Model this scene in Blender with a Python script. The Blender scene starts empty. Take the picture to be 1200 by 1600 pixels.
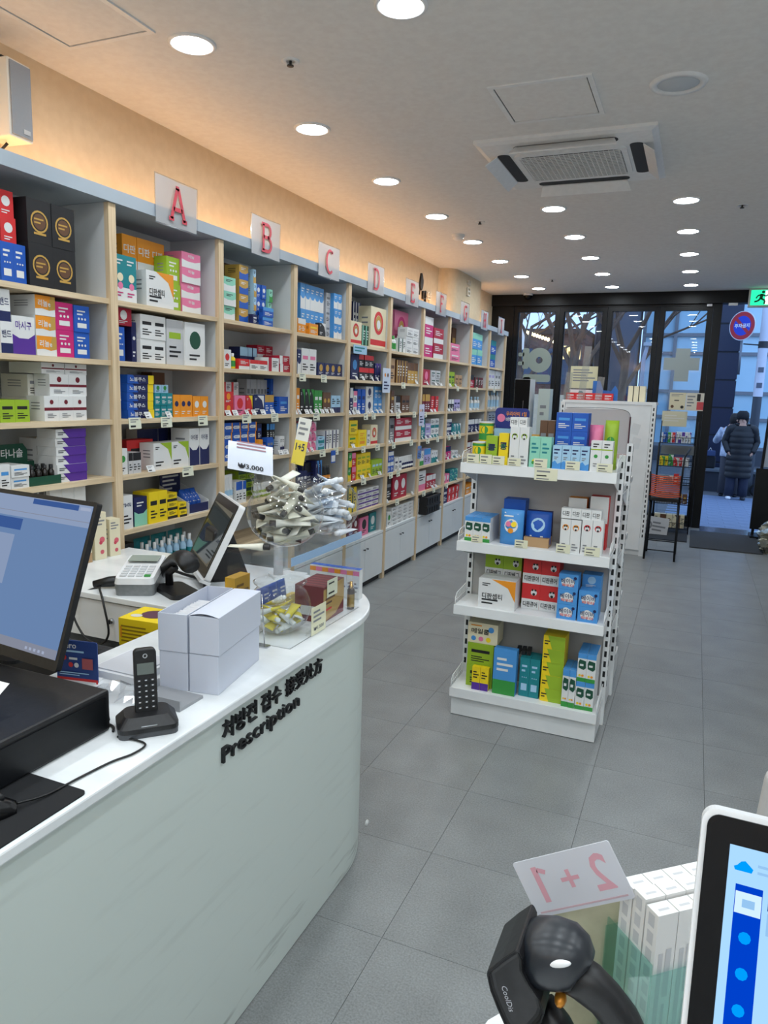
import bpy, math, random
from mathutils import Vector, Matrix, Euler
R2 = math.radians
SC = bpy.context.scene
COL = SC.collection
# ------------------------------------------------------------------ camera
cam_d = bpy.data.cameras.new('camera')
cam = bpy.data.objects.new('camera', cam_d)
COL.objects.link(cam)
SC.camera = cam
cam_d.sensor_fit = 'VERTICAL'; cam_d.sensor_height = 24.0; cam_d.sensor_width = 18.0
cam_d.lens = 24.0 * 1137.44 / 1600.0
cam_d.clip_start = 0.02; cam_d.clip_end = 200
YAW, PITCH, ROLL, EYE = R2(22.7586), R2(-9.4891), R2(1.8519), 1.62
_f = Vector((-math.sin(YAW)*math.cos(PITCH), math.cos(YAW)*math.cos(PITCH), math.sin(PITCH)))
_r = Vector((math.cos(YAW), math.sin(YAW), 0)); _u = _r.cross(_f)
_rr = math.cos(ROLL)*_r + math.sin(ROLL)*_u; _uu = -math.sin(ROLL)*_r + math.cos(ROLL)*_u
cam.matrix_world = Matrix(((_rr.x,_uu.x,-_f.x,0),(_rr.y,_uu.y,-_f.y,0),(_rr.z,_uu.z,-_f.z,EYE),(0,0,0,1)))
# ------------------------------------------------------------------ world, exposure
w = bpy.data.worlds.new('dusk_sky'); SC.world = w; w.use_nodes = True
_bg = w.node_tree.nodes['Background']
_bg.inputs[0].default_value = (0.34, 0.53, 0.90, 1); _bg.inputs[1].default_value = 2.0
SC.view_settings.view_transform = 'Standard'; SC.view_settings.look = 'None'
SC.view_settings.exposure = 0.2; SC.view_settings.gamma = 1.0; SC.view_settings.use_curve_mapping = False
SC.cycles.transparent_max_bounces = 32
SC.cycles.use_denoising = True
SC.cycles.sample_clamp_indirect = 6.0
LAMP_STRENGTH = 80.0      # ceiling downlights
COVE_STRENGTH = 23.0      # warm strip behind the top board of the shelving
# ------------------------------------------------------------------ materials
def lin(c):
    return tuple(((x/255)/12.92 if x/255 <= .04045 else ((x/255+.055)/1.055)**2.4) for x in c)
PAL = dict(white=(222,223,222), ivory=(214,211,200), cream=(228,218,186), lightgrey=(196,197,199), grey=(128,130,134), black=(24,24,27),
    navy=(24,33,84), blue=(24,84,178), skyblue=(72,146,212), lightblue=(164,202,228), teal=(20,128,136), mint=(140,206,182), green=(52,146,62),
    lime=(150,182,40), darkgreen=(18,74,54), yellow=(238,208,24), orange=(232,146,32), red=(206,42,44), crimson=(168,24,52), maroon=(112,24,40),
    pink=(226,120,158), magenta=(196,32,112), purple=(84,44,146), brown=(98,66,44), kraft=(178,144,104), gold=(190,150,70), lavender=(178,168,214))
_MC = {}
def P(col, rough=.5, metal=0.0, spec=.5, emit=0.0):
    """plain painted / printed surface"""
    if isinstance(col, str): col = PAL[col]
    k = (col, rough, metal, spec, emit)
    if k in _MC: return _MC[k]
    m = bpy.data.materials.new('paint_%d_%d_%d' % col); m.use_nodes = True
    b = m.node_tree.nodes['Principled BSDF']; c = lin(col)
    b.inputs['Base Color'].default_value = (*c, 1); b.inputs['Roughness'].default_value = rough
    b.inputs['Metallic'].default_value = metal; b.inputs['Specular IOR Level'].default_value = spec
    if emit:
        b.inputs['Emission Color'].default_value = (*c, 1); b.inputs['Emission Strength'].default_value = emit
    _MC[k] = m
    return m
def nodes_mat(name):
    m = bpy.data.materials.new(name); m.use_nodes = True
    return m, m.node_tree, m.node_tree.nodes['Principled BSDF']
def noisy(name, c1, c2, scale=(8,8,8), detail=6, rough=.5, bump=0.0, lo=.35, hi=.65, rough2=None, spec=.5, bscale=None):
    m, t, b = nodes_mat(name)
    tc = t.nodes.new('ShaderNodeTexCoord'); mp = t.nodes.new('ShaderNodeMapping'); mp.inputs['Scale'].default_value = scale
    n = t.nodes.new('ShaderNodeTexNoise'); n.inputs['Scale'].default_value = 1; n.inputs['Detail'].default_value = detail
    cr = t.nodes.new('ShaderNodeValToRGB'); cr.color_ramp.elements[0].position = lo; cr.color_ramp.elements[1].position = hi
    cr.color_ramp.elements[0].color = (*lin(c1),1); cr.color_ramp.elements[1].color = (*lin(c2),1)
    t.links.new(tc.outputs['Object'], mp.inputs[0]); t.links.new(mp.outputs[0], n.inputs['Vector'])
    t.links.new(n.outputs[0], cr.inputs[0]); t.links.new(cr.outputs[0], b.inputs['Base Color'])
    b.inputs['Roughness'].default_value = rough; b.inputs['Specular IOR Level'].default_value = spec
    if bump:
        bp = t.nodes.new('ShaderNodeBump'); bp.inputs['Strength'].default_value = bump; bp.inputs['Distance'].default_value = .002
        t.links.new(n.outputs[0], bp.inputs['Height']); t.links.new(bp.outputs[0], b.inputs['Normal'])
    return m
def emitter(name, col, strength):
    m = bpy.data.materials.new(name); m.use_nodes = True; t = m.node_tree
    t.nodes.remove(t.nodes['Principled BSDF']); e = t.nodes.new('ShaderNodeEmission')
    e.inputs[0].default_value = (*col, 1); e.inputs[1].default_value = strength
    t.links.new(e.outputs[0], t.nodes['Material Output'].inputs[0]); return m
def clear(name, tint=(1,1,1), ior=1.45, rough=.02, base=.0, gain=1.0):
    """thin clear sheet: transparent, with a Fresnel mirror on top"""
    m = bpy.data.materials.new(name); m.use_nodes = True; t = m.node_tree
    t.nodes.remove(t.nodes['Principled BSDF'])
    tr = t.nodes.new('ShaderNodeBsdfTransparent'); tr.inputs[0].default_value = (*tint,1)
    gl = t.nodes.new('ShaderNodeBsdfGlossy'); gl.inputs['Roughness'].default_value = rough; gl.inputs[0].default_value = (1,1,1,1)
    lw = t.nodes.new('ShaderNodeLayerWeight'); lw.inputs[0].default_value = .5
    fr = t.nodes.new('ShaderNodeMath'); fr.operation = 'POWER'; fr.inputs[1].default_value = 4.5
    t.links.new(lw.outputs['Facing'], fr.inputs[0])
    f0 = ((ior-1)/(ior+1))**2
    mu = t.nodes.new('ShaderNodeMath'); mu.operation = 'MULTIPLY_ADD'; mu.inputs[1].default_value = .9*gain; mu.inputs[2].default_value = base+f0; mu.use_clamp = True
    mx = t.nodes.new('ShaderNodeMixShader')
    t.links.new(fr.outputs[0], mu.inputs[0]); t.links.new(mu.outputs[0], mx.inputs[0])
    t.links.new(tr.outputs[0], mx.inputs[1]); t.links.new(gl.outputs[0], mx.inputs[2])
    t.links.new(mx.outputs[0], t.nodes['Material Output'].inputs[0]); return m
M = {}
M['ceiling'] = noisy('ceiling_paint', (226,224,222), (232,231,229), (30,30,30), rough=.85, bump=.05)
M['wall'] = noisy('wall_paint', (212,192,160), (218,199,168), (20,20,20), rough=.8, bump=.06)
M['laminate'] = noisy('white_laminate', (222,224,225), (230,231,231), (4,4,4), rough=.45)
M['cabinet'] = noisy('cabinet_white', (216,221,223), (224,228,229), (4,4,4), rough=.4)
M['wood'] = noisy('pine_edge', (200,174,138), (226,204,170), (60,60,3.0), detail=4, rough=.55, bump=.05)
M['woodh'] = noisy('pine_board', (200,176,142), (226,206,172), (60,3.0,60), detail=4, rough=.55, bump=.05)
M['shelf_white'] = noisy('shelf_panel', (198,202,204), (206,209,211), (4,4,4), rough=.5)
M['top_board'] = noisy('pale_blue_grey_board', (160,171,181), (167,178,188), (4,4,4), rough=.5)
M['black_metal'] = noisy('black_frame', (10,12,15), (15,17,21), (9,9,9), rough=.42, spec=.3)
M['black_plastic'] = noisy('black_plastic', (16,16,18), (24,24,27), (120,120,120), rough=.42, bump=.08)
M['black_gloss'] = P((8,8,10), .25, 0.0, .25)
M['gond'] = noisy('white_powder_coat', (226,228,228), (233,235,235), (6,6,6), rough=.35)
M['gondgrey'] = noisy('grey_panel', (176,174,174), (188,186,185), (5,5,5), rough=.5)
M['marble'] = noisy('white_marble', (214,218,220), (236,239,240), (3.2,7,3), detail=10, rough=.22, lo=.3, hi=.6)
M['glass'] = clear('window_glass', (.94,.97,.98), 1.5, .0)
M['acrylic'] = clear('clear_acrylic', (.975,.985,.99), 1.45, .01, -.012, .5)
M['acrylic_edge'] = clear('acrylic_edge', (.62,.80,.92), 1.45, .1, .18)
M['bowl'] = clear('clear_plastic_bowl', (.94,.95,.95), 1.45, .05, .025, 1.0)
M['film'] = clear('laminate_film', (.90,.92,.95), 1.45, .12, .05, 1.2)
M['steel'] = P((190,192,196), .25, 1.0)
M['white_plastic'] = noisy('white_plastic', (228,229,230), (234,235,236), (30,30,30), rough=.35)
M['grey_plastic'] = noisy('grey_plastic', (120,124,126), (132,136,138), (60,60,60), rough=.4)
def make_floor_mat():
    m, t, b = nodes_mat('grey_vinyl_tile')
    tc = t.nodes.new('ShaderNodeTexCoord'); oi = t.nodes.new('ShaderNodeObjectInfo')
    ad = t.nodes.new('ShaderNodeVectorMath'); ad.operation = 'ADD'
    sc = t.nodes.new('ShaderNodeVectorMath'); sc.operation = 'SCALE'; sc.inputs['Scale'].default_value = 37
    t.links.new(oi.outputs['Location'], sc.inputs[0]); t.links.new(tc.outputs['Object'], ad.inputs[0]); t.links.new(sc.outputs[0], ad.inputs[1])
    n1 = t.nodes.new('ShaderNodeTexNoise'); n1.inputs['Scale'].default_value = 5; n1.inputs['Detail'].default_value = 5
    n2 = t.nodes.new('ShaderNodeTexNoise'); n2.inputs['Scale'].default_value = 170; n2.inputs['Detail'].default_value = 3
    t.links.new(ad.outputs[0], n1.inputs['Vector']); t.links.new(ad.outputs[0], n2.inputs['Vector'])
    mx = t.nodes.new('ShaderNodeMath'); mx.operation = 'MULTIPLY_ADD'; mx.inputs[1].default_value = .68
    ml = t.nodes.new('ShaderNodeMath'); ml.operation = 'MULTIPLY'; ml.inputs[1].default_value = .32
    t.links.new(n1.outputs[0], ml.inputs[0]); t.links.new(n2.outputs[0], mx.inputs[0]); t.links.new(ml.outputs[0], mx.inputs[2])
    cr = t.nodes.new('ShaderNodeValToRGB'); e = cr.color_ramp.elements
    e[0].position = .34; e[1].position = .66; e[0].color = (*lin((120,122,122)),1); e[1].color = (*lin((150,153,153)),1)
    t.links.new(mx.outputs[0], cr.inputs[0]); t.links.new(cr.outputs[0], b.inputs['Base Color'])
    b.inputs['Roughness'].default_value = .38; b.inputs['Specular IOR Level'].default_value = .4
    bp = t.nodes.new('ShaderNodeBump'); bp.inputs['Strength'].default_value = .25; bp.inputs['Distance'].default_value = .0006
    t.links.new(n2.outputs[0], bp.inputs['Height']); t.links.new(bp.outputs[0], b.inputs['Normal'])
    return m
M['tile'] = make_floor_mat()
def make_panel_mat():
    """pale counter panel with scuffs and dirt near its foot"""
    m, t, b = nodes_mat('scuffed_counter_panel')
    tc = t.nodes.new('ShaderNodeTexCoord'); mp = t.nodes.new('ShaderNodeMapping')
    mp.inputs['Rotation'].default_value = (R2(35),0,0); mp.inputs['Scale'].default_value = (10,3.0,26)
    n = t.nodes.new('ShaderNodeTexNoise'); n.inputs['Scale'].default_value = 1.3; n.inputs['Detail'].default_value = 7
    t.links.new(tc.outputs['Object'], mp.inputs[0]); t.links.new(mp.outputs[0], n.inputs['Vector'])
    cr = t.nodes.new('ShaderNodeValToRGB'); e = cr.color_ramp.elements; e[0].position = .57; e[1].position = .76
    e[0].color = (0,0,0,1); e[1].color = (1,1,1,1)
    sp = t.nodes.new('ShaderNodeSeparateXYZ'); t.links.new(tc.outputs['Object'], sp.inputs[0])
    mr = t.nodes.new('ShaderNodeMapRange'); mr.inputs['From Min'].default_value = .0; mr.inputs['From Max'].default_value = .22
    mr.inputs['To Min'].default_value = 1; mr.inputs['To Max'].default_value = .12
    t.links.new(sp.outputs[2], mr.inputs[0]); t.links.new(n.outputs[0], cr.inputs[0])
    mu = t.nodes.new('ShaderNodeMath'); mu.operation = 'MULTIPLY'; t.links.new(cr.outputs[0], mu.inputs[0]); t.links.new(mr.outputs[0], mu.inputs[1])
    mx = t.nodes.new('ShaderNodeMix'); mx.data_type = 'RGBA'
    mx.inputs['A'].default_value = (*lin((204,213,208)),1); mx.inputs['B'].default_value = (*lin((112,116,112)),1)
    t.links.new(mu.outputs[0], mx.inputs['Factor']); t.links.new(mx.outputs['Result'], b.inputs['Base Color'])
    b.inputs['Roughness'].default_value = .42
    return m
M['panel'] = make_panel_mat()
# ------------------------------------------------------------------ mesh builder
class MB:
    def __init__(s): s.v=[]; s.f=[]; s.m=[]; s.s=[]
    def add(s, vs, fs, m=0, sm=False):
        o=len(s.v); s.v += [tuple(v) for v in vs]; s.f += [tuple(i+o for i in f) for f in fs]; s.m += [m]*len(fs); s.s += [sm]*len(fs); return s
    def box(s, x0,x1,y0,y1,z0,z1, m=0):
        v=[(x0,y0,z0),(x1,y0,z0),(x1,y1,z0),(x0,y1,z0),(x0,y0,z1),(x1,y0,z1),(x1,y1,z1),(x0,y1,z1)]
        return s.add(v, [(0,3,2,1),(4,5,6,7),(0,1,5,4),(1,2,6,5),(2,3,7,6),(3,0,4,7)], m)
    def hexa(s, v, m=0): return s.add(v, [(0,3,2,1),(4,5,6,7),(0,1,5,4),(1,2,6,5),(2,3,7,6),(3,0,4,7)], m)
    def poly(s, pts, m=0): return s.add(pts, [tuple(range(len(pts)))], m)
    def prism(s, pts, z0, z1, m=0, mat=None, sm=False):
        """pts: 2-D outline, counter-clockwise; mat maps (x,y,z) to place"""
        n=len(pts); v=[(x,y,z0) for x,y in pts]+[(x,y,z1) for x,y in pts]
        if mat is not None: v=[tuple(mat @ Vector(p)) for p in v]
        s.add(v, [tuple(range(n-1,-1,-1)), tuple(range(n,2*n))], m)
        o=len(s.v)-2*n
        s.f += [(o+i, o+(i+1)%n, o+n+(i+1)%n, o+n+i) for i in range(n)]; s.m += [m]*n; s.s += [sm]*n
        return s
    def lathe(s, prof, c=(0,0,0), seg=24, m=0, mat=None, sm=True, sx=1, sy=1):
        v=[]; n=len(prof)
        for i in range(seg):
            a=2*math.pi*i/seg
            for r,z in prof: v.append((c[0]+sx*r*math.cos(a), c[1]+sy*r*math.sin(a), c[2]+z))
        if mat is not None: v=[tuple(mat @ Vector(p)) for p in v]
        f=[]
        for i in range(seg):
            j=(i+1)%seg
            for k in range(n-1): f.append((i*n+k, j*n+k, j*n+k+1, i*n+k+1))
        return s.add(v,f,m,sm)
    def cyl(s, c, r, z0, z1, seg=20, m=0, mat=None): return s.lathe([(0.0001,z0),(r,z0),(r,z1),(.0001,z1)], c, seg, m, mat, False)
    def ell(s, c, rx, ry, rz, seg=16, rings=10, m=0, mat=None):
        prof=[(max(1e-4,math.sin(math.pi*k/rings)), -math.cos(math.pi*k/rings)) for k in range(rings+1)]
        v=[]
        n=len(prof)
        for i in range(seg):
            a=2*math.pi*i/seg
            for r,z in prof: v.append((c[0]+rx*r*math.cos(a), c[1]+ry*r*math.sin(a), c[2]+rz*z))
        if mat is not None: v=[tuple(mat @ Vector(p)) for p in v]
        f=[]
        for i in range(seg):
            j=(i+1)%seg
            for k in range(n-1): f.append((i*n+k, j*n+k, j*n+k+1, i*n+k+1))
        return s.add(v,f,m,True)
    def tube(s, pts, r, seg=8, m=0, caps=True):
        pts=[Vector(p) for p in pts]; n=len(pts); rs = r if isinstance(r,(list,tuple)) else [r]*n
        v=[]; up=None
        for i,p in enumerate(pts):
            d=(pts[min(i+1,n-1)]-pts[max(i-1,0)]).normalized()
            if up is None:
                up = Vector((0,0,1)) if abs(d.z)<.9 else Vector((1,0,0))
            a=d.cross(up).normalized(); b=a.cross(d).normalized(); up=b
            for k in range(seg):
                t=2*math.pi*k/seg; v.append(tuple(p+rs[i]*(math.cos(t)*a+math.sin(t)*b)))
        f=[(i*seg+k, i*seg+(k+1)%seg, (i+1)*seg+(k+1)%seg, (i+1)*seg+k) for i in range(n-1) for k in range(seg)]
        if caps: f += [tuple(range(seg-1,-1,-1)), tuple(range((n-1)*seg, n*seg))]
        return s.add(v,f,m,True)
    def mesh(s, name, mats):
        me=bpy.data.meshes.new(name); me.from_pydata(s.v,[],s.f); 
        for x in mats: me.materials.append(M[x] if isinstance(x,str) and x in M else (P(x) if isinstance(x,(str,tuple)) else x))
        me.polygons.foreach_set('material_index', s.m); me.polygons.foreach_set('use_smooth', s.s); me.update(); return me
    def build(s, name, mats, parent=None, loc=(0,0,0), rot=(0,0,0), bevel=0, seg=2, **tags):
        if not isinstance(mats,(list,)): mats=[mats]
        o=bpy.data.objects.new(name, s.mesh(name, mats)); return place(o, parent, loc, rot, bevel, seg, **tags)
def place(o, parent=None, loc=(0,0,0), rot=(0,0,0), bevel=0, seg=2, **tags):
    COL.objects.link(o); o.location=loc; o.rotation_euler=rot
    if parent is not None: o.parent=parent
    if bevel:
        b=o.modifiers.new('bevel','BEVEL'); b.width=bevel; b.segments=seg; b.limit_method='ANGLE'; b.angle_limit=R2(40)
    for k,val in tags.items():
        if val is not None: o[{'cat':'category'}.get(k,k)]=val
    return o
def inst(name, me, parent=None, loc=(0,0,0), rot=(0,0,0), **tags):
    return place(bpy.data.objects.new(name, me), parent, loc, rot, **tags)
def thing(name, label, cat, loc=(0,0,0), rz=0, group=None):
    o=bpy.data.objects.new(name, None); o.empty_display_size=.05
    return place(o, None, loc, (0,0,rz), label=label, cat=cat, group=group)
_TC={}
def text2d(txt, bold=0.0):
    """outline lettering as flat faces; returns verts, faces, bounds"""
    k=(txt,bold)
    if k in _TC: return _TC[k]
    cu=bpy.data.curves.new('lettering','FONT'); cu.body=txt; cu.size=1; cu.resolution_u=2; cu.offset=bold
    ob=bpy.data.objects.new('lettering',cu); me=bpy.data.meshes.new_from_object(ob)
    v=[(p.co.x,p.co.y) for p in me.vertices]; f=[tuple(p.vertices) for p in me.polygons]
    bpy.data.objects.remove(ob); bpy.data.curves.remove(cu); bpy.data.meshes.remove(me)
    xs=[a for a,b in v] or [0]; ys=[b for a,b in v] or [0]
    _TC[k]=(v,f,(min(xs),max(xs),min(ys),max(ys))); return _TC[k]
def text_solid(txt, size, depth, bold=.0):
    cu=bpy.data.curves.new('lettering','FONT'); cu.body=txt; cu.size=size; cu.resolution_u=4; cu.offset=bold; cu.extrude=depth/2
    ob=bpy.data.objects.new('lettering',cu); me=bpy.data.meshes.new_from_object(ob)
    bpy.data.objects.remove(ob); bpy.data.curves.remove(cu); return me
def put_text(mb, txt, mat, w, h, m=0, bold=0.0, fit='both'):
    """flat text centred in a w x h field of the local x/y plane of mat"""
    v,f,(x0,x1,y0,y1)=text2d(txt,bold)
    if not f: return
    sx=w/max(1e-6,x1-x0); sy=h/max(1e-6,y1-y0)
    if fit=='keep': sx=sy=min(sx,sy)
    cx,cy=(x0+x1)/2,(y0+y1)/2
    mb.add([tuple(mat @ Vector(((a-cx)*sx,(b-cy)*sy,0))) for a,b in v], f, m)
def rrect(x0,x1,y0,y1,r,n=5):
    pts=[]
    for cx,cy,a0 in ((x1-r,y0+r,-90),(x1-r,y1-r,0),(x0+r,y1-r,90),(x0+r,y0+r,180)):
        for k in range(n+1):
            a=R2(a0+90*k/n); pts.append((cx+r*math.cos(a),cy+r*math.sin(a)))
    return pts
ORD=['first','second','third','fourth','fifth','sixth','seventh','eighth','ninth','tenth','eleventh','twelfth','thirteenth']
rnd=random.Random(7)
# ------------------------------------------------------------------ the room
CEIL=2.948; XW=-2.71; XR=2.2; YB=-3.3; YF=10.1
def struct(mb, name, mats, label=None, **k): return mb.build(name, mats, kind='structure', label=label, **k)
fl=struct(MB().box(XW-.1,XR+.1,YB-.1,YF+.05,-.12,-.004).box(XW,XR,YB,.457,-.004,0,1).box(1.082,XR,.457,YF,-.004,0,1), 'floor', [P((70,71,72),.8),'tile'], 'grey vinyl tile floor of the shop')
tb=MB().box(-.2243,.2243,-.2243,.2243,-.004,0); tmesh=tb.mesh('tile',['tile'])
for i in range(8):
    for j in range(22):
        x=.18+.45*(i-6)+.225; y=.457+.45*j+.225
        if y<YF-.2: inst('tile', tmesh, fl, (x,y,0))
        else:
            inst('tile', tmesh, fl, (x,YF-.23,-.0005))
struct(MB().box(XW-.1,XR+.1,YB-.1,YF+.15,CEIL,CEIL+.12), 'ceiling', ['ceiling'], 'plain white ceiling with recessed lights')
struct(MB().box(XW-.1,XW,YB-.1,YF+.15,-.1,CEIL+.1), 'wall_left', ['wall'], 'pale wall behind the long shelving')
struct(MB().box(XR,XR+.1,YB-.1,YF+.15,-.1,CEIL+.1), 'wall_right', ['laminate'], 'pale side wall out of the frame')
struct(MB().box(XW-.1,XR+.1,YB-.1,YB,-.1,CEIL+.1), 'wall_back', ['laminate'], 'pale wall behind the camera')
# boxed column with a rounded corner above the shelving
cp=[(XW,7.78)]+[(XW+.02+.15*math.sin(R2(a)), 7.80+.15-.15*math.cos(R2(a))) for a in range(0,91,15)]+[(-2.54,8.87),(XW,8.87)]
struct(MB().prism(cp,2.40,CEIL), 'column', ['wall'], 'rounded wall column above the far shelves')
# --- glazed shop front
fr=MB()
fr.box(XW-.02,XR,YF-.07,YF+.12,2.80,CEIL)            # header
fr.box(XW,-2.405,YF-.03,YF+.1,0,2.80)                # left pier
fr.box(-2.405,.177,YF-.02,YF+.09,2.775,2.80)
fr.box(.077,.177,YF-.03,YF+.1,0,2.80)                # door post
fr.box(1.0,XR,YF-.03,YF+.1,0,2.80)
struct(fr,'wall_front',['black_metal'],'black metal shop front with tall glazing')
WX=[(-2.35,-1.843),(-1.733,-1.232),(-1.12,-.595),(-.483,.022)]
for i,(a,b) in enumerate(WX):
    s=MB(); s.box(a-.054,a,YF-.01,YF+.07,.0,2.775).box(b,b+.054,YF-.01,YF+.07,.0,2.775).box(a,b,YF-.01,YF+.07,2.722,2.775).box(a,b,YF-.01,YF+.07,0,.14)
    s.box(a-.004,a+.012,YF+.015,YF+.05,.14,2.722).box(b-.012,b+.004,YF+.015,YF+.05,.14,2.722)
    wo=s.build('window_%d'%(i+1),['black_metal'],kind='structure',label='tall fixed pane in a black frame, %s from the left'%ORD[i])
    MB().box(a,b,YF+.03,YF+.036,.14,2.722).build('pane',['glass'],wo)
    if i in (0,3):
        d=MB()
        if i==0:   # the mirrored lettering of the shop name, seen from inside
            T=lambda x,z:(x,YF+.024,z)
            def ring(cx,cz,ro,ri,n=28):
                for k in range(n):
                    t0,t1=2*math.pi*k/n,2*math.pi*(k+1)/n
                    d.poly([T(cx+ri*math.cos(t0),cz+ri*math.sin(t0)),T(cx+ro*math.cos(t0),cz+ro*math.sin(t0)),T(cx+ro*math.cos(t1),cz+ro*math.sin(t1)),T(cx+ri*math.cos(t1),cz+ri*math.sin(t1))])
            ring(-2.03,2.09,.165,.045)
            def blk(x0,x1,z0,z1): d.prism(rrect(x0,x1,z0,z1,min(.03,(x1-x0)/3,(z1-z0)/3)),YF+.022,YF+.024,0,Matrix(((1,0,0,0),(0,0,1,0),(0,1,0,0),(0,0,0,1))))
            blk(-2.26,-2.17,1.97,2.25); blk(-2.32,-2.24,2.14,2.19); blk(-2.32,-2.24,2.02,2.07); blk(-2.24,-1.87,1.80,1.90); blk(-2.24,-2.13,1.66,1.86)
            d.build('window_lettering',[P((150,162,154),.6)],wo,label='pale mirrored lettering stuck on the glass')
        else:
            d.box(-.305,-.135,YF+.022,YF+.024,1.85,2.26).box(-.44,-.305,YF+.022,YF+.024,1.99,2.145).box(-.135,-.02,YF+.022,YF+.024,1.99,2.145)
            d.build('window_cross',[P((150,160,160),.6)],wo,label='pale pharmacy cross stuck on the glass')
struct(MB().box(.177,1.0,YF-.28,YF+.12,-.02,.008),'trim_1',[P((206,208,212),.16,.9)],'bright metal threshold of the open door')
# rear shelving and cove, seen only mirrored in the window glass
rs=MB().box(-2.2,1.9,YB,YB+.3,0,2.38).box(-2.3,2.0,YB,YB+.33,2.38,2.43); struct(rs,'trim_2',['laminate'],'white shelving along the rear wall')
struct(MB().box(-2.2,1.9,YB+.1,YB+.12,2.431,2.436),'trim_3',[emitter('warm_led_rear',(1,.50,.17),COVE_STRENGTH)],'warm light strip on the rear shelving')
# --- ceiling lights
lamp_on=emitter('downlight_lens',(.87,.95,1.0),LAMP_STRENGTH)
ringm=MB().lathe([(.076,-.002),(.078,-.008),(.090,-.008),(.094,-.004),(.094,0)],seg=36).mesh('trim_ring',['white_plastic'])
lensm=MB().lathe([(.0005,-.004),(.045,-.005),(.076,-.002)],seg=36).mesh('lens',[lamp_on])
LXS=[(-1.971,'the row nearest the shelving'),(-1.08,'the middle row'),(-.194,'the right-hand row'),(.692,''),(1.578,'')]  # last two rows: unseen, added at right to brighten the counter front
nl=0
def lamp(x,y,label,on=True):
    t=thing('ceiling_light',label,'ceiling light',(x,y,CEIL),0,'recessed round ceiling lights')
    inst('trim_ring',ringm,t); inst('lens',lensm,t)
ys0=[2.58+.988*k for k in range(-5,8)]
for k,y in enumerate(ys0):
    for c,(x,nm) in enumerate(LXS):
        if 1<=c<=2 and 2.9<y<5.0: continue          # the air conditioner stands there
        if c>=3 and y>3.3: continue
        vis = [q for q in ys0 if q>2.2 and not (1<=c<=2 and 2.9<q<5.0)]
        if c<3 and y>2.2 and not (c==2 and y<3):
            n=vis.index(y) if c<2 else [q for q in vis if q>3].index(y)
            lab='round lit downlight, %s from the front in %s'%(ORD[n],nm)
        else: lab='round lit downlight above, behind or added right of the camera, out of the frame'
        lamp(x,y,lab)
for x,nm,n in ((-1.971,'the row nearest the shelving',7),(-1.08,'the middle row',5),(-.194,'the right-hand row',5)):
    pass
# unlit round speaker in the ceiling
t=thing('ceiling_speaker','round unlit pale ceiling fitting right of the access hatch','speaker',(-.2,3.56,CEIL))
MB().lathe([(.085,-.002),(.088,-.010),(.112,-.010),(.118,0)],seg=36).build('trim_ring',['white_plastic'],t)
MB().lathe([(.0005,-.016),(.05,-.013),(.085,-.003)],seg=36).build('cover',[P((196,202,208),.5)],t)
# access hatches
def hatch(x0,x1,y0,y1,label):
    t=thing('ceiling_hatch',label,'hatch',((x0+x1)/2,(y0+y1)/2,CEIL)); a=(x1-x0)/2; b=(y1-y0)/2
    f=MB(); w_=.022
    f.box(-a,a,-b,-b+w_,-.006,0).box(-a,a,b-w_,b,-.006,0).box(-a,-a+w_,-b+w_,b-w_,-.006,0).box(a-w_,a,-b+w_,b-w_,-.006,0)
    f.build('frame',['white_plastic'],t)
    MB().box(-a+.027,a-.027,-b+.027,b-.027,-.003,0).build('panel',['ceiling'],t)
    g=MB(); 
    for q in ((-a+w_,-a+.027,-b+w_,b-w_),(a-.027,a-w_,-b+w_,b-w_),(-a+.027,a-.027,-b+w_,-b+.027),(-a+.027,a-.027,b-.027,b-w_)): g.box(*q,-.001,0)
    g.build('gap',[P((60,58,56),.9)],t)
hatch(-.98,-.53,3.345,3.81,'square white access hatch in front of the air conditioner')
hatch(-2.48,-2.045,2.0,2.455,'square ceiling hatch in the warm light by the wall speaker')
# sprinklers, detector, camera
for x,y,lab in ((-1.675,2.84,'small round sprinkler rosette near the nearest ceiling lights'),(-1.698,5.8,'small sprinkler rosette between two ceiling light rows'),(.158,5.78,'small sprinkler rosette at the right of the ceiling'),(-1.68,8.83,'small sprinkler rosette near the shop front')):
    t=thing('sprinkler',lab,'sprinkler',(x,y,CEIL))
    MB().lathe([(.018,-.004),(.032,-.006),(.038,-.002),(.038,0)],seg=20).build('rosette',['white_plastic'],t)
    MB().lathe([(.0005,-.022),(.014,-.022),(.014,-.018),(.006,-.016),(.006,-.002)],seg=14).build('deflector',[P((70,68,66),.4,.6)],t)
t=thing('smoke_detector','white domed smoke detector beside the row nearest the shelving','detector',(-2.01,6.23,CEIL))
MB().lathe([(.055,0),(.055,-.012),(.048,-.02)],seg=24).build('base',['white_plastic'],t)
MB().lathe([(.046,-.02),(.044,-.034),(.03,-.042),(.0005,-.044)],seg=24).build('cap',['white_plastic'],t)
t=thing('security_camera','black dome security camera above the shop front corner','camera',(-2.20,9.95,CEIL))
MB().lathe([(.062,0),(.062,-.02),(.055,-.028)],seg=24).build('base',['white_plastic'],t)
MB().lathe([(.056,-.026),(.05,-.05),(.03,-.075),(.0005,-.084)],seg=24).build('dome',['black_gloss'],t)
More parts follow.
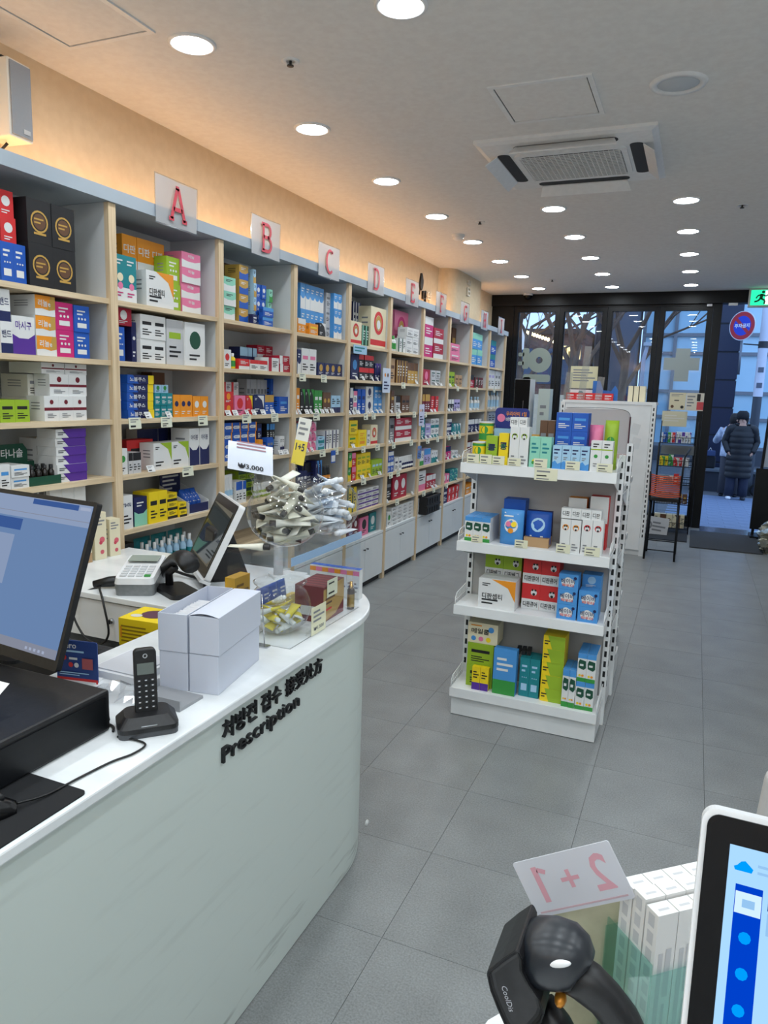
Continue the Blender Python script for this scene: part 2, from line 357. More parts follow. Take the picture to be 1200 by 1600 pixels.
# --- cassette air conditioner
ac=thing('air_conditioner','square white ceiling cassette air conditioner with open flaps','air conditioner',(-.766,4.46,CEIL))
A=.465
b=MB()
o=[(-A,-A),(A,-A),(A,A),(-A,A)]; i_=[(-A+.03,-A+.03),(A-.03,-A+.03),(A-.03,A-.03),(-A+.03,A-.03)]
v=[(x,y,0) for x,y in o]+[(x,y,-.016) for x,y in o]+[(x,y,-.026) for x,y in i_]
b.add(v,[(0,1,5,4),(1,2,6,5),(2,3,7,6),(3,0,4,7),(4,5,9,8),(5,6,10,9),(6,7,11,10),(7,4,8,11),(8,9,10,11)])
b.build('panel',['white_plastic'],ac)
MB().prism(rrect(-.30,.30,-.255,.255,.05),-.038,-.026).build('grille_frame',['white_plastic'],ac)
MB().prism(rrect(-.272,.272,-.228,.228,.04),-.0385,-.0382).build('grille_back',[P((58,62,68),.8)],ac)
rib=MB().box(-.27,.27,-.0022,.0022,-.044,-.0386).mesh('grille_slat',['white_plastic'])
for k in range(17): inst('grille_slat',rib,ac,(0,-.216+.027*k,0))
rib2=MB().box(-.0018,.0018,-.226,.226,-.043,-.0387).mesh('grille_bar',['white_plastic'])
for k in range(21): inst('grille_bar',rib2,ac,(-.262+.0262*k,0,0))
slot=MB().prism(rrect(-.27,.27,-.035,.035,.03),-.0275,-.0262).mesh('air_slot',[P((22,25,32),.6)])
flap=MB().add([(-.255,0,0),(.255,0,0),(.275,.06,-.045),(-.275,.06,-.045),(-.255,0,-.006),(.255,0,-.006),(.275,.06,-.051),(-.275,.06,-.051)],[(0,1,2,3),(7,6,5,4),(0,4,5,1),(1,5,6,2),(2,6,7,3),(3,7,4,0)]).mesh('flap',['white_plastic'])
for k in range(4):
    a=k*math.pi/2; s_,c_=math.sin(a),math.cos(a)
    d=.352
    inst('air_slot',slot,ac,(s_*d,-c_*d,0),(0,0,a))
    q=.385
    inst('flap',flap,ac,(s_*q,-c_*q,-.028),(0,0,a+math.pi))
# --- exit sign
ex=thing('exit_sign','green illuminated exit sign with a running figure','exit sign',(.585,9.93,2.73))
MB().box(-.14,.14,-.03,.03,0,.218).build('housing',[P((206,208,206),.4)],ex,bevel=.006)
MB().box(-.118,.118,-.0325,-.03,.022,.196).build('face',[emitter('exit_green',(.02,.62,.30),1.6)],ex)
fg=MB(); T=lambda x,z:(x,-.0335,z)
def strk(mb,p,q,w_,T,m=0):
    dx,dz=q[0]-p[0],q[1]-p[1]; L=math.hypot(dx,dz) or 1; nx,nz=-dz/L*w_/2,dx/L*w_/2
    mb.poly([T(p[0]-nx,p[1]-nz),T(q[0]-nx,q[1]-nz),T(q[0]+nx,q[1]+nz),T(p[0]+nx,p[1]+nz)],m)
fg.poly([T(.035,.03),T(.10,.03),T(.10,.188),T(.035,.188)])
fg.build('doorway',[emitter('exit_white',(.85,1,.92),1.8)],ex)
fg=MB(); T2=lambda x,z:(x,-.0342,z)
for p,q,w_ in (((.0,.15),(-.01,.095),.034),((-.01,.1),(.035,.075),.02),((.035,.075),(.03,.035),.018),((-.012,.1),(-.04,.07),.02),((-.04,.07),(-.075,.062),.018),((.0,.145),(-.045,.13),.016),((-.045,.13),(-.06,.1),.014),((.0,.145),(.04,.125),.016),((.04,.125),(.065,.14),.014)): strk(fg,p,q,w_,T2)
fg.poly([T2(.012+.017*math.cos(k*.5236),.172+.017*math.sin(k*.5236)) for k in range(12)])
fg.build('running_figure',[P((8,110,60),.5)],ex)
MB().box(-.05,.05,-.012,.012,.0,.03).build('door_sensor',['white_plastic'],None,(.29,YF-.085,2.765),label='small white motion sensor above the open doorway',cat='sensor')
MB().box(-.03,.03,-.012,.012,.0,.028).build('door_magnet',['steel'],None,(.03,YF-.03,2.765),label='small grey metal catch on the black frame left of doorway',cat='catch')
# --- wall speaker
sp=thing('wall_speaker','pale box loudspeaker with grey grille high on the left wall','speaker',(-2.615,2.258,2.55),R2(4))
MB().box(-.065,.065,-.058,.058,0,.285).build('cabinet',[P((226,222,212),.5)],sp,bevel=.006)
MB().box(.0655,.071,-.050,.050,.010,.275).build('grille',[noisy('speaker_cloth',(136,138,142),(160,160,162),(900,900,900),rough=.8)],sp)
MB().box(.071,.073,.002,.036,.022,.040).build('badge',[P((205,205,205),.3,.7)],sp)
MB().box(-.09,-.066,-.03,.03,.10,.20).build('bracket',[P((24,24,24),.5)],sp)
MB().box(-.05,.0,-.02,.02,.286,.31).build('hook',[P((24,24,24),.5)],sp)
MB().tube([(-.05,-.02,.0),(-.045,-.03,-.03),(-.02,-.02,-.035),(.0,-.01,-.01)],.006).build('cable',[P((30,26,22),.5)],sp)
# --- wall letters
def wall_text(mb_or_txt,y,z,h,x,mat,name,label):
    me=text_solid(mb_or_txt,1,.02,.01); xs=[v.co.x for v in me.vertices]; ys=[v.co.y for v in me.vertices]
    hh=max(ys)-min(ys); k=h/hh; cx=(max(xs)+min(xs))/2; cy=(max(ys)+min(ys))/2
    for v in me.vertices: v.co=((v.co.z)*1.0,(v.co.x-cx)*k,(v.co.y-cy)*k)
    me.materials.append(mat); o=inst(name,me,None,(x,y,z),label=label,cat='lettering'); return o
wall_text('다',7.32,2.59,.12,XW+.012,P((30,26,22),.5),'wall_letter','single black raised letter on the wall above sign E')
wall_text('약',7.46,2.60,.12,XW+.012,P((236,226,208),.5),'wall_letter','cream raised letter beside the black one above sign E')
for k,(z,lab) in enumerate(((2.86,'topmost'),(2.76,'middle'),(2.60,'lowest'))):
    wall_text('약사'if k!=1 else'ㅂ',8.32,z,.06 if k!=1 else .09,-2.53,P((226,216,200),.5),'wall_letter','%s faint cream raised lettering on the rounded column'%lab)
lf=MB(); pts=[]
for k in range(13):
    a=math.pi*k/12; pts.append((.055*math.sin(a)*(1.0 if k<8 else .9),-.085*math.cos(a)))
pts=pts+[(-.02,.02),(-.028,-.04)]
lf.prism([(p[0],p[1]) for p in pts],0,.02,0,Matrix(((0,0,1,0),(1,0,0,0),(0,1,0,0),(0,0,0,1))))
lf.tube([(.01,-.015,-.07),(.01,-.03,-.13)],.006)
lf.build('leaf_emblem',[P((34,30,27),.5)],None,(XW,7.21,2.72),label='black raised leaf emblem on the wall above sign E',cat='emblem')
# ------------------------------------------------------------------ long wall shelving
XF=-2.386
PY=[2.563+.788*k for k in range(-1,10)]
DZ=[0,0,0,-.005,-.02,-.025,-.03,-.03,-.03,-.03]
SZ=[1.975,1.712,1.452,1.195,.937,.68,.43]
BN=['0','A','B','C','D','E','F','G','H','I']
postm=MB().box(-.024,0,-.022,.022,0,2.374).mesh('post_edge',['wood'])
sidem=MB().box(XW+.002-XF,-.024,-.021,.021,0,2.374).mesh('side_panel',['shelf_white'])
W2=.788/2-.0225
boardm=MB().box(XW+.012-XF,-.008,-W2,W2,-.022,0).mesh('shelf_board',['woodh'])
backm=MB().box(XW+.003-XF,XW+.011-XF,-W2,W2,.0,2.374).mesh('back_panel',['shelf_white'])
plinth=MB().box(XW+.02-XF,-.035,-W2,W2,0,.05).mesh('plinth',[P((40,42,44),.7)])
cabm=MB().box(XW+.012-XF,-.024,-W2,W2,.05,.408).mesh('cabinet_body',['cabinet'])
ctop=MB().box(XW+.012-XF,-.004,-W2,W2,.409,.43).mesh('cabinet_top',['cabinet'])
doorm=MB().box(-.023,-.004,-W2/2+.0025,W2/2-.0025,.055,.404).mesh('door',['cabinet'])
knobm=MB().lathe([(.0005,.018),(.007,.018),(.008,.014),(.004,.010),(.004,0)],seg=10,mat=Matrix.Rotation(math.pi/2,4,'Y')).mesh('knob',[P((60,62,66),.3,.8)])
for k,bn in enumerate(BN):
    yc=(PY[k]+PY[k+1])/2
    lab='pine-edged white shelf bay under sign %s'%bn if bn!='0' else 'pine-edged white shelf bay at the left edge, before sign A'
    t=thing('shelf_bay',lab,'shelving',(XF,yc,0),0,'bays of the long wall shelving')
    if k==0:
        inst('post_edge',postm,t,(0,-.394,0)); inst('side_panel',sidem,t,(0,-.394,0))
    inst('post_edge',postm,t,(0,.394,0)); inst('side_panel',sidem,t,(0,.394,0))
    inst('back_panel',backm,t)
    for s_ in range(6): inst('shelf_board',boardm,t,(0,0,SZ[s_]+DZ[k]))
    inst('plinth',plinth,t); inst('cabinet_body',cabm,t); inst('cabinet_top',ctop,t)
    for sgn in (-1,1):
        d=inst('door',doorm,t,(0,sgn*W2/2,0)); inst('knob',knobm,d,(-.004,-sgn*(W2/2-.03),.33))
MB().box(XW+.001-XF,.012,PY[0]-.03,9.705,0,.055).build('shelf_top_board',['top_board'],None,(XF,0,2.375),label='long white top board running over all the shelf bays',cat='shelf board')
MB().box(-2.60,-2.585,PY[0],9.6,2.432,2.438).build('cove_light_strip',[emitter('warm_led',(1,.50,.17),COVE_STRENGTH)],None,label='warm light strip on top of the long shelving',cat='light strip')
# --- laminated letter signs
def stroke_path(mb,pts,w_,T,m=0):
    for p,q in zip(pts[:-1],pts[1:]): strk(mb,p,q,w_,T,m)
def arc(cx,cy,rx,ry,a0,a1,n=12): return [(cx+rx*math.cos(R2(a0+(a1-a0)*k/n)),cy+ry*math.sin(R2(a0+(a1-a0)*k/n))) for k in range(n+1)]
def sig(L):
    V=lambda x,y0=-1,y1=1:[(x,y0),(x,y1)]
    H=lambda y,x0,x1:[(x0,y),(x1,y)]
    S=[]
    if L=='A': S=[[(-.62,-1),(-.05,1)],[(.05,1),(.62,-1)],H(-.35,-.42,.42),H(-1,-.85,-.38),H(-1,.38,.85),H(1,-.2,.12)]
    if L=='B': S=[V(-.45),H(-1,-.7,.1),H(1,-.7,.1),H(.05,-.45,.1),arc(.1,.525,.42,.475,-90,90),arc(.1,-.475,.5,.525,-90,90)]
    if L=='C': S=[arc(.05,0,.62,1,50,310,18),[(.45,.77),(.45,1)]]
    if L=='D': S=[V(-.45),H(-1,-.7,0),H(1,-.7,0),arc(0,0,.6,1,-90,90,16)]
    if L=='E': S=[V(-.4),H(-1,-.65,.5),H(1,-.65,.5),H(.05,-.4,.25),[(.5,-1),(.5,-.6)],[(.5,1),(.5,.6)]]
    if L=='F': S=[V(-.4),H(-1,-.65,-.1),H(1,-.65,.5),H(.05,-.4,.25),[(.5,1),(.5,.6)]]
    if L=='G': S=[arc(.05,0,.62,1,50,330,18),[(.5,.72),(.5,1)],[(.58,-.55),(.58,-.02)],H(-.02,.25,.8)]
    if L=='H': S=[V(-.45),V(.45),H(0,-.45,.45),H(-1,-.7,-.2),H(1,-.7,-.2),H(-1,.2,.7),H(1,.2,.7)]
    if L=='I': S=[V(0),H(-1,-.35,.35),H(1,-.35,.35)]
    return S
mpap=bpy.data.materials.new('laminated_paper'); mpap.use_nodes=True; nt=mpap.node_tree; pb=nt.nodes['Principled BSDF']
pb.inputs['Base Color'].default_value=(*lin((192,193,196)),1); pb.inputs['Roughness'].default_value=.25
trl=nt.nodes.new('ShaderNodeBsdfTranslucent'); trl.inputs[0].default_value=(.6,.59,.57,1)
trp=nt.nodes.new('ShaderNodeBsdfTransparent'); mx1=nt.nodes.new('ShaderNodeMixShader'); mx2=nt.nodes.new('ShaderNodeMixShader')
mx1.inputs[0].default_value=.22; mx2.inputs[0].default_value=.06
nt.links.new(pb.outputs[0],mx1.inputs[1]); nt.links.new(trl.outputs[0],mx1.inputs[2]); nt.links.new(mx1.outputs[0],mx2.inputs[1]); nt.links.new(trp.outputs[0],mx2.inputs[2])
nt.links.new(mx2.outputs[0],nt.nodes['Material Output'].inputs[0])
for k,L in enumerate('ABCDEFGHI'):
    yc=2.975+.788*k; tilt=rnd.uniform(-.02,.02)
    t=thing('letter_sign','laminated sheet with a red letter %s on the shelf top board'%L,'sign',(XF+.0135,yc,2.355+.003*rnd.random()),0,'laminated letter signs')
    sh=MB(); n=10   # slightly wavy sheet
    vv=[]; ff=[]
    for a in range(n+1):
        for b_ in range(5):
            y=-.152+.304*a/n; z=.208*b_/4
            vv.append((.003+.003*math.sin(a*1.1+k)*(1-b_/6)+(.004 if b_==4 else 0)*math.sin(a*.7+k),y,z))
    for a in range(n):
        for b_ in range(4): ff.append((a*5+b_,(a+1)*5+b_,(a+1)*5+b_+1,a*5+b_+1))
    sh.add(vv,ff,0,True); sh.build('sheet',[mpap],t)
    le=MB()
    for path in sig(L): stroke_path(le,path,.26,lambda x,z:(.010,x*.078,.105+z*.072))
    le.build('letter',[P((208,66,82),.45)],t,label='red slab-serif letter %s'%L)
    fm=MB(); 
    for a,b_,z0,z1 in ((-.158,-.1525,-.006,.214),(.1525,.158,-.006,.214)): fm.box(.003,.0042,a,b_,z0,z1)
    fm.box(.003,.0042,-.1525,.1525,-.006,-.001).box(.003,.0042,-.1525,.1525,.2085,.214)
    fm.build('film_margin',['film'],t)
# ------------------------------------------------------------------ printed packs
LIGHT={'white','ivory','cream','lightgrey','yellow','lightblue','mint','lavender','lime','pink','kraft'}
def style_ops(base,acc,var,txt=''):
    ink='black' if base in LIGHT else 'white'; O=[]
    r=lambda *a:O.append(('r',)+a); l=lambda *a:O.append(('l',)+a); c=lambda *a:O.append(('c',)+a); p=lambda *a:O.append(('p',)+a)
    if var==0: r(0,1,0,.32,acc); l(.15,.85,.5,.85,3,ink)
    elif var==1: r(0,1,.62,1,acc); l(.15,.85,.15,.5,3,ink)
    elif var==2: c(.5,.6,.28,acc); l(.2,.8,.12,.3,2,ink)
    elif var==3: p([(.35,1),(1,1),(1,.3),(.8,.75)],acc); l(.1,.6,.12,.35,2,ink); l(.1,.35,.75,.88,2,ink)
    elif var==4: r(0,.3,0,1,acc); l(.4,.9,.3,.8,4,ink)
    elif var==5: r(.15,.85,.58,.72,acc); l(.15,.85,.15,.45,3,ink)
    elif var==6: r(0,1,.42,.54,acc); c(.5,.76,.13,acc); l(.2,.8,.12,.32,3,'grey')
    elif var==7: r(0,1,.5,1,acc); c(.5,.5,.2,base)
    elif var==8: l(.2,.8,.62,.86,2,acc); r(.2,.8,.16,.34,acc); c(.3,.5,.06,acc); c(.5,.5,.06,acc); c(.7,.5,.06,acc)
    elif var==9: p([(0,0),(1,0),(1,.55),(.7,.42),(.3,.42),(0,.52)],acc); l(.2,.8,.66,.86,2,ink)
    elif var==10: O.append(('o',.5,.5,.36,.30,acc)); c(.5,.5,.26,'brown'); l(.28,.72,.44,.60,2,acc); r(.25,.75,.20,.25,acc)
    elif var==11: p([(0,.32),(0,1),(1,1),(1,.36),(.7,.28),(.35,.36)],acc); p([(.62,.31),(1,.36),(1,1),(.78,1)],'gold')
    elif var==12: p([(.42,0),(1,0),(1,1),(.2,1)],acc if base!='blue' else 'navy'); r(.78,1,0,1,acc); l(.06,.34,.3,.7,2,ink if base in LIGHT else 'white')
    elif var==13: r(0,1,0,.3,'white'); c(.55,.52,.26,'cream'); c(.55,.34,.22,'pink'); l(.15,.85,.78,.92,2,'white'); l(.15,.85,.1,.22,2,'magenta')
    elif var==14: p([(.06,.5),(.2,.68),(.8,.68),(.94,.5),(.8,.34),(.2,.34)],acc); r(.86,1,0,1,'orange'); l(.22,.7,.45,.58,2,'blue')
    elif var==15: r(0,1,.06,.2,acc); O.append(('o',.5,.62,.3,.2,acc)); c(.5,.62,.19,'gold'); c(.5,.58,.12,'white')
    elif var==16: c(.5,.76,.32,acc); c(.5,.74,.22,'white'); c(.4,.80,.09,'black'); c(.6,.80,.09,'black'); c(.5,.70,.1,'black'); l(.2,.8,.05,.3,3,'grey')
    elif var==17: l(.18,.82,.35,.7,1,'black' if base in LIGHT else 'white')
    elif var==18: l(.18,.82,.45,.85,3,'teal'); c(.5,.2,.22,'yellow'); c(.4,.16,.16,acc)
    elif var==19: l(.14,.86,.62,.9,2,'navy'); p([(0,0),(1,0),(1,.3),(.6,.22),(.3,.36),(0,.28)],'skyblue'); l(.2,.7,.4,.55,2,'grey')
    elif var==20: r(0,1,.70,.74,acc); c(.5,.5,.18,'green'); l(.2,.8,.78,.94,2,'black'); l(.3,.7,.15,.3,2,'grey')
    elif var==21: r(0,1,.82,1,'skyblue'); r(0,1,0,.14,acc); p([(.08,.66),(.2,.78),(.9,.74),(.94,.5),(.7,.42),(.12,.48)],'darkgreen'); l(.25,.8,.52,.68,1,'white'); c(.3,.22,.14,'yellow'); c(.62,.22,.14,'orange')
    elif var==22: c(.5,.55,.3,'white'); c(.38,.6,.12,acc); c(.62,.6,.12,'yellow'); c(.5,.42,.12,'orange'); l(.15,.85,.78,.95,2,'white'); r(0,1,0,.1,'green')
    elif var==23: r(0,1,0,.4,acc); c(.68,.66,.17,'white'); c(.60,.76,.06,'black'); c(.76,.76,.06,'black'); c(.68,.6,.08,'black')
    elif var==24: c(.35,.45,.26,acc); c(.6,.45,.28,acc); c(.48,.55,.26,acc); c(.84,.78,.1,'navy')
    elif var==25: c(.2,.22,.12,'skyblue'); c(.45,.22,.12,'pink'); c(.7,.22,.12,'yellow'); c(.78,.72,.14,'skyblue'); l(.1,.6,.82,.94,1,acc)
    if txt: O.append(('t',txt,.5,(.6 if var in (5,8,2,1) else .3 if var==3 else .62),.8,.24 if var!=5 else .2, acc if (var==5 and base in LIGHT) else ('white' if (var in(11,) or base not in LIGHT) else 'navy')))
    if txt and var==5: O[:]=[o for o in O if not(o[0]=='r')]; O[-1]=('t',txt,.5,.72,.7,.22,acc)
    if txt and var in(11,): O[-1]=('t',txt,.45,.62,.62,.34,'white')
    if txt and var==12: O[:]=[o for o in O if o[0]!='l']; O[-1]=('t',txt,.38,.5,.6,.5,'white')
    if txt and var in (0,): O[:]=[o for o in O if o[0]!='l']
    if txt and var==9: O[:]=[o for o in O if o[0]!='l']; O[-1]=('t',txt,.5,.76,.7,.22,acc)
    if txt and var==23: O[-1]=('t',txt,.5,.2,.8,.24,'black')
    if txt and var==24: O[-1]=('t',txt,.48,.56,.7,.32,'navy'); O.append(('t','파우더',.48,.28,.6,.2,'red'))
    if txt and var==25: O[-1]=('t',txt,.42,.6,.6,.26,'black')
    if txt and var==3: O[-1]=('t',txt,.38,.42,.55,.2,'black')
    if txt and var==17: O[:]=[O[-1]]; O[-1]=('t',txt,.5,.5,.7,.5,'black')
    return O
def draw_ops(mb,ops,w,h,mats,T):
    """ops drawn on a w x h face; T(u,v,k) maps face coordinates (metres) to 3-D, k = layer"""
    def mi(c):
        if c not in mats: mats.append(c)
        return mats.index(c)
    for n,o in enumerate(ops):
        k=n+1
        if o[0]=='r':
            _,a,b,c,d,col=o; mb.poly([T(a*w,c*h,k),T(b*w,c*h,k),T(b*w,d*h,k),T(a*w,d*h,k)],mi(col))
        elif o[0]=='p':
            mb.poly([T(a*w,b*h,k) for a,b in o[1]],mi(o[2]))
        elif o[0]=='c':
            _,a,b,r_,col=o; r_*=min(w,h)*1.0 if w<h else h; mb.poly([T(a*w+r_*math.cos(t*math.pi/7),b*h+r_*math.sin(t*math.pi/7),k) for t in range(14)],mi(col))
        elif o[0]=='o':
            _,a,b,ro,ri,col=o; s_=min(w,h)
            for t in range(18):
                t0,t1=t*math.pi/9,(t+1)*math.pi/9
                mb.poly([T(a*w+s_*q*math.cos(tt),b*h+s_*q*math.sin(tt),k) for q,tt in ((ri,t0),(ro,t0),(ro,t1),(ri,t1))],mi(col))
        elif o[0]=='l':
            _,a,b,c,d,nn,col=o; st=(d-c)/nn
            for q in range(nn):
                L=a+(b-a)*(1,.72,.88,.6)[(q+nn)%4]; y=d-st*(q+.8)
                mb.poly([T(a*w,y*h,k),T(L*w,y*h,k),T(L*w,(y+st*.45)*h,k),T(a*w,(y+st*.45)*h,k)],mi(col))
        elif o[0]=='t':
            _,tx,cu,cv,tw,th,col=o; v,f,(x0,x1,y0,y1)=text2d(tx,.015)
            if not f: continue
            sx=tw*w/(x1-x0); sy=th*h/(y1-y0); s_=min(sx,sy*1.6); sy=min(sy,s_*1.5); sx=s_
            mb.add([T(cu*w+(p-(x0+x1)/2)*sx,cv*h+(q-(y0+y1)/2)*sy,k) for p,q in v],f,mi(col))
_PC={}
def pack_mesh(kind,w,d,h,base,ops,side=None,top=None):
    key=(kind,round(w,3),round(d,3),round(h,3),base,repr(ops),side,top)
    if key in _PC: return _PC[key]
    mb=MB(); mats=[base]
    def mi(c):
        if c not in mats: mats.append(c)
        return mats.index(c)
    eps=.00035
    F=lambda u,v,k:(u-w/2,-eps*k,v)
    if kind in ('carton','box','gift_box','pack'):
        mb.box(-w/2,w/2,0,d,0,h)
        # flap seam on the top and small print on the left side
        s_=mi('grey' if base in LIGHT else 'black')
        if h>.05: 
            for q in range(3): mb.poly([(-w/2-eps,d*.75,h*(.7-.12*q)),(-w/2-eps,d*.25,h*(.7-.12*q)),(-w/2-eps,d*.25,h*(.74-.12*q)),(-w/2-eps,d*.75,h*(.74-.12*q))],s_)
        if top: mb.poly([(-w/2,0,h+eps),(w/2,0,h+eps),(w/2,d,h+eps),(-w/2,d,h+eps)],mi(top))
        if side: mb.poly([(-w/2-eps*.5,d,0),(-w/2-eps*.5,0,0),(-w/2-eps*.5,0,h),(-w/2-eps*.5,d,h)],mi(side))
        draw_ops(mb,ops,w,h,mats,F)
    elif kind=='crate':
        t=.012
        mb.box(-w/2,w/2,0,d,0,t); mb.box(-w/2,w/2,0,t,t,h); mb.box(-w/2,w/2,d-t,d,t,h); mb.box(-w/2,-w/2+t,t,d-t,t,h); mb.box(w/2-t,w/2,t,d-t,t,h)
        for q in range(5): mb.box(-w/2+.02+q*(w-.04)/5,-w/2+.03+q*(w-.04)/5,-.006,0,t,h)
        mb.box(-w/2,w/2,-.008,0,h-.02,h)
    elif kind=='pouch':
        n=6; vv=[]
        for a in range(n+1):
            z=h*a/n; th=d*.5*math.sin(math.pi*min(1,(a+.8)/n*.95))**.7 if a<n else .002
            for x in (-w/2,-w/4,0,w/4,w/2):
                q=th*(1-(2*x/w)**2*.8); vv.append((x,d/2-q,z))
            for x in (w/2,w/4,0,-w/4,-w/2):
                q=th*(1-(2*x/w)**2*.8); vv.append((x,d/2+q,z))
        ff=[]
        for a in range(n):
            for b in range(10): ff.append((a*10+b,a*10+(b+1)%10,(a+1)*10+(b+1)%10,(a+1)*10+b))
        ff.append(tuple(range(9,-1,-1))); ff.append(tuple(range(n*10,n*10+10)))
        mb.add(vv,ff,0,True)
        G=lambda u,v,k:(u-w/2,d/2-d*.5*math.sin(math.pi*min(1,(v/h*n+.8)/n*.95))**.7*(1-(2*(u-w/2)/w)**2*.8)-.001-eps*k,v)
        draw_ops(mb,[o for o in ops if o[0] in 'lc'],w,h,mats,G)
    elif kind=='bottle':
        r=min(w,d)/2
        mb.lathe([(.0005,0),(r*.95,0),(r,.006),(r,h*.62),(r*.9,h*.70),(r*.42,h*.78),(r*.42,h*.8)],(0,r,0),16)
        mb.lathe([(r*.5,h*.79),(r*.5,h),(.0005,h)],(0,r,0),14,mi('white' if base!='white' else acc_of(ops)))
        mb.lathe([(r*1.01,h*.14),(r*1.01,h*.52)],(0,r,0),16,mi(acc_of(ops)))
    elif kind=='tube':
        r=min(w,d)/2
        mb.lathe([(.0005,0),(r*.7,0),(r*.75,.004),(r*.75,h*.16)],(0,r,0),12,mi(acc_of(ops)))
        n=6; vv=[]
        for a in range(n+1):
            z=h*.16+h*.84*a/n; q=a/n
            for b in range(12):
                t=2*math.pi*b/12; vv.append((r*(1+.15*q)*math.cos(t),r+r*(1-q*.94)*math.sin(t),z))
        mb.add(vv,[(a*12+b,a*12+(b+1)%12,(a+1)*12+(b+1)%12,(a+1)*12+b) for a in range(n) for b in range(12)]+[tuple(range(n*12,n*12+12))],0,True)
        mb.lathe([(r*1.02,h*.3),(r*1.06,h*.5)],(0,r,0),12,mi(acc_of(ops)),None,True,1,.8)
    elif kind=='can':
        r=min(w,d)/2
        mb.lathe([(.0005,0),(r*.96,0),(r,.004),(r,h-.004)],(0,r,0),24)
        mb.lathe([(r*1.02,h-.006),(r*1.02,h),(r*.9,h),(r*.88,h-.003),(.0005,h-.003)],(0,r,0),24,mi('lightgrey'))
        a_=acc_of(ops)
        mb.lathe([(r*1.006,h*.10),(r*1.006,h*.42)],(0,r,0),24,mi(a_)); mb.lathe([(r*1.006,h*.80),(r*1.006,h*.92)],(0,r,0),24,mi(a_))
        G=lambda u,v,k:((r*1.01+eps*k)*math.sin((u-w/2)/r*.9),r-(r*1.01+eps*k)*math.cos((u-w/2)/r*.9),v)
        draw_ops(mb,[o for o in ops if o[0] in 'tc'],w,h,mats,G)
    elif kind=='book':
        mb.box(-w/2,w/2,0,d,0,h); mb.box(-w/2+.002,w/2-.002,.004,d+.0005,-.0,h-.003,mi('white'))
        draw_ops(mb,ops,w,h,mats,F)
    me=mb.mesh(kind,mats); _PC[key]=me; return me
def acc_of(ops):
    for o in ops:
        if o[0] in 'rpco': return o[-1]
    return 'grey'
CN=dict(lightgrey='light grey',lightblue='pale blue',skyblue='azure',darkgreen='dark green',lime='lime green',kraft='kraft brown')
cn=lambda c:CN.get(c,c)
KN=dict(carton='carton',box='box',gift_box='gift box',pouch='pouch',bottle='bottle',tube='tube',book='booklet',crate='crate',can='tin',pack='pack')
def kind_name(kind,w,h):
    if kind!='carton': return {'book':'booklet','can':'tin','box':'product_box','crate':'storage_crate'}.get(kind,kind)
    return 'tall_carton' if h>1.35*w else ('flat_carton' if h<.72*w else 'small_carton')
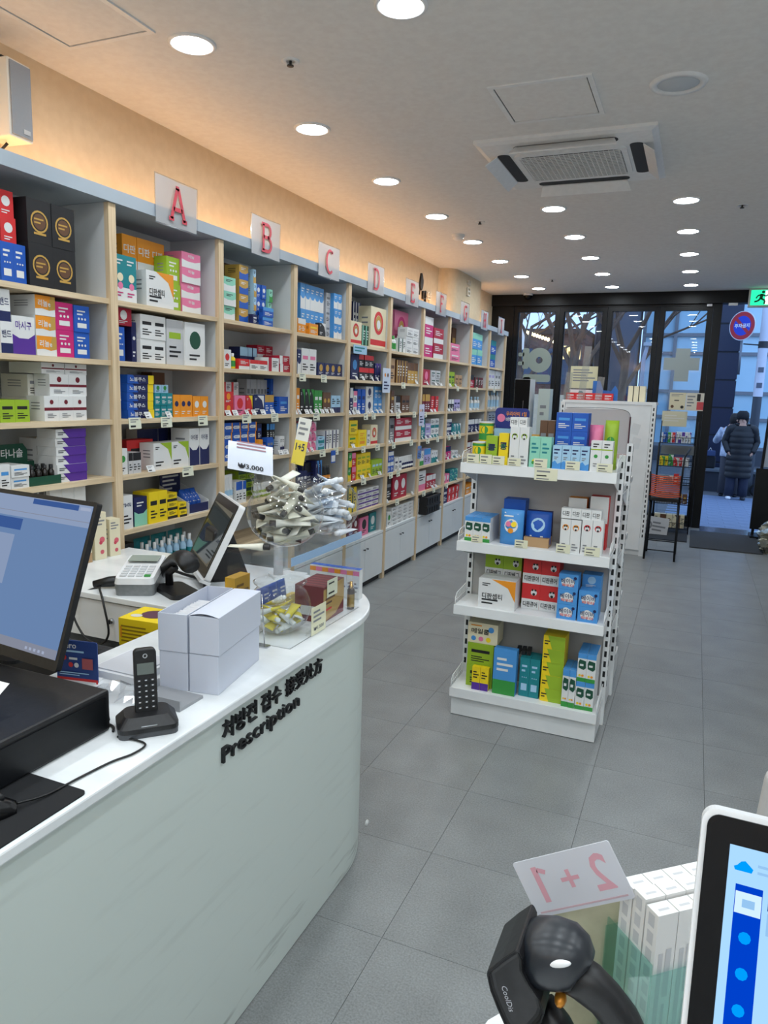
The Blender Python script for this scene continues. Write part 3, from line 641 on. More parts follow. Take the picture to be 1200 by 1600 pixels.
# bay, shelf, y0, y1, z0, height, set-back, depth, columns, rows, colour, accent, print, kind, word, stacked
BAY_ITEMS = [
('0',1,2.024,2.138,1.975,0.145,0.03,0.15,2,1,'blue','white',8,'carton','',0),
('0',1,2.045,2.113,2.119,0.191,0.05,0.12,1,2,'red','white',2,'carton','',1),
('0',1,2.198,2.259,1.975,0.301,0.15,0.1,1,1,'kraft','brown',5,'box','',0),
('0',1,2.144,2.377,1.975,0.328,0.02,0.126,2,2,'black','gold',10,'gift_box','',0),
('0',2,1.997,2.05,1.712,0.235,0.02,0.15,1,2,'white','navy',0,'carton','밴드',0),
('0',2,2.058,2.164,1.712,0.145,0.03,0.15,1,1,'white','purple',9,'carton','마시구',0),
('0',2,2.169,2.268,1.712,0.235,0.03,0.15,1,3,'white','orange',11,'carton','리놀e',0),
('0',2,2.27,2.363,1.712,0.22,0.03,0.15,1,2,'magenta','white',8,'carton','',0),
('0',2,2.363,2.448,1.712,0.217,0.03,0.15,1,2,'blue','white',8,'carton','',0),
('0',3,1.987,2.123,1.452,0.086,0.03,0.15,2,1,'lime','black',5,'carton','',0),
('0',3,2.192,2.418,1.452,0.102,0.03,0.096,3,1,'white','maroon',6,'carton','',0),
('0',3,2.231,2.429,1.553,0.09,0.04,0.086,2,1,'white','maroon',6,'carton','',1),
('0',3,2.206,2.443,1.643,0.045,0.05,0.18,2,1,'white','maroon',6,'carton','',1),
('0',3,2.202,2.278,1.452,0.187,0.13,0.15,1,2,'ivory','grey',5,'carton','',0),
('0',4,1.96,2.008,1.195,0.099,0.02,0.15,1,1,'white','skyblue',5,'carton','',0),
('0',4,2.011,2.096,1.195,0.091,0.02,0.12,1,2,'white','skyblue',5,'carton','',0),
('0',4,2.247,2.337,1.195,0.18,0.14,0.1,1,1,'white','purple',9,'carton','',0),
('0',4,2.243,2.406,1.195,0.223,0.03,0.106,1,6,'white','purple',12,'carton','',0),
('0',5,2.074,2.263,0.937,0.23,0.1,0.15,6,1,'grey','white',4,'book','',0),
('0',5,2.209,2.404,0.937,0.23,0.04,0.056,3,1,'white','lightgrey',5,'book','',0),
('A',1,2.587,2.731,1.975,0.201,0.02,0.1,2,1,'teal','white',13,'carton','',0),
('A',1,2.778,3.072,1.975,0.326,0.14,0.12,3,2,'orange','white',0,'carton','디판',0),
('A',1,2.793,2.988,1.975,0.163,0.02,0.11,1,1,'white','orange',3,'box','디판셉티',0),
('A',1,2.99,3.09,1.975,0.26,0.06,0.076,1,2,'lime','white',8,'carton','',0),
('A',1,3.092,3.243,1.975,0.3,0.05,0.2,1,4,'pink','white',9,'carton','미놀',0),
('A',2,2.612,2.664,1.712,0.152,0.04,0.15,1,1,'blue','white',8,'carton','',0),
('A',2,2.623,2.725,1.873,0.078,0.05,0.15,1,1,'crimson','white',2,'carton','',1),
('A',2,2.726,2.758,1.712,0.183,0.05,0.15,1,1,'navy','white',2,'carton','',0),
('A',2,2.76,2.939,1.712,0.223,0.03,0.12,2,2,'white','black',5,'carton','',0),
('A',2,2.948,3.076,1.712,0.219,0.03,0.15,1,1,'lightgrey','lime',5,'box','',0),
('A',2,3.078,3.242,1.712,0.217,0.02,0.15,1,1,'white','darkgreen',2,'box','',0),
('A',3,2.591,2.66,1.452,0.17,0.03,0.15,1,1,'lightblue','white',2,'pouch','',0),
('A',3,2.665,2.843,1.452,0.202,0.03,0.18,1,5,'blue','yellow',12,'carton','노블쿠스',0),
('A',3,2.851,2.979,1.452,0.12,0.03,0.12,3,2,'teal','lightgrey',5,'carton','',0),
('A',3,2.865,2.964,1.572,0.04,0.04,0.1,2,1,'lightblue','green',2,'carton','',1),
('A',3,3.034,3.133,1.452,0.222,0.2,0.07,1,1,'brown','orange',5,'carton','',0),
('A',3,2.984,3.142,1.452,0.112,0.03,0.1,3,1,'orange','navy',2,'carton','',0),
('A',3,3.147,3.279,1.452,0.106,0.03,0.14,2,1,'orange','white',2,'carton','',0),
('A',4,2.587,2.647,1.195,0.122,0.02,0.1,1,1,'white','green',2,'carton','',0),
('A',4,2.651,2.737,1.195,0.099,0.02,0.1,3,1,'lightgrey','black',1,'carton','',0),
('A',4,2.754,2.941,1.195,0.146,0.12,0.076,1,1,'red','black',5,'box','',0),
('A',4,2.835,3.106,1.195,0.133,0.03,0.086,2,1,'white','lime',3,'carton','',0),
('A',4,3.112,3.276,1.195,0.195,0.03,0.12,2,1,'white','navy',9,'carton','아이봉',0),
('A',4,2.912,3.308,1.195,0.19,0.2,0.07,5,1,'ivory','navy',1,'carton','',0),
('A',5,2.593,2.668,0.937,0.161,0.02,0.09,1,1,'white','navy',5,'carton','re-nu',0),
('A',5,2.688,2.778,0.937,0.141,0.03,0.12,1,1,'navy','mint',9,'carton','',0),
('A',5,2.78,2.915,0.937,0.155,0.02,0.1,2,1,'yellow','black',5,'carton','',0),
('A',5,2.932,3.01,0.937,0.132,0.03,0.12,1,3,'yellow','black',0,'carton','',0),
('A',5,3.012,3.071,0.937,0.076,0.02,0.08,1,2,'yellow','black',0,'carton','',0),
('A',5,3.139,3.267,0.937,0.121,0.06,0.12,3,1,'blue','white',8,'pouch','',0),
('A',6,2.616,2.71,0.68,0.177,0.05,0.15,3,1,'black','grey',5,'box','',0),
('B',1,3.658,3.807,1.975,0.344,0.2,0.08,3,1,'brown','black',5,'carton','',0),
('B',1,3.431,3.546,1.975,0.231,0.04,0.12,1,3,'mint','white',9,'carton','',0),
('B',1,3.584,3.675,1.975,0.316,0.04,0.1,1,4,'gold','blue',9,'carton','',0),
('B',1,3.725,3.754,1.975,0.312,0.04,0.1,1,4,'lightblue','gold',9,'carton','',0),
('B',1,3.792,3.892,1.975,0.24,0.06,0.1,2,3,'blue','white',2,'carton','',0),
('B',1,3.908,3.947,1.975,0.224,0.05,0.1,1,3,'mint','green',9,'carton','',0),
('B',1,3.677,3.723,1.975,0.054,0.012,0.03,1,1,'navy','white',5,'carton','',0),
('B',1,3.792,3.906,1.975,0.108,0.015,0.03,1,2,'blue','skyblue',1,'carton','',0),
('B',2,3.407,3.479,1.712,0.103,0.02,0.03,1,1,'white','red',2,'carton','',0),
('B',2,3.506,3.541,1.712,0.087,0.03,0.025,1,1,'yellow','green',1,'bottle','',0),
('B',2,3.746,3.934,1.712,0.138,0.15,0.08,8,1,'navy','lightblue',1,'carton','',0),
('B',2,3.941,4.115,1.712,0.161,0.15,0.08,2,2,'crimson','white',0,'carton','',0),
('B',2,3.543,3.651,1.712,0.059,0.02,0.09,1,1,'red','white',0,'carton','',0),
('B',2,3.658,3.845,1.712,0.059,0.02,0.09,2,1,'white','red',1,'carton','',0),
('B',2,3.859,3.978,1.712,0.082,0.02,0.1,1,1,'white','crimson',4,'carton','',0),
('B',2,3.993,4.115,1.712,0.101,0.02,0.12,1,2,'crimson','white',4,'carton','',0),
('B',3,3.547,3.695,1.452,0.187,0.12,0.1,2,3,'white','red',4,'carton','',0),
('B',3,3.851,4.08,1.452,0.209,0.17,0.07,6,1,'lightgrey','grey',5,'carton','',0),
('B',3,4.083,4.115,1.452,0.218,0.14,0.05,1,1,'blue','skyblue',2,'carton','',0),
('B',3,3.405,3.497,1.452,0.133,0.02,0.08,1,2,'red','orange',2,'carton','',0),
('B',3,3.509,3.619,1.452,0.112,0.02,0.08,1,1,'pink','red',2,'carton','',0),
('B',3,3.656,3.723,1.452,0.112,0.04,0.076,1,1,'red','yellow',3,'carton','',0),
('B',3,3.73,3.843,1.452,0.113,0.04,0.08,1,1,'navy','white',3,'carton','',0),
('B',3,3.866,3.97,1.452,0.117,0.05,0.08,2,1,'blue','gold',1,'carton','',0),
('B',3,4.006,4.115,1.452,0.107,0.03,0.06,1,1,'blue','skyblue',5,'carton','',0),
('B',4,3.418,3.744,1.195,0.215,0.03,0.14,4,4,'blue','white',14,'carton','',0),
('B',4,3.791,3.84,1.195,0.2,0.05,0.1,1,2,'navy','blue',5,'carton','',0),
('B',4,3.915,4.0,1.195,0.195,0.06,0.1,3,2,'black','skyblue',1,'carton','',0),
('B',4,3.746,3.789,1.195,0.107,0.015,0.03,1,1,'orange','white',2,'carton','',0),
('B',4,3.842,3.914,1.195,0.115,0.015,0.04,2,1,'blue','grey',5,'carton','',0),
('B',4,4.003,4.064,1.195,0.116,0.02,0.06,3,1,'white','navy',9,'carton','',0),
('B',5,3.416,3.516,0.937,0.179,0.03,0.07,3,1,'white','lightblue',5,'tube','',0),
('B',5,3.529,3.634,0.937,0.13,0.03,0.08,3,1,'white','blue',1,'carton','',0),
('B',5,3.738,3.909,0.937,0.164,0.15,0.1,2,3,'lime','darkgreen',1,'carton','',0),
('B',5,3.784,3.97,0.937,0.09,0.06,0.05,7,1,'white','lime',4,'tube','',0),
('C',1,4.312,4.643,1.97,0.326,0.06,0.12,5,2,'skyblue','white',9,'carton','',0),
('C',1,4.201,4.31,1.97,0.091,0.015,0.04,2,1,'orange','white',1,'carton','',0),
('C',1,4.349,4.473,1.97,0.072,0.012,0.03,1,1,'orange','yellow',5,'carton','',0),
('C',1,4.483,4.576,1.97,0.087,0.012,0.03,1,1,'black','white',3,'carton','',0),
('C',1,4.673,4.736,1.97,0.31,0.06,0.12,1,3,'lightgrey','grey',5,'carton','',0),
('C',1,4.738,4.864,1.97,0.314,0.03,0.14,2,3,'skyblue','white',9,'carton','',0),
('C',2,4.225,4.275,1.707,0.158,0.03,0.1,1,1,'navy','white',9,'carton','',0),
('C',2,4.284,4.487,1.707,0.17,0.03,0.12,2,1,'white','pink',5,'carton','',0),
('C',2,4.507,4.883,1.707,0.088,0.03,0.1,4,1,'navy','gold',2,'carton','',0),
('C',3,4.223,4.265,1.447,0.171,0.03,0.1,1,1,'orange','white',5,'carton','',0),
('C',3,4.274,4.46,1.447,0.164,0.03,0.08,3,1,'black','green',3,'carton','',0),
('C',3,4.469,4.582,1.447,0.158,0.03,0.08,2,1,'green','white',5,'carton','',0),
('C',3,4.591,4.709,1.447,0.146,0.03,0.08,2,1,'brown','gold',2,'carton','',0),
('C',3,4.72,4.864,1.447,0.124,0.03,0.08,2,1,'lightblue','navy',0,'carton','',0),
('C',4,4.246,4.377,1.19,0.191,0.04,0.14,1,4,'white','skyblue',4,'carton','',0),
('C',4,4.386,4.528,1.19,0.2,0.04,0.12,2,3,'pink','white',3,'carton','',0),
('C',4,4.53,4.622,1.19,0.094,0.03,0.1,1,2,'lightblue','teal',9,'carton','',0),
('C',4,4.631,4.856,1.19,0.133,0.03,0.08,4,1,'white','navy',4,'carton','',0),
('C',5,4.365,4.494,0.932,0.173,0.06,0.1,4,1,'navy','black',1,'carton','',0),
('C',5,4.226,4.362,0.932,0.13,0.02,0.05,3,1,'navy','white',5,'carton','',0),
('C',5,4.496,4.591,0.932,0.184,0.03,0.08,2,1,'navy','skyblue',3,'carton','',0),
('C',5,4.611,4.753,0.932,0.135,0.03,0.04,3,1,'black','orange',1,'tube','',0),
('D',1,5.009,5.212,1.955,0.17,0.03,0.1,1,1,'cream','red',15,'gift_box','',0),
('D',1,5.279,5.421,1.955,0.34,0.14,0.12,3,1,'navy','white',4,'book','',0),
('D',1,5.512,5.664,1.955,0.308,0.17,0.1,1,1,'black','navy',2,'carton','',0),
('D',1,5.269,5.382,1.955,0.158,0.05,0.086,2,1,'darkgreen','mint',4,'carton','',0),
('D',1,5.384,5.691,1.955,0.316,0.03,0.106,1,1,'cream','red',15,'gift_box','',0),
('D',2,5.055,5.192,1.692,0.189,0.04,0.1,1,1,'navy','skyblue',2,'carton','',0),
('D',2,5.204,5.485,1.692,0.196,0.04,0.1,3,2,'black','red',1,'carton','',0),
('D',2,5.5,5.618,1.692,0.142,0.04,0.08,2,1,'navy','purple',3,'carton','',0),
('D',3,5.047,5.097,1.432,0.198,0.04,0.1,1,1,'navy','white',1,'carton','',0),
('D',3,5.1,5.164,1.432,0.175,0.03,0.1,1,2,'white','pink',1,'carton','',0),
('D',3,5.175,5.306,1.432,0.191,0.03,0.1,2,1,'blue','navy',5,'carton','',0),
('D',3,5.352,5.491,1.432,0.214,0.04,0.1,1,2,'white','navy',2,'carton','',0),
('D',3,5.504,5.663,1.432,0.217,0.04,0.1,2,2,'skyblue','white',5,'carton','',0),
('D',4,5.029,5.174,1.175,0.209,0.03,0.1,1,2,'yellow','green',5,'carton','',0),
('D',4,5.176,5.329,1.175,0.13,0.02,0.1,1,1,'yellow','orange',8,'carton','',0),
('D',4,5.363,5.42,1.175,0.124,0.03,0.1,1,1,'white','grey',5,'carton','',0),
('D',4,5.422,5.559,1.175,0.163,0.02,0.08,1,1,'cream','red',15,'carton','',0),
('D',5,5.011,5.068,0.917,0.22,0.02,0.08,1,2,'green','yellow',9,'carton','',0),
('D',5,5.079,5.149,0.917,0.215,0.02,0.08,1,2,'red','pink',1,'carton','',0),
('D',5,5.182,5.45,0.917,0.201,0.03,0.1,3,2,'yellow','lime',5,'carton','',0),
('D',5,5.452,5.675,0.917,0.132,0.02,0.05,3,1,'lime','lightblue',5,'carton','',0),
('D',6,5.043,5.208,0.66,0.199,0.04,0.1,2,1,'yellow','darkgreen',4,'carton','',0),
('D',6,5.243,5.66,0.66,0.159,0.04,0.12,3,4,'white','purple',0,'carton','',0),
('D',7,5.12,5.301,0.43,0.196,0.06,0.02,2,1,'maroon','white',2,'book','',0),
('D',7,5.317,5.484,0.43,0.153,0.05,0.015,1,1,'pink','black',2,'book','',0),
('D',7,5.531,5.667,0.43,0.161,0.06,0.015,1,1,'teal','white',2,'book','',0),
('E',1,5.784,5.926,1.95,0.131,0.02,0.07,2,1,'white','green',0,'bottle','',0),
('E',1,5.943,6.123,1.95,0.118,0.02,0.08,2,1,'white','darkgreen',4,'carton','',0),
('E',1,6.135,6.441,1.95,0.226,0.02,0.09,2,3,'white','lightgrey',5,'carton','',0),
('E',1,6.149,6.479,1.95,0.378,0.15,0.13999999999999999,1,1,'pink','magenta',15,'gift_box','',0),
('E',2,5.813,5.914,1.687,0.203,0.03,0.12,1,1,'kraft','brown',5,'carton','',0),
('E',2,5.944,6.203,1.687,0.197,0.03,0.1,4,1,'brown','gold',4,'carton','',0),
('E',2,6.22,6.467,1.687,0.188,0.03,0.1,3,1,'gold','brown',1,'carton','',0),
('E',3,5.86,5.931,1.427,0.194,0.04,0.1,1,1,'brown','gold',5,'carton','',0),
('E',3,5.933,6.036,1.427,0.146,0.02,0.08,1,1,'lightgrey','black',1,'carton','',0),
('E',3,6.091,6.281,1.427,0.153,0.03,0.1,2,1,'brown','black',5,'carton','',0),
('E',4,5.853,5.964,1.17,0.215,0.04,0.1,1,1,'grey','black',5,'carton','',0),
('E',4,5.966,6.372,1.17,0.21,0.03,0.12,2,2,'crimson','white',0,'carton','',0),
('E',5,5.823,5.956,0.912,0.18,0.03,0.08,2,2,'blue','white',1,'carton','',0),
('E',5,5.988,6.144,0.912,0.117,0.03,0.08,2,1,'white','navy',5,'carton','',0),
('E',5,6.158,6.474,0.912,0.117,0.03,0.05,6,1,'white','navy',4,'tube','',0),
('E',6,5.839,5.95,0.655,0.21,0.04,0.12,1,1,'black','grey',5,'box','',0),
('E',6,5.952,6.295,0.655,0.213,0.03,0.1,2,1,'crimson','white',2,'carton','',0),
('E',7,5.837,5.927,0.43,0.13,0.03,0.05,1,1,'white','green',2,'box','',0),
('E',7,5.927,6.466,0.43,0.159,0.02,0.1,4,5,'white','lightgrey',5,'carton','',0),
('F',1,6.618,6.854,1.945,0.376,0.03,0.15,1,2,'magenta','white',1,'gift_box','',0),
('F',1,6.88,7.173,1.945,0.295,0.03,0.15,1,2,'crimson','white',0,'gift_box','',0),
('F',2,6.61,6.809,1.682,0.149,0.03,0.1,1,1,'crimson','pink',2,'carton','',0),
('F',2,6.848,7.12,1.682,0.147,0.03,0.08,2,2,'lightgrey','darkgreen',5,'carton','',0),
('F',3,6.639,6.841,1.422,0.173,0.03,0.08,3,1,'maroon','gold',1,'carton','',0),
('F',3,6.861,7.095,1.422,0.156,0.03,0.08,2,1,'red','maroon',4,'carton','',0),
('F',4,6.614,6.723,1.165,0.198,0.03,0.1,1,1,'teal','white',5,'carton','',0),
('F',4,6.744,6.895,1.165,0.145,0.03,0.1,1,2,'lavender','white',5,'carton','',0),
('F',4,6.939,7.178,1.165,0.189,0.04,0.1,2,2,'white','teal',0,'carton','',0),
('F',5,6.611,6.721,0.907,0.141,0.03,0.06,2,1,'white','green',0,'carton','',0),
('F',5,6.737,6.928,0.907,0.156,0.03,0.06,2,1,'lavender','skyblue',1,'carton','',0),
('F',5,6.947,7.148,0.907,0.123,0.03,0.06,3,1,'white','teal',9,'carton','',0),
('F',6,6.628,6.846,0.65,0.198,0.04,0.08,1,1,'white','pink',0,'box','',0),
('F',6,6.849,7.122,0.65,0.137,0.03,0.08,3,1,'crimson','white',1,'carton','',0),
('F',7,6.601,6.807,0.43,0.156,0.02,0.12,2,5,'white','navy',5,'carton','',0),
('F',7,6.616,7.03,0.43,0.175,-0.06,0.076,1,2,'black','grey',5,'crate','',0),
('G',1,7.415,7.75,1.945,0.186,0.03,0.15,1,2,'pink','white',5,'gift_box','',0),
('G',1,7.91,8.055,1.945,0.385,0.18,0.08,1,1,'brown','gold',5,'carton','',0),
('G',2,7.413,7.612,1.682,0.153,0.03,0.08,2,1,'lime','darkgreen',5,'carton','',0),
('G',2,7.638,7.871,1.682,0.128,0.03,0.08,2,1,'kraft','brown',5,'carton','',0),
('G',3,7.367,7.61,1.422,0.125,0.03,0.07,3,1,'black','white',1,'carton','',0),
('G',3,7.633,7.844,1.422,0.125,0.03,0.07,2,1,'lavender','navy',5,'carton','',0),
('G',4,7.41,7.606,1.165,0.172,0.04,0.1,1,2,'navy','white',1,'carton','',0),
('G',4,7.608,7.912,1.165,0.117,0.03,0.08,3,1,'teal','white',3,'carton','',0),
('G',5,7.398,7.599,0.907,0.137,0.03,0.08,2,1,'magenta','navy',1,'carton','',0),
('G',5,7.647,7.861,0.907,0.079,0.03,0.06,3,1,'white','teal',0,'carton','',0),
('G',6,7.372,7.597,0.65,0.097,0.03,0.07,2,1,'pink','white',2,'carton','',0),
('G',6,7.613,7.875,0.65,0.131,0.03,0.07,2,2,'teal','mint',3,'carton','',0),
('G',7,7.399,7.533,0.43,0.173,0.03,0.1,1,1,'navy','white',5,'carton','',0),
('G',7,7.552,7.96,0.43,0.156,0.03,0.1,3,2,'red','white',2,'carton','',0),
('H',1,8.207,8.637,1.945,0.358,0.03,0.16,2,2,'skyblue','mint',1,'gift_box','',0),
('H',2,8.196,8.353,1.682,0.144,0.03,0.1,1,1,'crimson','black',1,'carton','',0),
('H',2,8.383,8.745,1.682,0.123,0.03,0.1,3,1,'maroon','darkgreen',4,'carton','',0),
('H',3,8.163,8.709,1.422,0.156,0.03,0.07,4,1,'white','lightblue',2,'bottle','',0),
('H',4,8.182,8.762,1.165,0.15,0.03,0.08,4,1,'navy','white',1,'carton','',0),
('H',5,8.202,8.699,0.907,0.143,0.03,0.08,3,1,'maroon','white',1,'carton','',0),
('H',6,8.218,8.661,0.65,0.171,0.03,0.07,4,1,'white','black',4,'carton','',0),
('H',7,8.235,8.623,0.43,0.114,0.03,0.1,2,1,'orange','white',5,'carton','',0),
('I',1,9.105,9.357,1.945,0.338,0.05,0.12,1,2,'blue','teal',1,'carton','',0),
('I',2,8.986,9.299,1.682,0.235,0.03,0.1,2,1,'white','lavender',5,'carton','',0),
('I',2,9.335,9.602,1.682,0.235,0.03,0.1,2,1,'white','grey',5,'carton','',0),
('I',3,9.046,9.631,1.422,0.23,0.03,0.07,4,1,'white','lightblue',5,'bottle','',0),
('I',4,9.079,9.631,1.165,0.23,0.03,0.08,3,1,'lightgrey','navy',0,'carton','',0),
]

from collections import Counter
_cnt=Counter(); _items=[]
for it in BAY_ITEMS:
    b,s_,y0,y1,z0,h,off,dep,cols,rows,base,acc,var,kind,txt,on=it
    _cnt[(b,s_,base,acc,kind)]+=1
_seen=Counter()
for it in BAY_ITEMS:
    b,s_,y0,y1,z0,h,off,dep,cols,rows,base,acc,var,kind,txt,on=it
    cw=(y1-y0)/cols; ch=h/rows; pw=cw-.0015; ph=ch-.0006
    if kind=='bottle' or kind=='tube': pw=min(pw,.055); 
    d=min(dep,.02) if kind=='book' and cw>.06 else dep
    if kind in('bottle','tube'): d=pw
    key=(b,s_,base,acc,kind); _seen[key]+=1
    nth=_cnt[key]
    me=pack_mesh(kind,pw,d,ph,base,style_ops(base,acc,var,txt))
    where=('%s shelf under sign %s'%(ORD[s_-1],b)) if b!='0' else '%s shelf left of sign A'%ORD[s_-1]
    if s_==7: where='cabinet top under sign %s'%b
    for c in range(cols):
        for r_ in range(rows):
            y=y0+cw*(c+.5); z=z0+ch*r_+.0003
            jit=rnd.uniform(-.004,.004) if kind!='book' else 0
            bits=['%s and %s %s'%(cn(base),cn(acc),KN[kind])]
            if nth>1: bits.append({1:'lower lot',2:'upper lot',3:'topmost lot'}[_seen[key]] if on or any(q[15] for q in BAY_ITEMS if (q[0],q[1],q[10],q[11],q[13])==key) else {1:'left lot',2:'right lot',3:'far right lot'}[_seen[key]])
            if cols>1: bits.append('%s across'%ORD[c])
            if rows>1: bits.append(('bottom row','top row')[r_] if rows==2 else ('bottom row' if r_==0 else 'top row' if r_==rows-1 else '%s row up'%ORD[r_]))
            bits.append(where)
            lab=', '.join(bits)
            inst(kind_name(kind,cw,ch),me,None,(XF-off+jit-.004,y,z),(0,0,math.pi/2),label=lab,cat=KN[kind].split()[-1],group='products on the %s'%where)
# --- price tags along the shelf edges
def tag_mesh(w,h,col,tilt,seed):
    mb=MB(); mats=[col,'grey','black']; R_=Matrix.Rotation(-tilt,4,'X')
    mb.add([tuple(R_@Vector(p)) for p in ((-w/2,0,0),(w/2,0,0),(w/2,0,h),(-w/2,0,h),(-w/2,.0012,0),(w/2,.0012,0),(w/2,.0012,h),(-w/2,.0012,h))],[(0,1,2,3),(7,6,5,4),(0,4,5,1),(1,5,6,2),(2,6,7,3),(3,7,4,0)])
    T=lambda u,v,k:tuple(R_@Vector((u-w/2,-.0004*k,v)))
    draw_ops(mb,[('l',.12,.88,.55,.92,2,'grey'),('l',.12,.7,.08,.45,1+seed%2,'black')],w,h,mats,T)
    return mb.mesh('price_tag',mats)
STAND=[tag_mesh(.046,.034,'white',R2(28),q) for q in range(2)]
HANG=[tag_mesh(.085,.052,(226,228,206),R2(4),q) for q in range(2)]
# standing white cards: (bay, shelf, [y...]); hanging cream cards likewise
ST={('A',3):[2.78,2.93],('A',4):[2.79],('B',3):[3.43,3.50,3.62,3.69,3.79,3.90],('B',4):[4.0,4.06],('C',3):[4.17,4.23,4.33,4.39,4.47,4.55,4.62,4.70],('C',4):[4.19,4.34,4.41],
 ('D',2):[5.1,5.22,5.4,5.5],('D',3):[4.99,5.06,5.14,5.33,5.41,5.52,5.6],('D',4):[5.07],('D',5):[5.25,5.40,5.6],('E',3):[5.82,6.0],('E',4):[5.78,5.85],('E',5):[6.05],('E',6):[5.78,6.4],('E',2):[6.4],
 ('F',2):[6.7,6.95,7.1],('F',3):[6.85,6.95],('F',4):[6.62,6.72,6.85,6.95,7.05],('F',5):[7.1],('F',6):[6.98,7.08],('G',2):[7.4,7.6],('G',3):[7.4,7.5,7.7,7.78],('G',4):[7.36,7.43,7.55,7.66,7.8],('G',5):[7.45,7.6,7.75,7.85],('G',6):[7.8],
 ('H',3):[8.2,8.35,8.5],('H',4):[8.3,8.5,8.65],('I',3):[9.1,9.3,9.5]}
HG={('A',3):[2.68,2.90,3.19],('A',4):[3.06],('B',3):[3.60,3.91],('B',4):[3.61],('C',2):[4.25,4.55],('C',3):[4.45],('C',4):[4.55,4.76],('D',3):[5.27,5.42],('D',4):[5.24,5.52],('D',5):[5.26],('E',2):[6.05],('E',3):[5.95,6.35],('E',4):[5.87,6.30],('E',5):[5.83,6.0],('E',6):[6.0],
 ('F',3):[6.65],('F',4):[6.75,7.05],('F',6):[6.7,7.0],('G',2):[7.65],('G',4):[7.42,7.62,7.8],('G',6):[7.42],('H',2):[8.4],('I',2):[9.2]}
for (b,s_),ys in ST.items():
    z=SZ[s_-1]+DZ[BN.index(b)]
    for k,y in enumerate(ys):
        inst('price_card',STAND[k%2],None,(XF-.006,y,z+.0004),(0,0,math.pi/2+rnd.uniform(-.2,.2)),label='small white price card, %s from left on %s shelf under sign %s'%(ORD[k],ORD[s_-1],b),cat='price card',group='small white price cards')
for (b,s_),ys in HG.items():
    z=SZ[s_-1]+DZ[BN.index(b)]
    for k,y in enumerate(ys):
        inst('hanging_price_tag',HANG[k%2],None,(XF-.0035,y,z-.046),(0,0,math.pi/2+rnd.uniform(-.05,.05)),label='cream price tag hung on the %s shelf edge under sign %s, %s from left'%(ORD[s_-1],b,ORD[k]),cat='price tag',group='cream hanging price tags')
# --- special shelf goods
# dark green display carton with small bottles, bay before sign A
t=thing('display_carton','dark green display carton with lettered header and small bottles, left of sign A','display box',(XF-.03,2.14,1.1955),math.pi/2)
MB().box(-.12,.12,0,.14,0,.005).box(-.12,.12,0,.004,.005,.035).box(-.12,.12,.136,.14,.005,.085).box(-.12,-.116,.004,.136,.005,.085).box(.116,.12,.004,.136,.005,.05).build('tray',['darkgreen'],t)
hd=MB(); hd.prism([(-.075,0),(.075,0),(.075,.05),(.055,.075),(-.055,.075),(-.075,.05)],0,.003,0,Matrix(((1,0,0,0),(0,0,1,.136),(0,1,0,.085),(0,0,0,1))))
draw_ops(hd,[('t','타나솔',.5,.5,.7,.5,'white')],.15,.075,['darkgreen'],lambda u,v,k:(u-.075,.1355-.0003*k,.085+v))
hd.build('header_card',['darkgreen','white'],t)
bm=MB().lathe([(.0005,0),(.013,0),(.013,.045),(.006,.055),(.006,.062)],seg=12).lathe([(.008,.058),(.008,.072),(.0005,.072)],seg=12,m=1).mesh('bottle',[P((30,24,20),.15),'black'])
for k in range(8): inst('bottle',bm,t,(.0+.032*(k%4),.03+.045*(k//4),.0055))
# blue pouches' white shelf-ready box under A
t=thing('display_carton','white open display box of blue pouches on fifth shelf under sign A','display box',(XF-.03,3.19,.9375),math.pi/2)
MB().box(-.085,.085,.006,.20,0,.004).build('tray',['white'],t)
for x in (-.0855,.0825): MB().prism([(.006,.004),(.2,.004),(.2,.14),(.006,.06)],x,x+.003,0,Matrix(((0,0,1,0),(1,0,0,0),(0,1,0,0),(0,0,0,1)))).build('side_wall',['white'],t)
MB().box(-.082,.082,.006,.009,.004,.05).build('front_lip',['navy'],t)
hb=MB().box(-.082,.082,.196,.2,.06,.21); draw_ops(hb,[('l',.1,.9,.3,.9,4,'white')],.164,.15,['navy','white'],lambda u,v,k:(u-.082,.1955-.0004*k,.06+v)); hb.build('header_card',['navy','white'],t)
# spray bottles with white caps on the lowest board under A
sb=pack_mesh('bottle',.034,.034,.15,'lightblue',[('r',0,1,0,1,'teal')])
for k in range(14):
    c=k%7; r_=k//7
    inst('spray_bottle',sb,None,(XF-.04-.05*r_,2.80+.055*c+.02*r_,.6805),(0,0,math.pi/2),label='small spray bottle with white cap, %s across, %s row, sixth shelf under sign A'%(ORD[c],('front','rear')[r_]),cat='bottle',group='spray bottles under sign A')
for k in range(3):
    inst('pouch',pack_mesh('pouch',.12,.02,.16,'teal',[('l',.2,.8,.3,.7,3,'white')]),None,(XF-.15,2.88+.13*k,.6805),(0,0,math.pi/2),label='teal pouch standing behind spray bottles, %s across, under sign A'%ORD[k],cat='pouch',group='teal pouches')
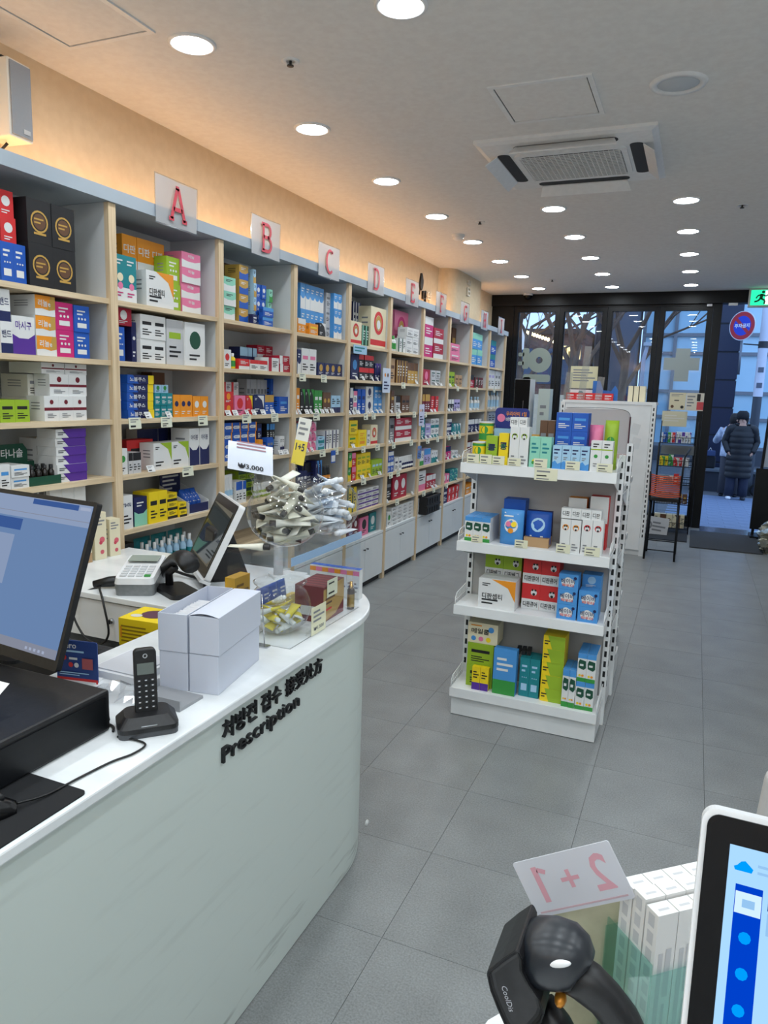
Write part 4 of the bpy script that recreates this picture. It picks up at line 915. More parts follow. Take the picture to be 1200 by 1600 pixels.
# small hanging posters on the posts
for y,z,w_,h_,col,lab in ((5.64,1.60,.16,.20,(206,218,236),'pale blue laminated notice hanging on post between D and E'),(6.52,1.30,.14,.20,(206,208,232),'lavender laminated notice hanging on post between E and F'),(6.50,.99,.10,.12,(92,130,190),'blue laminated notice hanging on post between E and F')):
    nb=MB().prism(rrect(-w_/2,w_/2,0,h_,.012),0,.002,0,Matrix(((0,0,1,0),(1,0,0,0),(0,1,0,0),(0,0,0,1)))); mats=[col]
    draw_ops(nb,[('c',.3,.72,.1,'orange'),('c',.65,.72,.1,'brown'),('l',.15,.85,.12,.5,3,'navy')],w_,h_,mats,lambda u,v,k:(.0022+.0003*k,u-w_/2,v))
    nb.build('hanging_notice',mats,None,(XF+.003,y,z),label=lab,cat='notice')
nb=MB().box(0,.002,-.12,.12,0,.065); mats=['lightblue']; draw_ops(nb,[('l',.08,.92,.2,.9,2,'teal')],.24,.065,mats,lambda u,v,k:(.0022+.0003*k,u-.12,v))
nb.build('shelf_banner',mats,None,(XF-.005,5.13,1.885),label='pale blue printed strip hung on the first shelf edge under sign D',cat='notice')
nb=MB().box(0,.002,-.035,.035,0,.09); mats=['blue']; draw_ops(nb,[('r',.08,.92,.1,.6,'white')],.07,.09,mats,lambda u,v,k:(.0022+.0003*k,u-.035,v))
nb.build('hanging_notice',mats,None,(XF+.001,4.70,1.09),label='small blue and white tag hung below the fourth shelf under sign C',cat='notice')
# ------------------------------------------------------------------ service counter
ZC=.895
def arcpts(cx,cy,r,a0,a1,n=14): return [(cx+r*math.cos(R2(a0+(a1-a0)*k/n)),cy+r*math.sin(R2(a0+(a1-a0)*k/n))) for k in range(n+1)]
ct=thing('service_counter','long white service counter with a rounded end and black lettering','counter',(0,0,0))
out=[(-.943,-.6),(-.943,2.02)]+arcpts(-1.363,2.02,.42,0,90,20)[1:]+[(-1.40,2.44)]
inn=[(-1.40,2.42),(-1.363,2.42)]+arcpts(-1.363,2.02,.40,90,0,20)[1:]+[(-.963,-.6)]
MB().prism(out+inn,.004,.868,0).build('front_panel',['panel'],ct)
top=[(-.925,-.6),(-.925,2.02)]+arcpts(-1.363,2.02,.438,0,90,24)[1:]+[(-1.42,2.458),(-1.42,-.6)]
MB().prism(top,.872,ZC).build('counter_top',['marble'],ct,bevel=.004)
MB().prism([(-.95,-.6),(-.95,2.02)]+arcpts(-1.363,2.02,.413,0,90,20)[1:]+[(-1.40,2.433),(-1.40,-.6)],.866,.873).build('shadow_gap',[P((120,122,120),.8)],ct)
MB().box(-1.40,-1.38,-.6,2.42,.0,.868).build('inner_panel',['laminate'],ct)
def relief(txt,y0,y1,z,h,nm,bold):
    me=text_solid(txt,1,.008,bold); xs=[v.co.x for v in me.vertices]; ys=[v.co.y for v in me.vertices]
    sx=(y1-y0)/(max(xs)-min(xs)); sz=h/(max(ys)-min(ys)); bx,by=min(xs),min(ys)
    for v in me.vertices: v.co=(v.co.z+.004,(v.co.x-bx)*sx+y0,(v.co.y-by)*sz+z)
    me.materials.append(M['black_plastic']); return inst(nm,me,ct,(-.943,0,0),label='raised black lettering')
relief('처방전 접수',1.317,1.575,.803,.049,'lettering',0)
relief('接受处方',1.600,1.805,.802,.047,'lettering',0)
relief('Prescription',1.314,1.672,.738,.050,'lettering',0)
# small drips of glue at the foot
MB().ell((0,0,0),.006,.012,.012,8,6).build('putty_blob',['white'],ct,(-.985,2.28,.03))
# return desk
rd=thing('return_desk','white return desk with a lockable drawer between counter and shelving','desk',(0,0,0))
MB().box(-2.375,-1.425,1.945,2.60,.838,.86).build('desk_top',['marble'],rd,bevel=.003)
MB().box(-2.36,-1.43,1.975,2.58,.69,.837).build('carcass',['laminate'],rd)
kneehole_shade=P((52,50,48),.7)  # dark colour stands in for the shade in the open kneehole
MB().box(-2.36,-1.43,2.55,2.58,.0,.689).build('back_panel',[kneehole_shade],rd); MB().box(-1.45,-1.43,1.975,2.549,.0,.689).build('end_panel',[kneehole_shade],rd); MB().box(-2.36,-2.145,1.975,2.549,.0,.689).build('side_cupboard',['laminate'],rd)
dr=MB().box(-2.14,-1.45,1.957,1.973,.69,.832).build('drawer',['laminate'],rd)
MB().box(-2.36,-2.145,1.957,1.973,.10,.832).build('side_door',['laminate'],rd)
MB().lathe([(.0005,.012),(.009,.012),(.011,.008),(.011,0)],seg=16,mat=Matrix.Translation((-1.874,1.957,.765))@Matrix.Rotation(math.pi/2,4,'X')).build('lock',['steel'],dr)
MB().box(-1.8755,-1.8725,1.936,1.947,.757,.773).build('key',[P((60,60,62),.4,.7)],dr)
# --- monitor on the cash drawer
cd=thing('cash_drawer','wide flat black steel cash drawer on the counter under the monitor','cash drawer',(-1.25,.86,ZC))
MB().box(-.175,.175,-.25,.25,0,.09).build('body',['black_plastic'],cd,bevel=.006)
MB().box(.175,.178,-.235,.235,.008,.078).build('drawer_front',['black_metal'],cd)
# monitor: bottom-right corner, width direction u, tilted back
BR=Vector((-1.176,1.064,1.02)); U=Vector((-.994,.105,0)).normalized(); V_=(Vector((-1.163,1.184,1.363))-BR); V_=(V_-V_.dot(U)*U).normalized(); N_=U.cross(V_).normalized()
if N_.y>0: N_=-N_
def plane_mat(o,ex,ey,ez): return Matrix(((ex.x,ey.x,ez.x,o.x),(ex.y,ey.y,ez.y,o.y),(ex.z,ey.z,ez.z,o.z),(0,0,0,1)))
X_=-U   # screen x runs left to right as the viewer sees it
MM=plane_mat(BR+U*.61,X_,V_,X_.cross(V_))   # origin bottom-left; z = towards viewer
mo=thing('computer_monitor','large black computer monitor with a pale blue page, on the cash drawer','monitor',(0,0,0))
def onm(mb,MT): mb.v=[tuple(MT@Vector(p)) for p in mb.v]; return mb
mw,mh=.61,.363
onm(MB().prism(rrect(0,mw,0,mh,.006),-.014,0),MM).build('bezel',['black_plastic'],mo)
onm(MB().box(.009,mw-.009,.022,mh-.010,.0002,.0008),MM).build('screen',[emitter('monitor_page',(.20,.33,.60),.6)],mo)
s=MB(); s.box(.009,mw-.009,mh-.058,mh-.010,.0009,.0011,0)
s.box(.405,mw-.052,mh-.024,mh-.012,.0012,.0014,1); s.box(mw-.046,mw-.014,mh-.022,mh-.015,.0012,.0014,2); s.box(.009,mw-.009,mh-.047,mh-.0455,.0012,.0014,4); s.box(.02,.385,mh-.088,mh-.062,.0009,.0011,1); s.box(.012,.37,.15,mh-.10,.0009,.0011,3); s.box(.009,mw-.009,.022,.042,.0009,.0011,4)
for k in range(5): s.box(mw-.11+.014*k,mw-.103+.014*k,.027,.033,.0012,.0014,2)
onm(s,MM).build('screen_page',[emitter('page_header',(.36,.46,.68),.62),emitter('page_button',(.06,.14,.42),.6),emitter('page_mark',(.5,.58,.78),.6),emitter('page_form',(.34,.44,.66),.62),emitter('page_bar',(.33,.36,.46),.6)],mo)
onm(MB().box(.25,.36,.05,.16,-.06,-.03),MM).build('mount',['black_plastic'],mo)
pm=MM@Vector((.305,.10,-.06))
MB().tube([(pm.x,pm.y+.01,.9915),(pm.x,pm.y+.01,1.12),(pm.x,pm.y,pm.z+.02)],.018,10).build('stand_neck',['black_plastic'],mo)
MB().prism(rrect(pm.x-.12,pm.x+.12,pm.y-.08,pm.y+.1,.03),.986,.994).build('stand_foot',['black_plastic'],mo)
# receipt hanging from the monitor foot, sticky pad on the drawer
rc=MB(); n=9; vv=[]; 
for k in range(n+1):
    f=k/n; z=1.045-.058*f; y=.945-.075*f-.006*math.sin(f*4); 
    for x in (-1.265,-1.165): vv.append((x+.012*f,y+(.01*f if x>-1.2 else 0),z+.004*math.sin(f*5+x)))
rc.add(vv,[(2*k,2*k+1,2*k+3,2*k+2) for k in range(n)],0,True)
mats=['white']; 
o=rc.build('receipt',[P((226,225,222),.7)],None,label='curled white paper receipt hanging below the left monitor',cat='receipt')
ln=MB()
for k in range(9):
    a=vv[2*k]; b=vv[2*k+1]; c=vv[2*k+2]
    L=.15+.6*((k*37)%10)/10
    P0=Vector(a).lerp(Vector(b),.12)+Vector((0,-.0014,.001)); P1=Vector(a).lerp(Vector(b),L)+Vector((0,-.0014,.001)); dn=(Vector(c)-Vector(a))*.28
    ln.poly([P0,P1,P1+dn,P0+dn])
ln.build('print',[P((90,90,92),.7)],o)
sp=MB().box(-.038,.038,-.038,.038,0,.012); sp.box(-.03,.03,-.03,.03,.0121,.0124,1)
sp.build('sticky_note_pad',[P((226,222,150),.7),P((186,180,140),.7)],None,(-1.112,.805,ZC+.0905),(0,0,.15),label='pale yellow sticky note pad on the black cash drawer',cat='note pad')
# blue card sign behind the monitor
nc=thing('counter_sign','small blue payment sign card standing behind the monitor','sign',(-1.325,1.265,ZC),R2(12))
sg=MB().prism(rrect(-.055,.055,0,.105,.006),-.0015,.0015,0,Matrix(((1,0,0,0),(0,0,-1,0),(0,1,0,0),(0,0,0,1)))); mats=[(26,60,128)]
draw_ops(sg,[('r',.0,1,.0,.1,'red'),('t','zero',.32,.86,.36,.1,'white'),('l',.12,.9,.7,.8,1,'lightblue'),('c',.2,.58,.06,'red'),('l',.32,.6,.52,.64,1,'white'),('c',.36,.42,.06,'red'),('c',.5,.42,.06,'white'),('r',.64,.9,.34,.6,(168,82,86)),('l',.08,.9,.16,.26,2,'lightblue')],.11,.105,mats,lambda u,v,k:(u-.055,-.0016-.0003*k,v))
sg.build('card',mats,nc); MB().box(-.05,.05,-.006,.03,0,.004).build('foot',['white_plastic'],nc)
# mouse mat and mouse
MB().prism(rrect(-1.115,-.935,.56,.905,.012),ZC,ZC+.003).build('mouse_mat',[P((14,16,20),.85)],None,label='black mouse mat at the counter edge',cat='mouse mat')
ms=thing('computer_mouse','glossy black computer mouse on the black mat','mouse',(-1.035,.765,ZC+.003),R2(-38))
mbm=MB(); prof=[]
vv=[];nx,ny=10,14
for j in range(ny+1):
    t=j/ny; y=-.058+.116*t; wd=.031*(math.sin(math.pi*(.12+.8*t)))**.6; hh=.036*math.sin(math.pi*(.10+.72*(1-t)))**.8
    for i in range(nx+1):
        a=math.pi*i/nx; vv.append((wd*math.cos(a),y,hh*max(0,math.sin(a))**.75))
mbm.add(vv,[(j*(nx+1)+i,j*(nx+1)+i+1,(j+1)*(nx+1)+i+1,(j+1)*(nx+1)+i) for j in range(ny) for i in range(nx)]+[tuple(range(nx+1)),tuple(range(ny*(nx+1)+nx,ny*(nx+1)-1,-1))],0,True)
mbm.build('shell',['black_gloss'],ms)
MB().lathe([(.0005,-.004),(.009,-.004),(.009,.004),(.0005,.004)],seg=14,mat=Matrix.Translation((0,.032,.026))@Matrix.Rotation(math.pi/2,4,'Y')).build('wheel',['black_plastic'],ms)
def cable(name,pts,r,label,col=(14,14,16),cat='cable',parent=None):
    cu=[Vector(p) for p in pts]; out=[]
    for i in range(len(cu)-1):
        p0,p1,p2,p3=cu[max(0,i-1)],cu[i],cu[i+1],cu[min(len(cu)-1,i+2)]
        for k in range(6):
            t=k/6; out.append(.5*((2*p1)+(-p0+p2)*t+(2*p0-5*p1+4*p2-p3)*t*t+(-p0+3*p1-3*p2+p3)*t**3))
    out.append(cu[-1])
    if parent is not None: return MB().tube(out,r,6).build(name,[P(col,.45)],parent)
    return MB().tube(out,r,6).build(name,[P(col,.45)],None,label=label,cat=cat)
cable('mouse_cable',[(-1.0,.812,.908),(-.985,.86,.902),(-.982,.93,.8985),(-.972,1.0,.8985),(-.957,1.045,.8985),(-.962,1.085,.8985),(-1.005,1.09,.8985),(-1.035,1.085,.8985)],.0022,'thin black mouse cable curving along the counter edge')
cable('phone_cable',[(-1.10,1.13,.902),(-1.13,1.15,.905),(-1.16,1.13,.899),(-1.12,1.12,.8985),(-1.08,1.118,.8985),(-1.06,1.10,.8985)],.003,'short black cable looped beside the phone cradle')
# cordless phone
ph=thing('cordless_phone','black cordless phone standing in its cradle on the counter','phone',(-1.012,1.148,ZC),R2(47))
MB().prism(rrect(-.060,.060,-.045,.045,.016),0,.012).build('cradle_foot',[P((70,72,76),.4)],ph)
cr=MB(); a=rrect(-.061,.061,-.047,.047,.018); b_=rrect(-.046,.046,-.030,.034,.018); n=len(a)
cr.add([(x,y,.012) for x,y in a]+[(x,y,.022) for x,y in a]+[(x,y,.040) for x,y in b_],[(i,(i+1)%n,n+(i+1)%n,n+i) for i in range(n)]+[(n+i,n+(i+1)%n,2*n+(i+1)%n,2*n+i) for i in range(n)]+[tuple(range(2*n,3*n))],0,False)
cr.build('cradle',['black_plastic'],ph)
MB().box(-.016,.016,-.0455,-.0435,.0245,.0265).build('badge',['steel'],ph,rot=(0,0,0))
RT=Matrix.Translation((0,.004,.03))@Matrix.Rotation(R2(-8),4,'X')
onm(MB().prism(rrect(-.023,.023,0,.142,.010),-.011,.011,0,Matrix(((1,0,0,0),(0,0,-1,0),(0,1,0,0),(0,0,0,1)))),RT).build('handset',['black_plastic'],ph,bevel=.003)
onm(MB().box(-.017,.017,-.0122,-.0112,.088,.112),RT).build('display',[P((96,104,100),.2)],ph)
onm(MB().lathe([(.003,0),(.005,0)],seg=16,mat=Matrix.Translation((0,-.0116,.127))@Matrix.Rotation(math.pi/2,4,'X')),RT).build('earpiece',['steel'],ph)
km=MB().box(-.0045,.0045,-.0014,0,-.003,.003).box(-.002,.002,-.0018,-.0014,-.0012,.0012,1).mesh('key',[P((34,34,38),.35),P((190,192,196),.5)])
for r_ in range(6):
    for c in range(3):
        k=bpy.data.objects.new('key',km); place(k,ph); k.matrix_local=RT@Matrix.Translation((-.0135+.0135*c,-.0112,.018+.0115*r_))
# white gift cartons
def white_carton(u0,u1,v0,v1,z0,z1,label,open_=False,lid=False):
    a_=R2(9.8); c_,s_=math.cos(a_),math.sin(a_); O=Vector((-.977,1.353,0))
    q=O+Vector((c_,s_,0))*u0+Vector((-s_,c_,0))*v0
    t=thing('white_carton',label,'carton',(q.x,q.y,z0),a_,'plain white cartons on the counter'); W,D,H=u1-u0,v1-v0,z1-z0
    if not open_:
        MB().box(0,W,0,D,0,H).build('box',[P((200,205,218),.6)],t,bevel=.0015)
        l=MB(); n=8; vv=[]
        for k in range(n+1):
            u=W*k/n; vv += [(u,-.0012,H+.0005+.007*math.sin(math.pi*k/n)),(u,D,H+.0005+.001*math.sin(math.pi*k/n))]
        l.add(vv,[(2*k,2*k+2,2*k+3,2*k+1) for k in range(n)],0,True)
        if lid: l.build('lid_flap',[P((204,209,222),.6)],t)
    else:
        q=.002
        MB().box(0,W,0,D,0,q).box(0,W,0,q,q,H).box(0,W,D-q,D,q,H).box(0,q,q,D-q,q,H).box(W-q,W,q,D-q,q,H).build('box',[P((200,205,218),.6)],t)
        pk=MB().box(.006,W-.006,-.0015,.0015,.01,H-.02).mesh('paper_sachet',[P((238,238,240),.7)])
        for k in range(15): inst('paper_sachet',pk,t,(0,.03+k*(D-.11)/14,0),(R2(-12+rnd.uniform(-4,4)),0,0))
white_carton(-.075,0,0,.245,ZC,.991,'plain white closed carton, lower right of four at counter edge')
white_carton(-.073,.003,-.002,.247,.9925,1.085,'plain white carton with domed lid, top right of the four',lid=True)
white_carton(-.153,-.0785,0,.245,ZC,.991,'plain white closed carton, lower left behind the phone')
white_carton(-.153,-.078,-.003,.25,.9925,1.085,'open white carton full of paper sachets, top left of four',True)
# grey organiser, tray and clear bag beside the phone
MB().box(-1.13,-1.0,1.24,1.325,ZC,.902).box(-1.13,-1.0,1.24,1.244,.902,.92).box(-1.13,-1.126,1.244,1.325,.902,.92).build('grey_tray',[P((150,152,156),.5)],None,label='shallow grey tray in front of the white cartons',cat='tray')
bt=MB().box(-1.335,-1.185,1.31,1.46,ZC,.913).box(-1.325,-1.195,1.32,1.45,.913,.916,1).build('lid_box',[P((224,226,230),.6),P((206,208,214),.6)],None,label='flat white box lid lying behind the cordless phone',cat='box')
bg=MB(); vv=[]; ff=[]; nn=9; rr=random.Random(3)
for i in range(nn):
    for j in range(nn):
        e=math.sin(math.pi*i/(nn-1))*math.sin(math.pi*j/(nn-1)); vv.append((-.085+.17*i/(nn-1)+rr.uniform(-.006,.006),-.045+.09*j/(nn-1)+rr.uniform(-.005,.005),.002+.035*e*rr.uniform(.3,1.2)))
for i in range(nn-1):
    for j in range(nn-1): ff.append((i*nn+j,(i+1)*nn+j,(i+1)*nn+j+1,i*nn+j+1))
bg.add(vv,ff,0,False).build('plastic_bag',[clear('bag_film',(.93,.94,.96),1.5,.1,.16,1.5)],None,(-1.175,1.245,ZC+.002),(0,0,.5),label='crumpled clear plastic bag beside the cash drawer',cat='bag')
# yellow cartons behind
for z0,lab in ((.86,'upper'),(.772,'lower')):
    mats=['yellow']; mb=MB().box(-.072,.072,0,.13,0,.087); draw_ops(mb,[('l',.06,.94,.12,.8,5,(150,120,20)),('r',.04,.08,.3,.7,'orange')],.144,.087,mats,lambda u,v,k:(u-.072,-.0004*k,v))
    mb.poly([(.045*math.cos(t*.45)+.012,.07+.04*math.sin(t*.45),.0876) for t in range(14)],len(mats)); mats.append((92,52,70))
    mb.poly([(.02*math.cos(t*.45)-.035,.04+.015*math.sin(t*.45),.0877) for t in range(14)],len(mats)); mats.append('ivory')
    if z0>.8: 
        mb.build('yellow_carton',mats,None,(-1.525,1.70,.8078),(0,0,.08),label='yellow carton with dark oval picture on top, upper of two',cat='carton',group='yellow cartons')
    else: mb.build('yellow_carton',mats,None,(-1.525,1.70,.7203),(0,0,.05),label='yellow carton with fine print, lower of two behind phone',cat='carton',group='yellow cartons')
pd=thing('drawer_pedestal','low dark drawer pedestal behind the counter','drawer unit',(-1.545,1.72,0))
MB().box(-.10,.11,-.06,.20,.0,.72).build('carcass',[P((44,46,50),.6)],pd)
for k in range(3): MB().box(-.095,.105,-.075,-.062,.03+.23*k,.25+.23*k).build('drawer',[P((58,60,64),.5)],pd)
# dark swivel chair back between counter and desk
ch=thing('office_chair','black padded office chair tucked behind the counter','chair',(-1.68,1.52,0),0)
MB().box(-.21,.215,-.03,.05,.50,.865).build('backrest',[P((22,24,30),.7)],ch,bevel=.03,seg=3)
MB().box(-.23,.23,-.46,-.04,.42,.49).build('seat',[P((22,24,30),.7)],ch,bevel=.03,seg=3)
MB().box(-.03,.03,.05,.08,.40,.7).build('back_bar',['black_plastic'],ch)
MB().tube([(0,-.22,.06),(0,-.22,.43)],.025,10).build('gas_lift',['black_metal'],ch)
for k in range(5):
    a=k*2*math.pi/5; lg=MB().tube([(0,-.22,.08),(.20*math.cos(a),-.22+.20*math.sin(a),.06)],[.022,.014],8).build('leg',['black_plastic'],ch)
    MB().ell((.21*math.cos(a),-.22+.21*math.sin(a),.028),.028,.028,.028,10,6).build('castor',['black_plastic'],lg)
# cream cartons with berries on the return desk
for k,(x,y,h,w_,lab) in enumerate(((-2.335,2.44,.165,.055,'shorter cream carton with pink berries beside the shelf post'),(-2.335,2.355,.205,.06,'taller cream carton with pink berries right behind the monitor'),(-2.335,2.27,.205,.06,'tall pale carton mostly hidden behind the monitor'))):
    mats=['cream']
    ops=[('l',.12,.85,.72,.94,3,'grey'),('c',.62,.42,.22,(214,96,110)),('c',.5,.36,.14,(196,66,84)),('c',.6,.16,.16,(206,92,104))] if k<2 else [('l',.1,.4,.1,.9,9,'grey'),('r',0,1,0,.2,'kraft')]
    inst('cream_carton',pack_mesh('carton',w_,.06,h,'cream',ops),None,(x+.03,y,.8603),(0,0,math.pi/2-.15),label=lab,cat='carton',group='cream berry cartons')
# card terminal
ctm=thing('card_terminal','grey and white card payment terminal with keypad on return desk','card terminal',(-1.85,2.085,.86),R2(28)); ctm.scale=(1.3,1.3,1.25)
tb_=MB(); lo=rrect(-.055,.055,-.085,.10,.014); n=len(lo)
tb_.add([(x*.94,y*.95,0) for x,y in lo]+[(x,y,.034+.028*(y+.085)/.185) for x,y in lo],[(i,(i+1)%n,n+(i+1)%n,n+i) for i in range(n)]+[tuple(range(2*n-1,n-1,-1))[::-1],tuple(range(n-1,-1,-1))])
tb_.build('base',['grey_plastic'],ctm)
tp=MB(); tp.add([(x,y,.0345+.028*(y+.085)/.185) for x,y in lo]+[(x*.94,y*.96,.052+.028*(y+.085)/.185) for x,y in lo],[(i,(i+1)%n,n+(i+1)%n,n+i) for i in range(n)]+[tuple(range(n,2*n))])
tp.build('upper_shell',['white_plastic'],ctm)
km2=MB().box(-.0085,.0085,-.005,.005,0,.003).mesh('key',[P((206,208,210),.5)]); kg=MB().box(-.0085,.0085,-.005,.005,0,.003).mesh('key',['green'])
for r_ in range(5):
    for c in range(4):
        y=-.065+.017*r_; inst('key',kg if (r_==0 and c==3) else km2,ctm,(-.033+.022*c,y,.0525+.028*(y+.085)/.185),(R2(8.6),0,0))
MB().box(-.042,.042,.032,.085,.074,.076).build('display',[P((150,160,150),.3)],ctm,rot=(R2(5),0,0))
# desk scanner on stand
def scanner(mb_parent,MT,s=1.0):
    Q=lambda mb:onm(mb,MT)
    # base, gooseneck
    Q(MB().prism(rrect(-.045*s,.045*s,-.07*s,.07*s,.02*s),0,.012*s)).build('stand_base',['black_plastic'],mb_parent)
    Q(MB().tube([(0,.04*s,.01*s),(0,.05*s,.05*s),(0,.02*s,.085*s)],.011*s,10)).build('stand_neck',['black_plastic'],mb_parent)
ds=thing('barcode_scanner','black barcode scanner resting on its stand on return desk','scanner',(-1.70,2.10,.86),R2(62)); ds.scale=(1.22,1.22,1.22)
MB().prism(rrect(-.045,.045,-.08,.075,.02),0,.014).build('stand_base',['black_plastic'],ds)
MB().tube([(0,.05,.01),(0,.055,.05),(0,.01,.075)],.012,10).build('stand_neck',['black_plastic'],ds)
hd=MB(); secs=[(-.10,.105,.030,.022),(-.085,.115,.033,.026),(-.05,.118,.028,.024),(-.02,.112,.023,.021),(.02,.098,.019,.018),(.06,.075,.018,.016),(.10,.045,.019,.016),(.125,.028,.017,.014)]
vv=[];ns=14
for y,z,rx,rz in secs:
    for k in range(ns):
        a=2*math.pi*k/ns; vv.append((rx*math.cos(a),y+.25*rz*math.sin(a),z+rz*math.sin(a)))
hd.add(vv,[(i*ns+k,i*ns+(k+1)%ns,(i+1)*ns+(k+1)%ns,(i+1)*ns+k) for i in range(len(secs)-1) for k in range(ns)]+[tuple(range(ns-1,-1,-1)),tuple(range((len(secs)-1)*ns,len(secs)*ns))],0,True)
hd.build('scanner_body',['black_plastic'],ds); MB().ell((.012,-.03,.092),.006,.008,.008,8,6).build('trigger',[P((196,150,60),.3,.6)],ds)
cable('scanner_cable',[(-2.02,1.93,.845),(-2.03,1.925,.78),(-1.97,1.92,.70),(-1.90,1.92,.685),(-1.862,1.925,.73),(-1.885,1.93,.83),(-1.93,1.96,.872),(-1.98,2.0,.866),(-2.02,1.93,.845)],.004,'black looped cable hanging over the return desk drawer')
MB().tube([(-2.0,2.0,.876),(-1.95,2.03,.885),(-1.90,2.08,.885),(-1.86,2.13,.885)],[.012,.02,.02,.012],10).build('cable_bundle',['black_plastic'],None,label='thick black cable bundle beside the card terminal',cat='cable')
cable('desk_cable',[(-1.90,2.12,.872),(-1.95,2.2,.88),(-1.90,2.28,.885),(-1.80,2.28,.875),(-1.70,2.26,.868),(-1.62,2.16,.868),(-1.55,2.10,.868)],.006,'black cable running behind the card terminal')
# tilted point-of-sale tablet
BL=Vector((-1.914,2.435,.90)); BRr=Vector((-1.629,2.168,.90)); ex=(BRr-BL).normalized(); TLp=Vector((-1.824,2.531,1.171)); ey=(TLp-BL); ey=(ey-ey.dot(ex)*ex).normalized(); ez=ex.cross(ey)
TM=plane_mat(BL,ex,ey,ez)
ps=thing('touch_screen_terminal','white framed touch screen terminal tilted back on the return desk','touch screen',(0,0,0)); tw,th=.39,.31
onm(MB().prism(rrect(0,tw,0,th,.012),-.026,-.002),TM).build('housing',['white_plastic'],ps)
onm(MB().prism(rrect(.006,tw-.006,.006,th-.006,.01),-.002,.0),TM).build('bezel',['black_gloss'],ps)
onm(MB().box(.03,tw-.03,.045,th-.04,.0004,.0008),TM).build('screen',[P((62,70,74),.04)],ps)
cx_=TM@Vector((tw/2,.10,-.03))
MB().hexa([tuple(Vector(p)) for p in ((cx_.x-.07,cx_.y+.02,.8605),(cx_.x+.05,cx_.y-.08,.8605),(cx_.x+.16,cx_.y+.03,.8605),(cx_.x+.04,cx_.y+.14,.8605),(cx_.x-.05,cx_.y+.02,1.06),(cx_.x+.05,cx_.y-.06,1.06),(cx_.x+.09,cx_.y+.0,1.07),(cx_.x+.0,cx_.y+.08,1.07))]).build('stand',['black_plastic'],ps,bevel=.01)
onm(MB().box(.0,tw,-.012,.0,-.03,.012),TM).build('speaker_bar',['white_plastic'],ps)
# customer display on white bracket behind it
cdp=thing('customer_display','white customer display on a post behind the touch screen','display',(-1.475,2.50,.86),R2(140))
MB().box(-.08,.08,-.012,.012,.30,.365).build('display_head',['white_plastic'],cdp,rot=(R2(14),0,0),bevel=.006)
MB().tube([(0,0.03,.0),(0,.03,.2),(0,-.06,.31)],.02,10).build('post',[P((200,200,202),.4)],cdp)
MB().prism(rrect(-.05,.05,-.04,.06,.015),0,.012).build('foot',['white_plastic'],cdp)
# white slip box standing behind the white cartons
sb_=MB().box(-.09,.09,0,.004,0,.035); mats=[(214,214,216),'grey']; draw_ops(sb_,[('l',.1,.6,.4,.7,1,'grey')],.18,.035,mats,lambda u,v,k:(u-.09,-.0004*k,v)); sb_.box(-.09,.09,.004,.12,0,.004)
sb_.build('leaflet_holder',mats,None,(-1.225,1.76,ZC),(0,0,-.02),label='white open leaflet box lying behind the white cartons',cat='box')
# ------------------------------------------------------------------ acrylic display stand and its contents
ZS=1.152
st=thing('acrylic_stand','clear acrylic two-tier display stand on the counter end','display stand',(0,0,ZC))
ax0,ax1,ay0,ay1=-1.195,-.985,1.70,2.16
MB().box(ax1-.004,ax1,ay0,ay1,0,.255).build('front_sheet',['acrylic'],st)
MB().box(ax0,ax1-.004,ay0,ay0+.004,0,.255).build('side_sheet',['acrylic'],st)
MB().box(ax0,ax1-.004,ay1-.004,ay1,0,.255).build('side_sheet',['acrylic'],st)
MB().box(ax0,ax1,ay0,ay1,.2555,.2605).build('shelf_sheet',['acrylic'],st)
MB().box(ax0,ax0+.004,ay0+.004,ay1-.004,0,.255).build('rear_sheet',['acrylic'],st)
MB().box(ax1,ax1+.0015,ay0,ay1,.238,.262).build('front_edge',[P((150,180,212),.2)],st,label='bluish polished front edge')
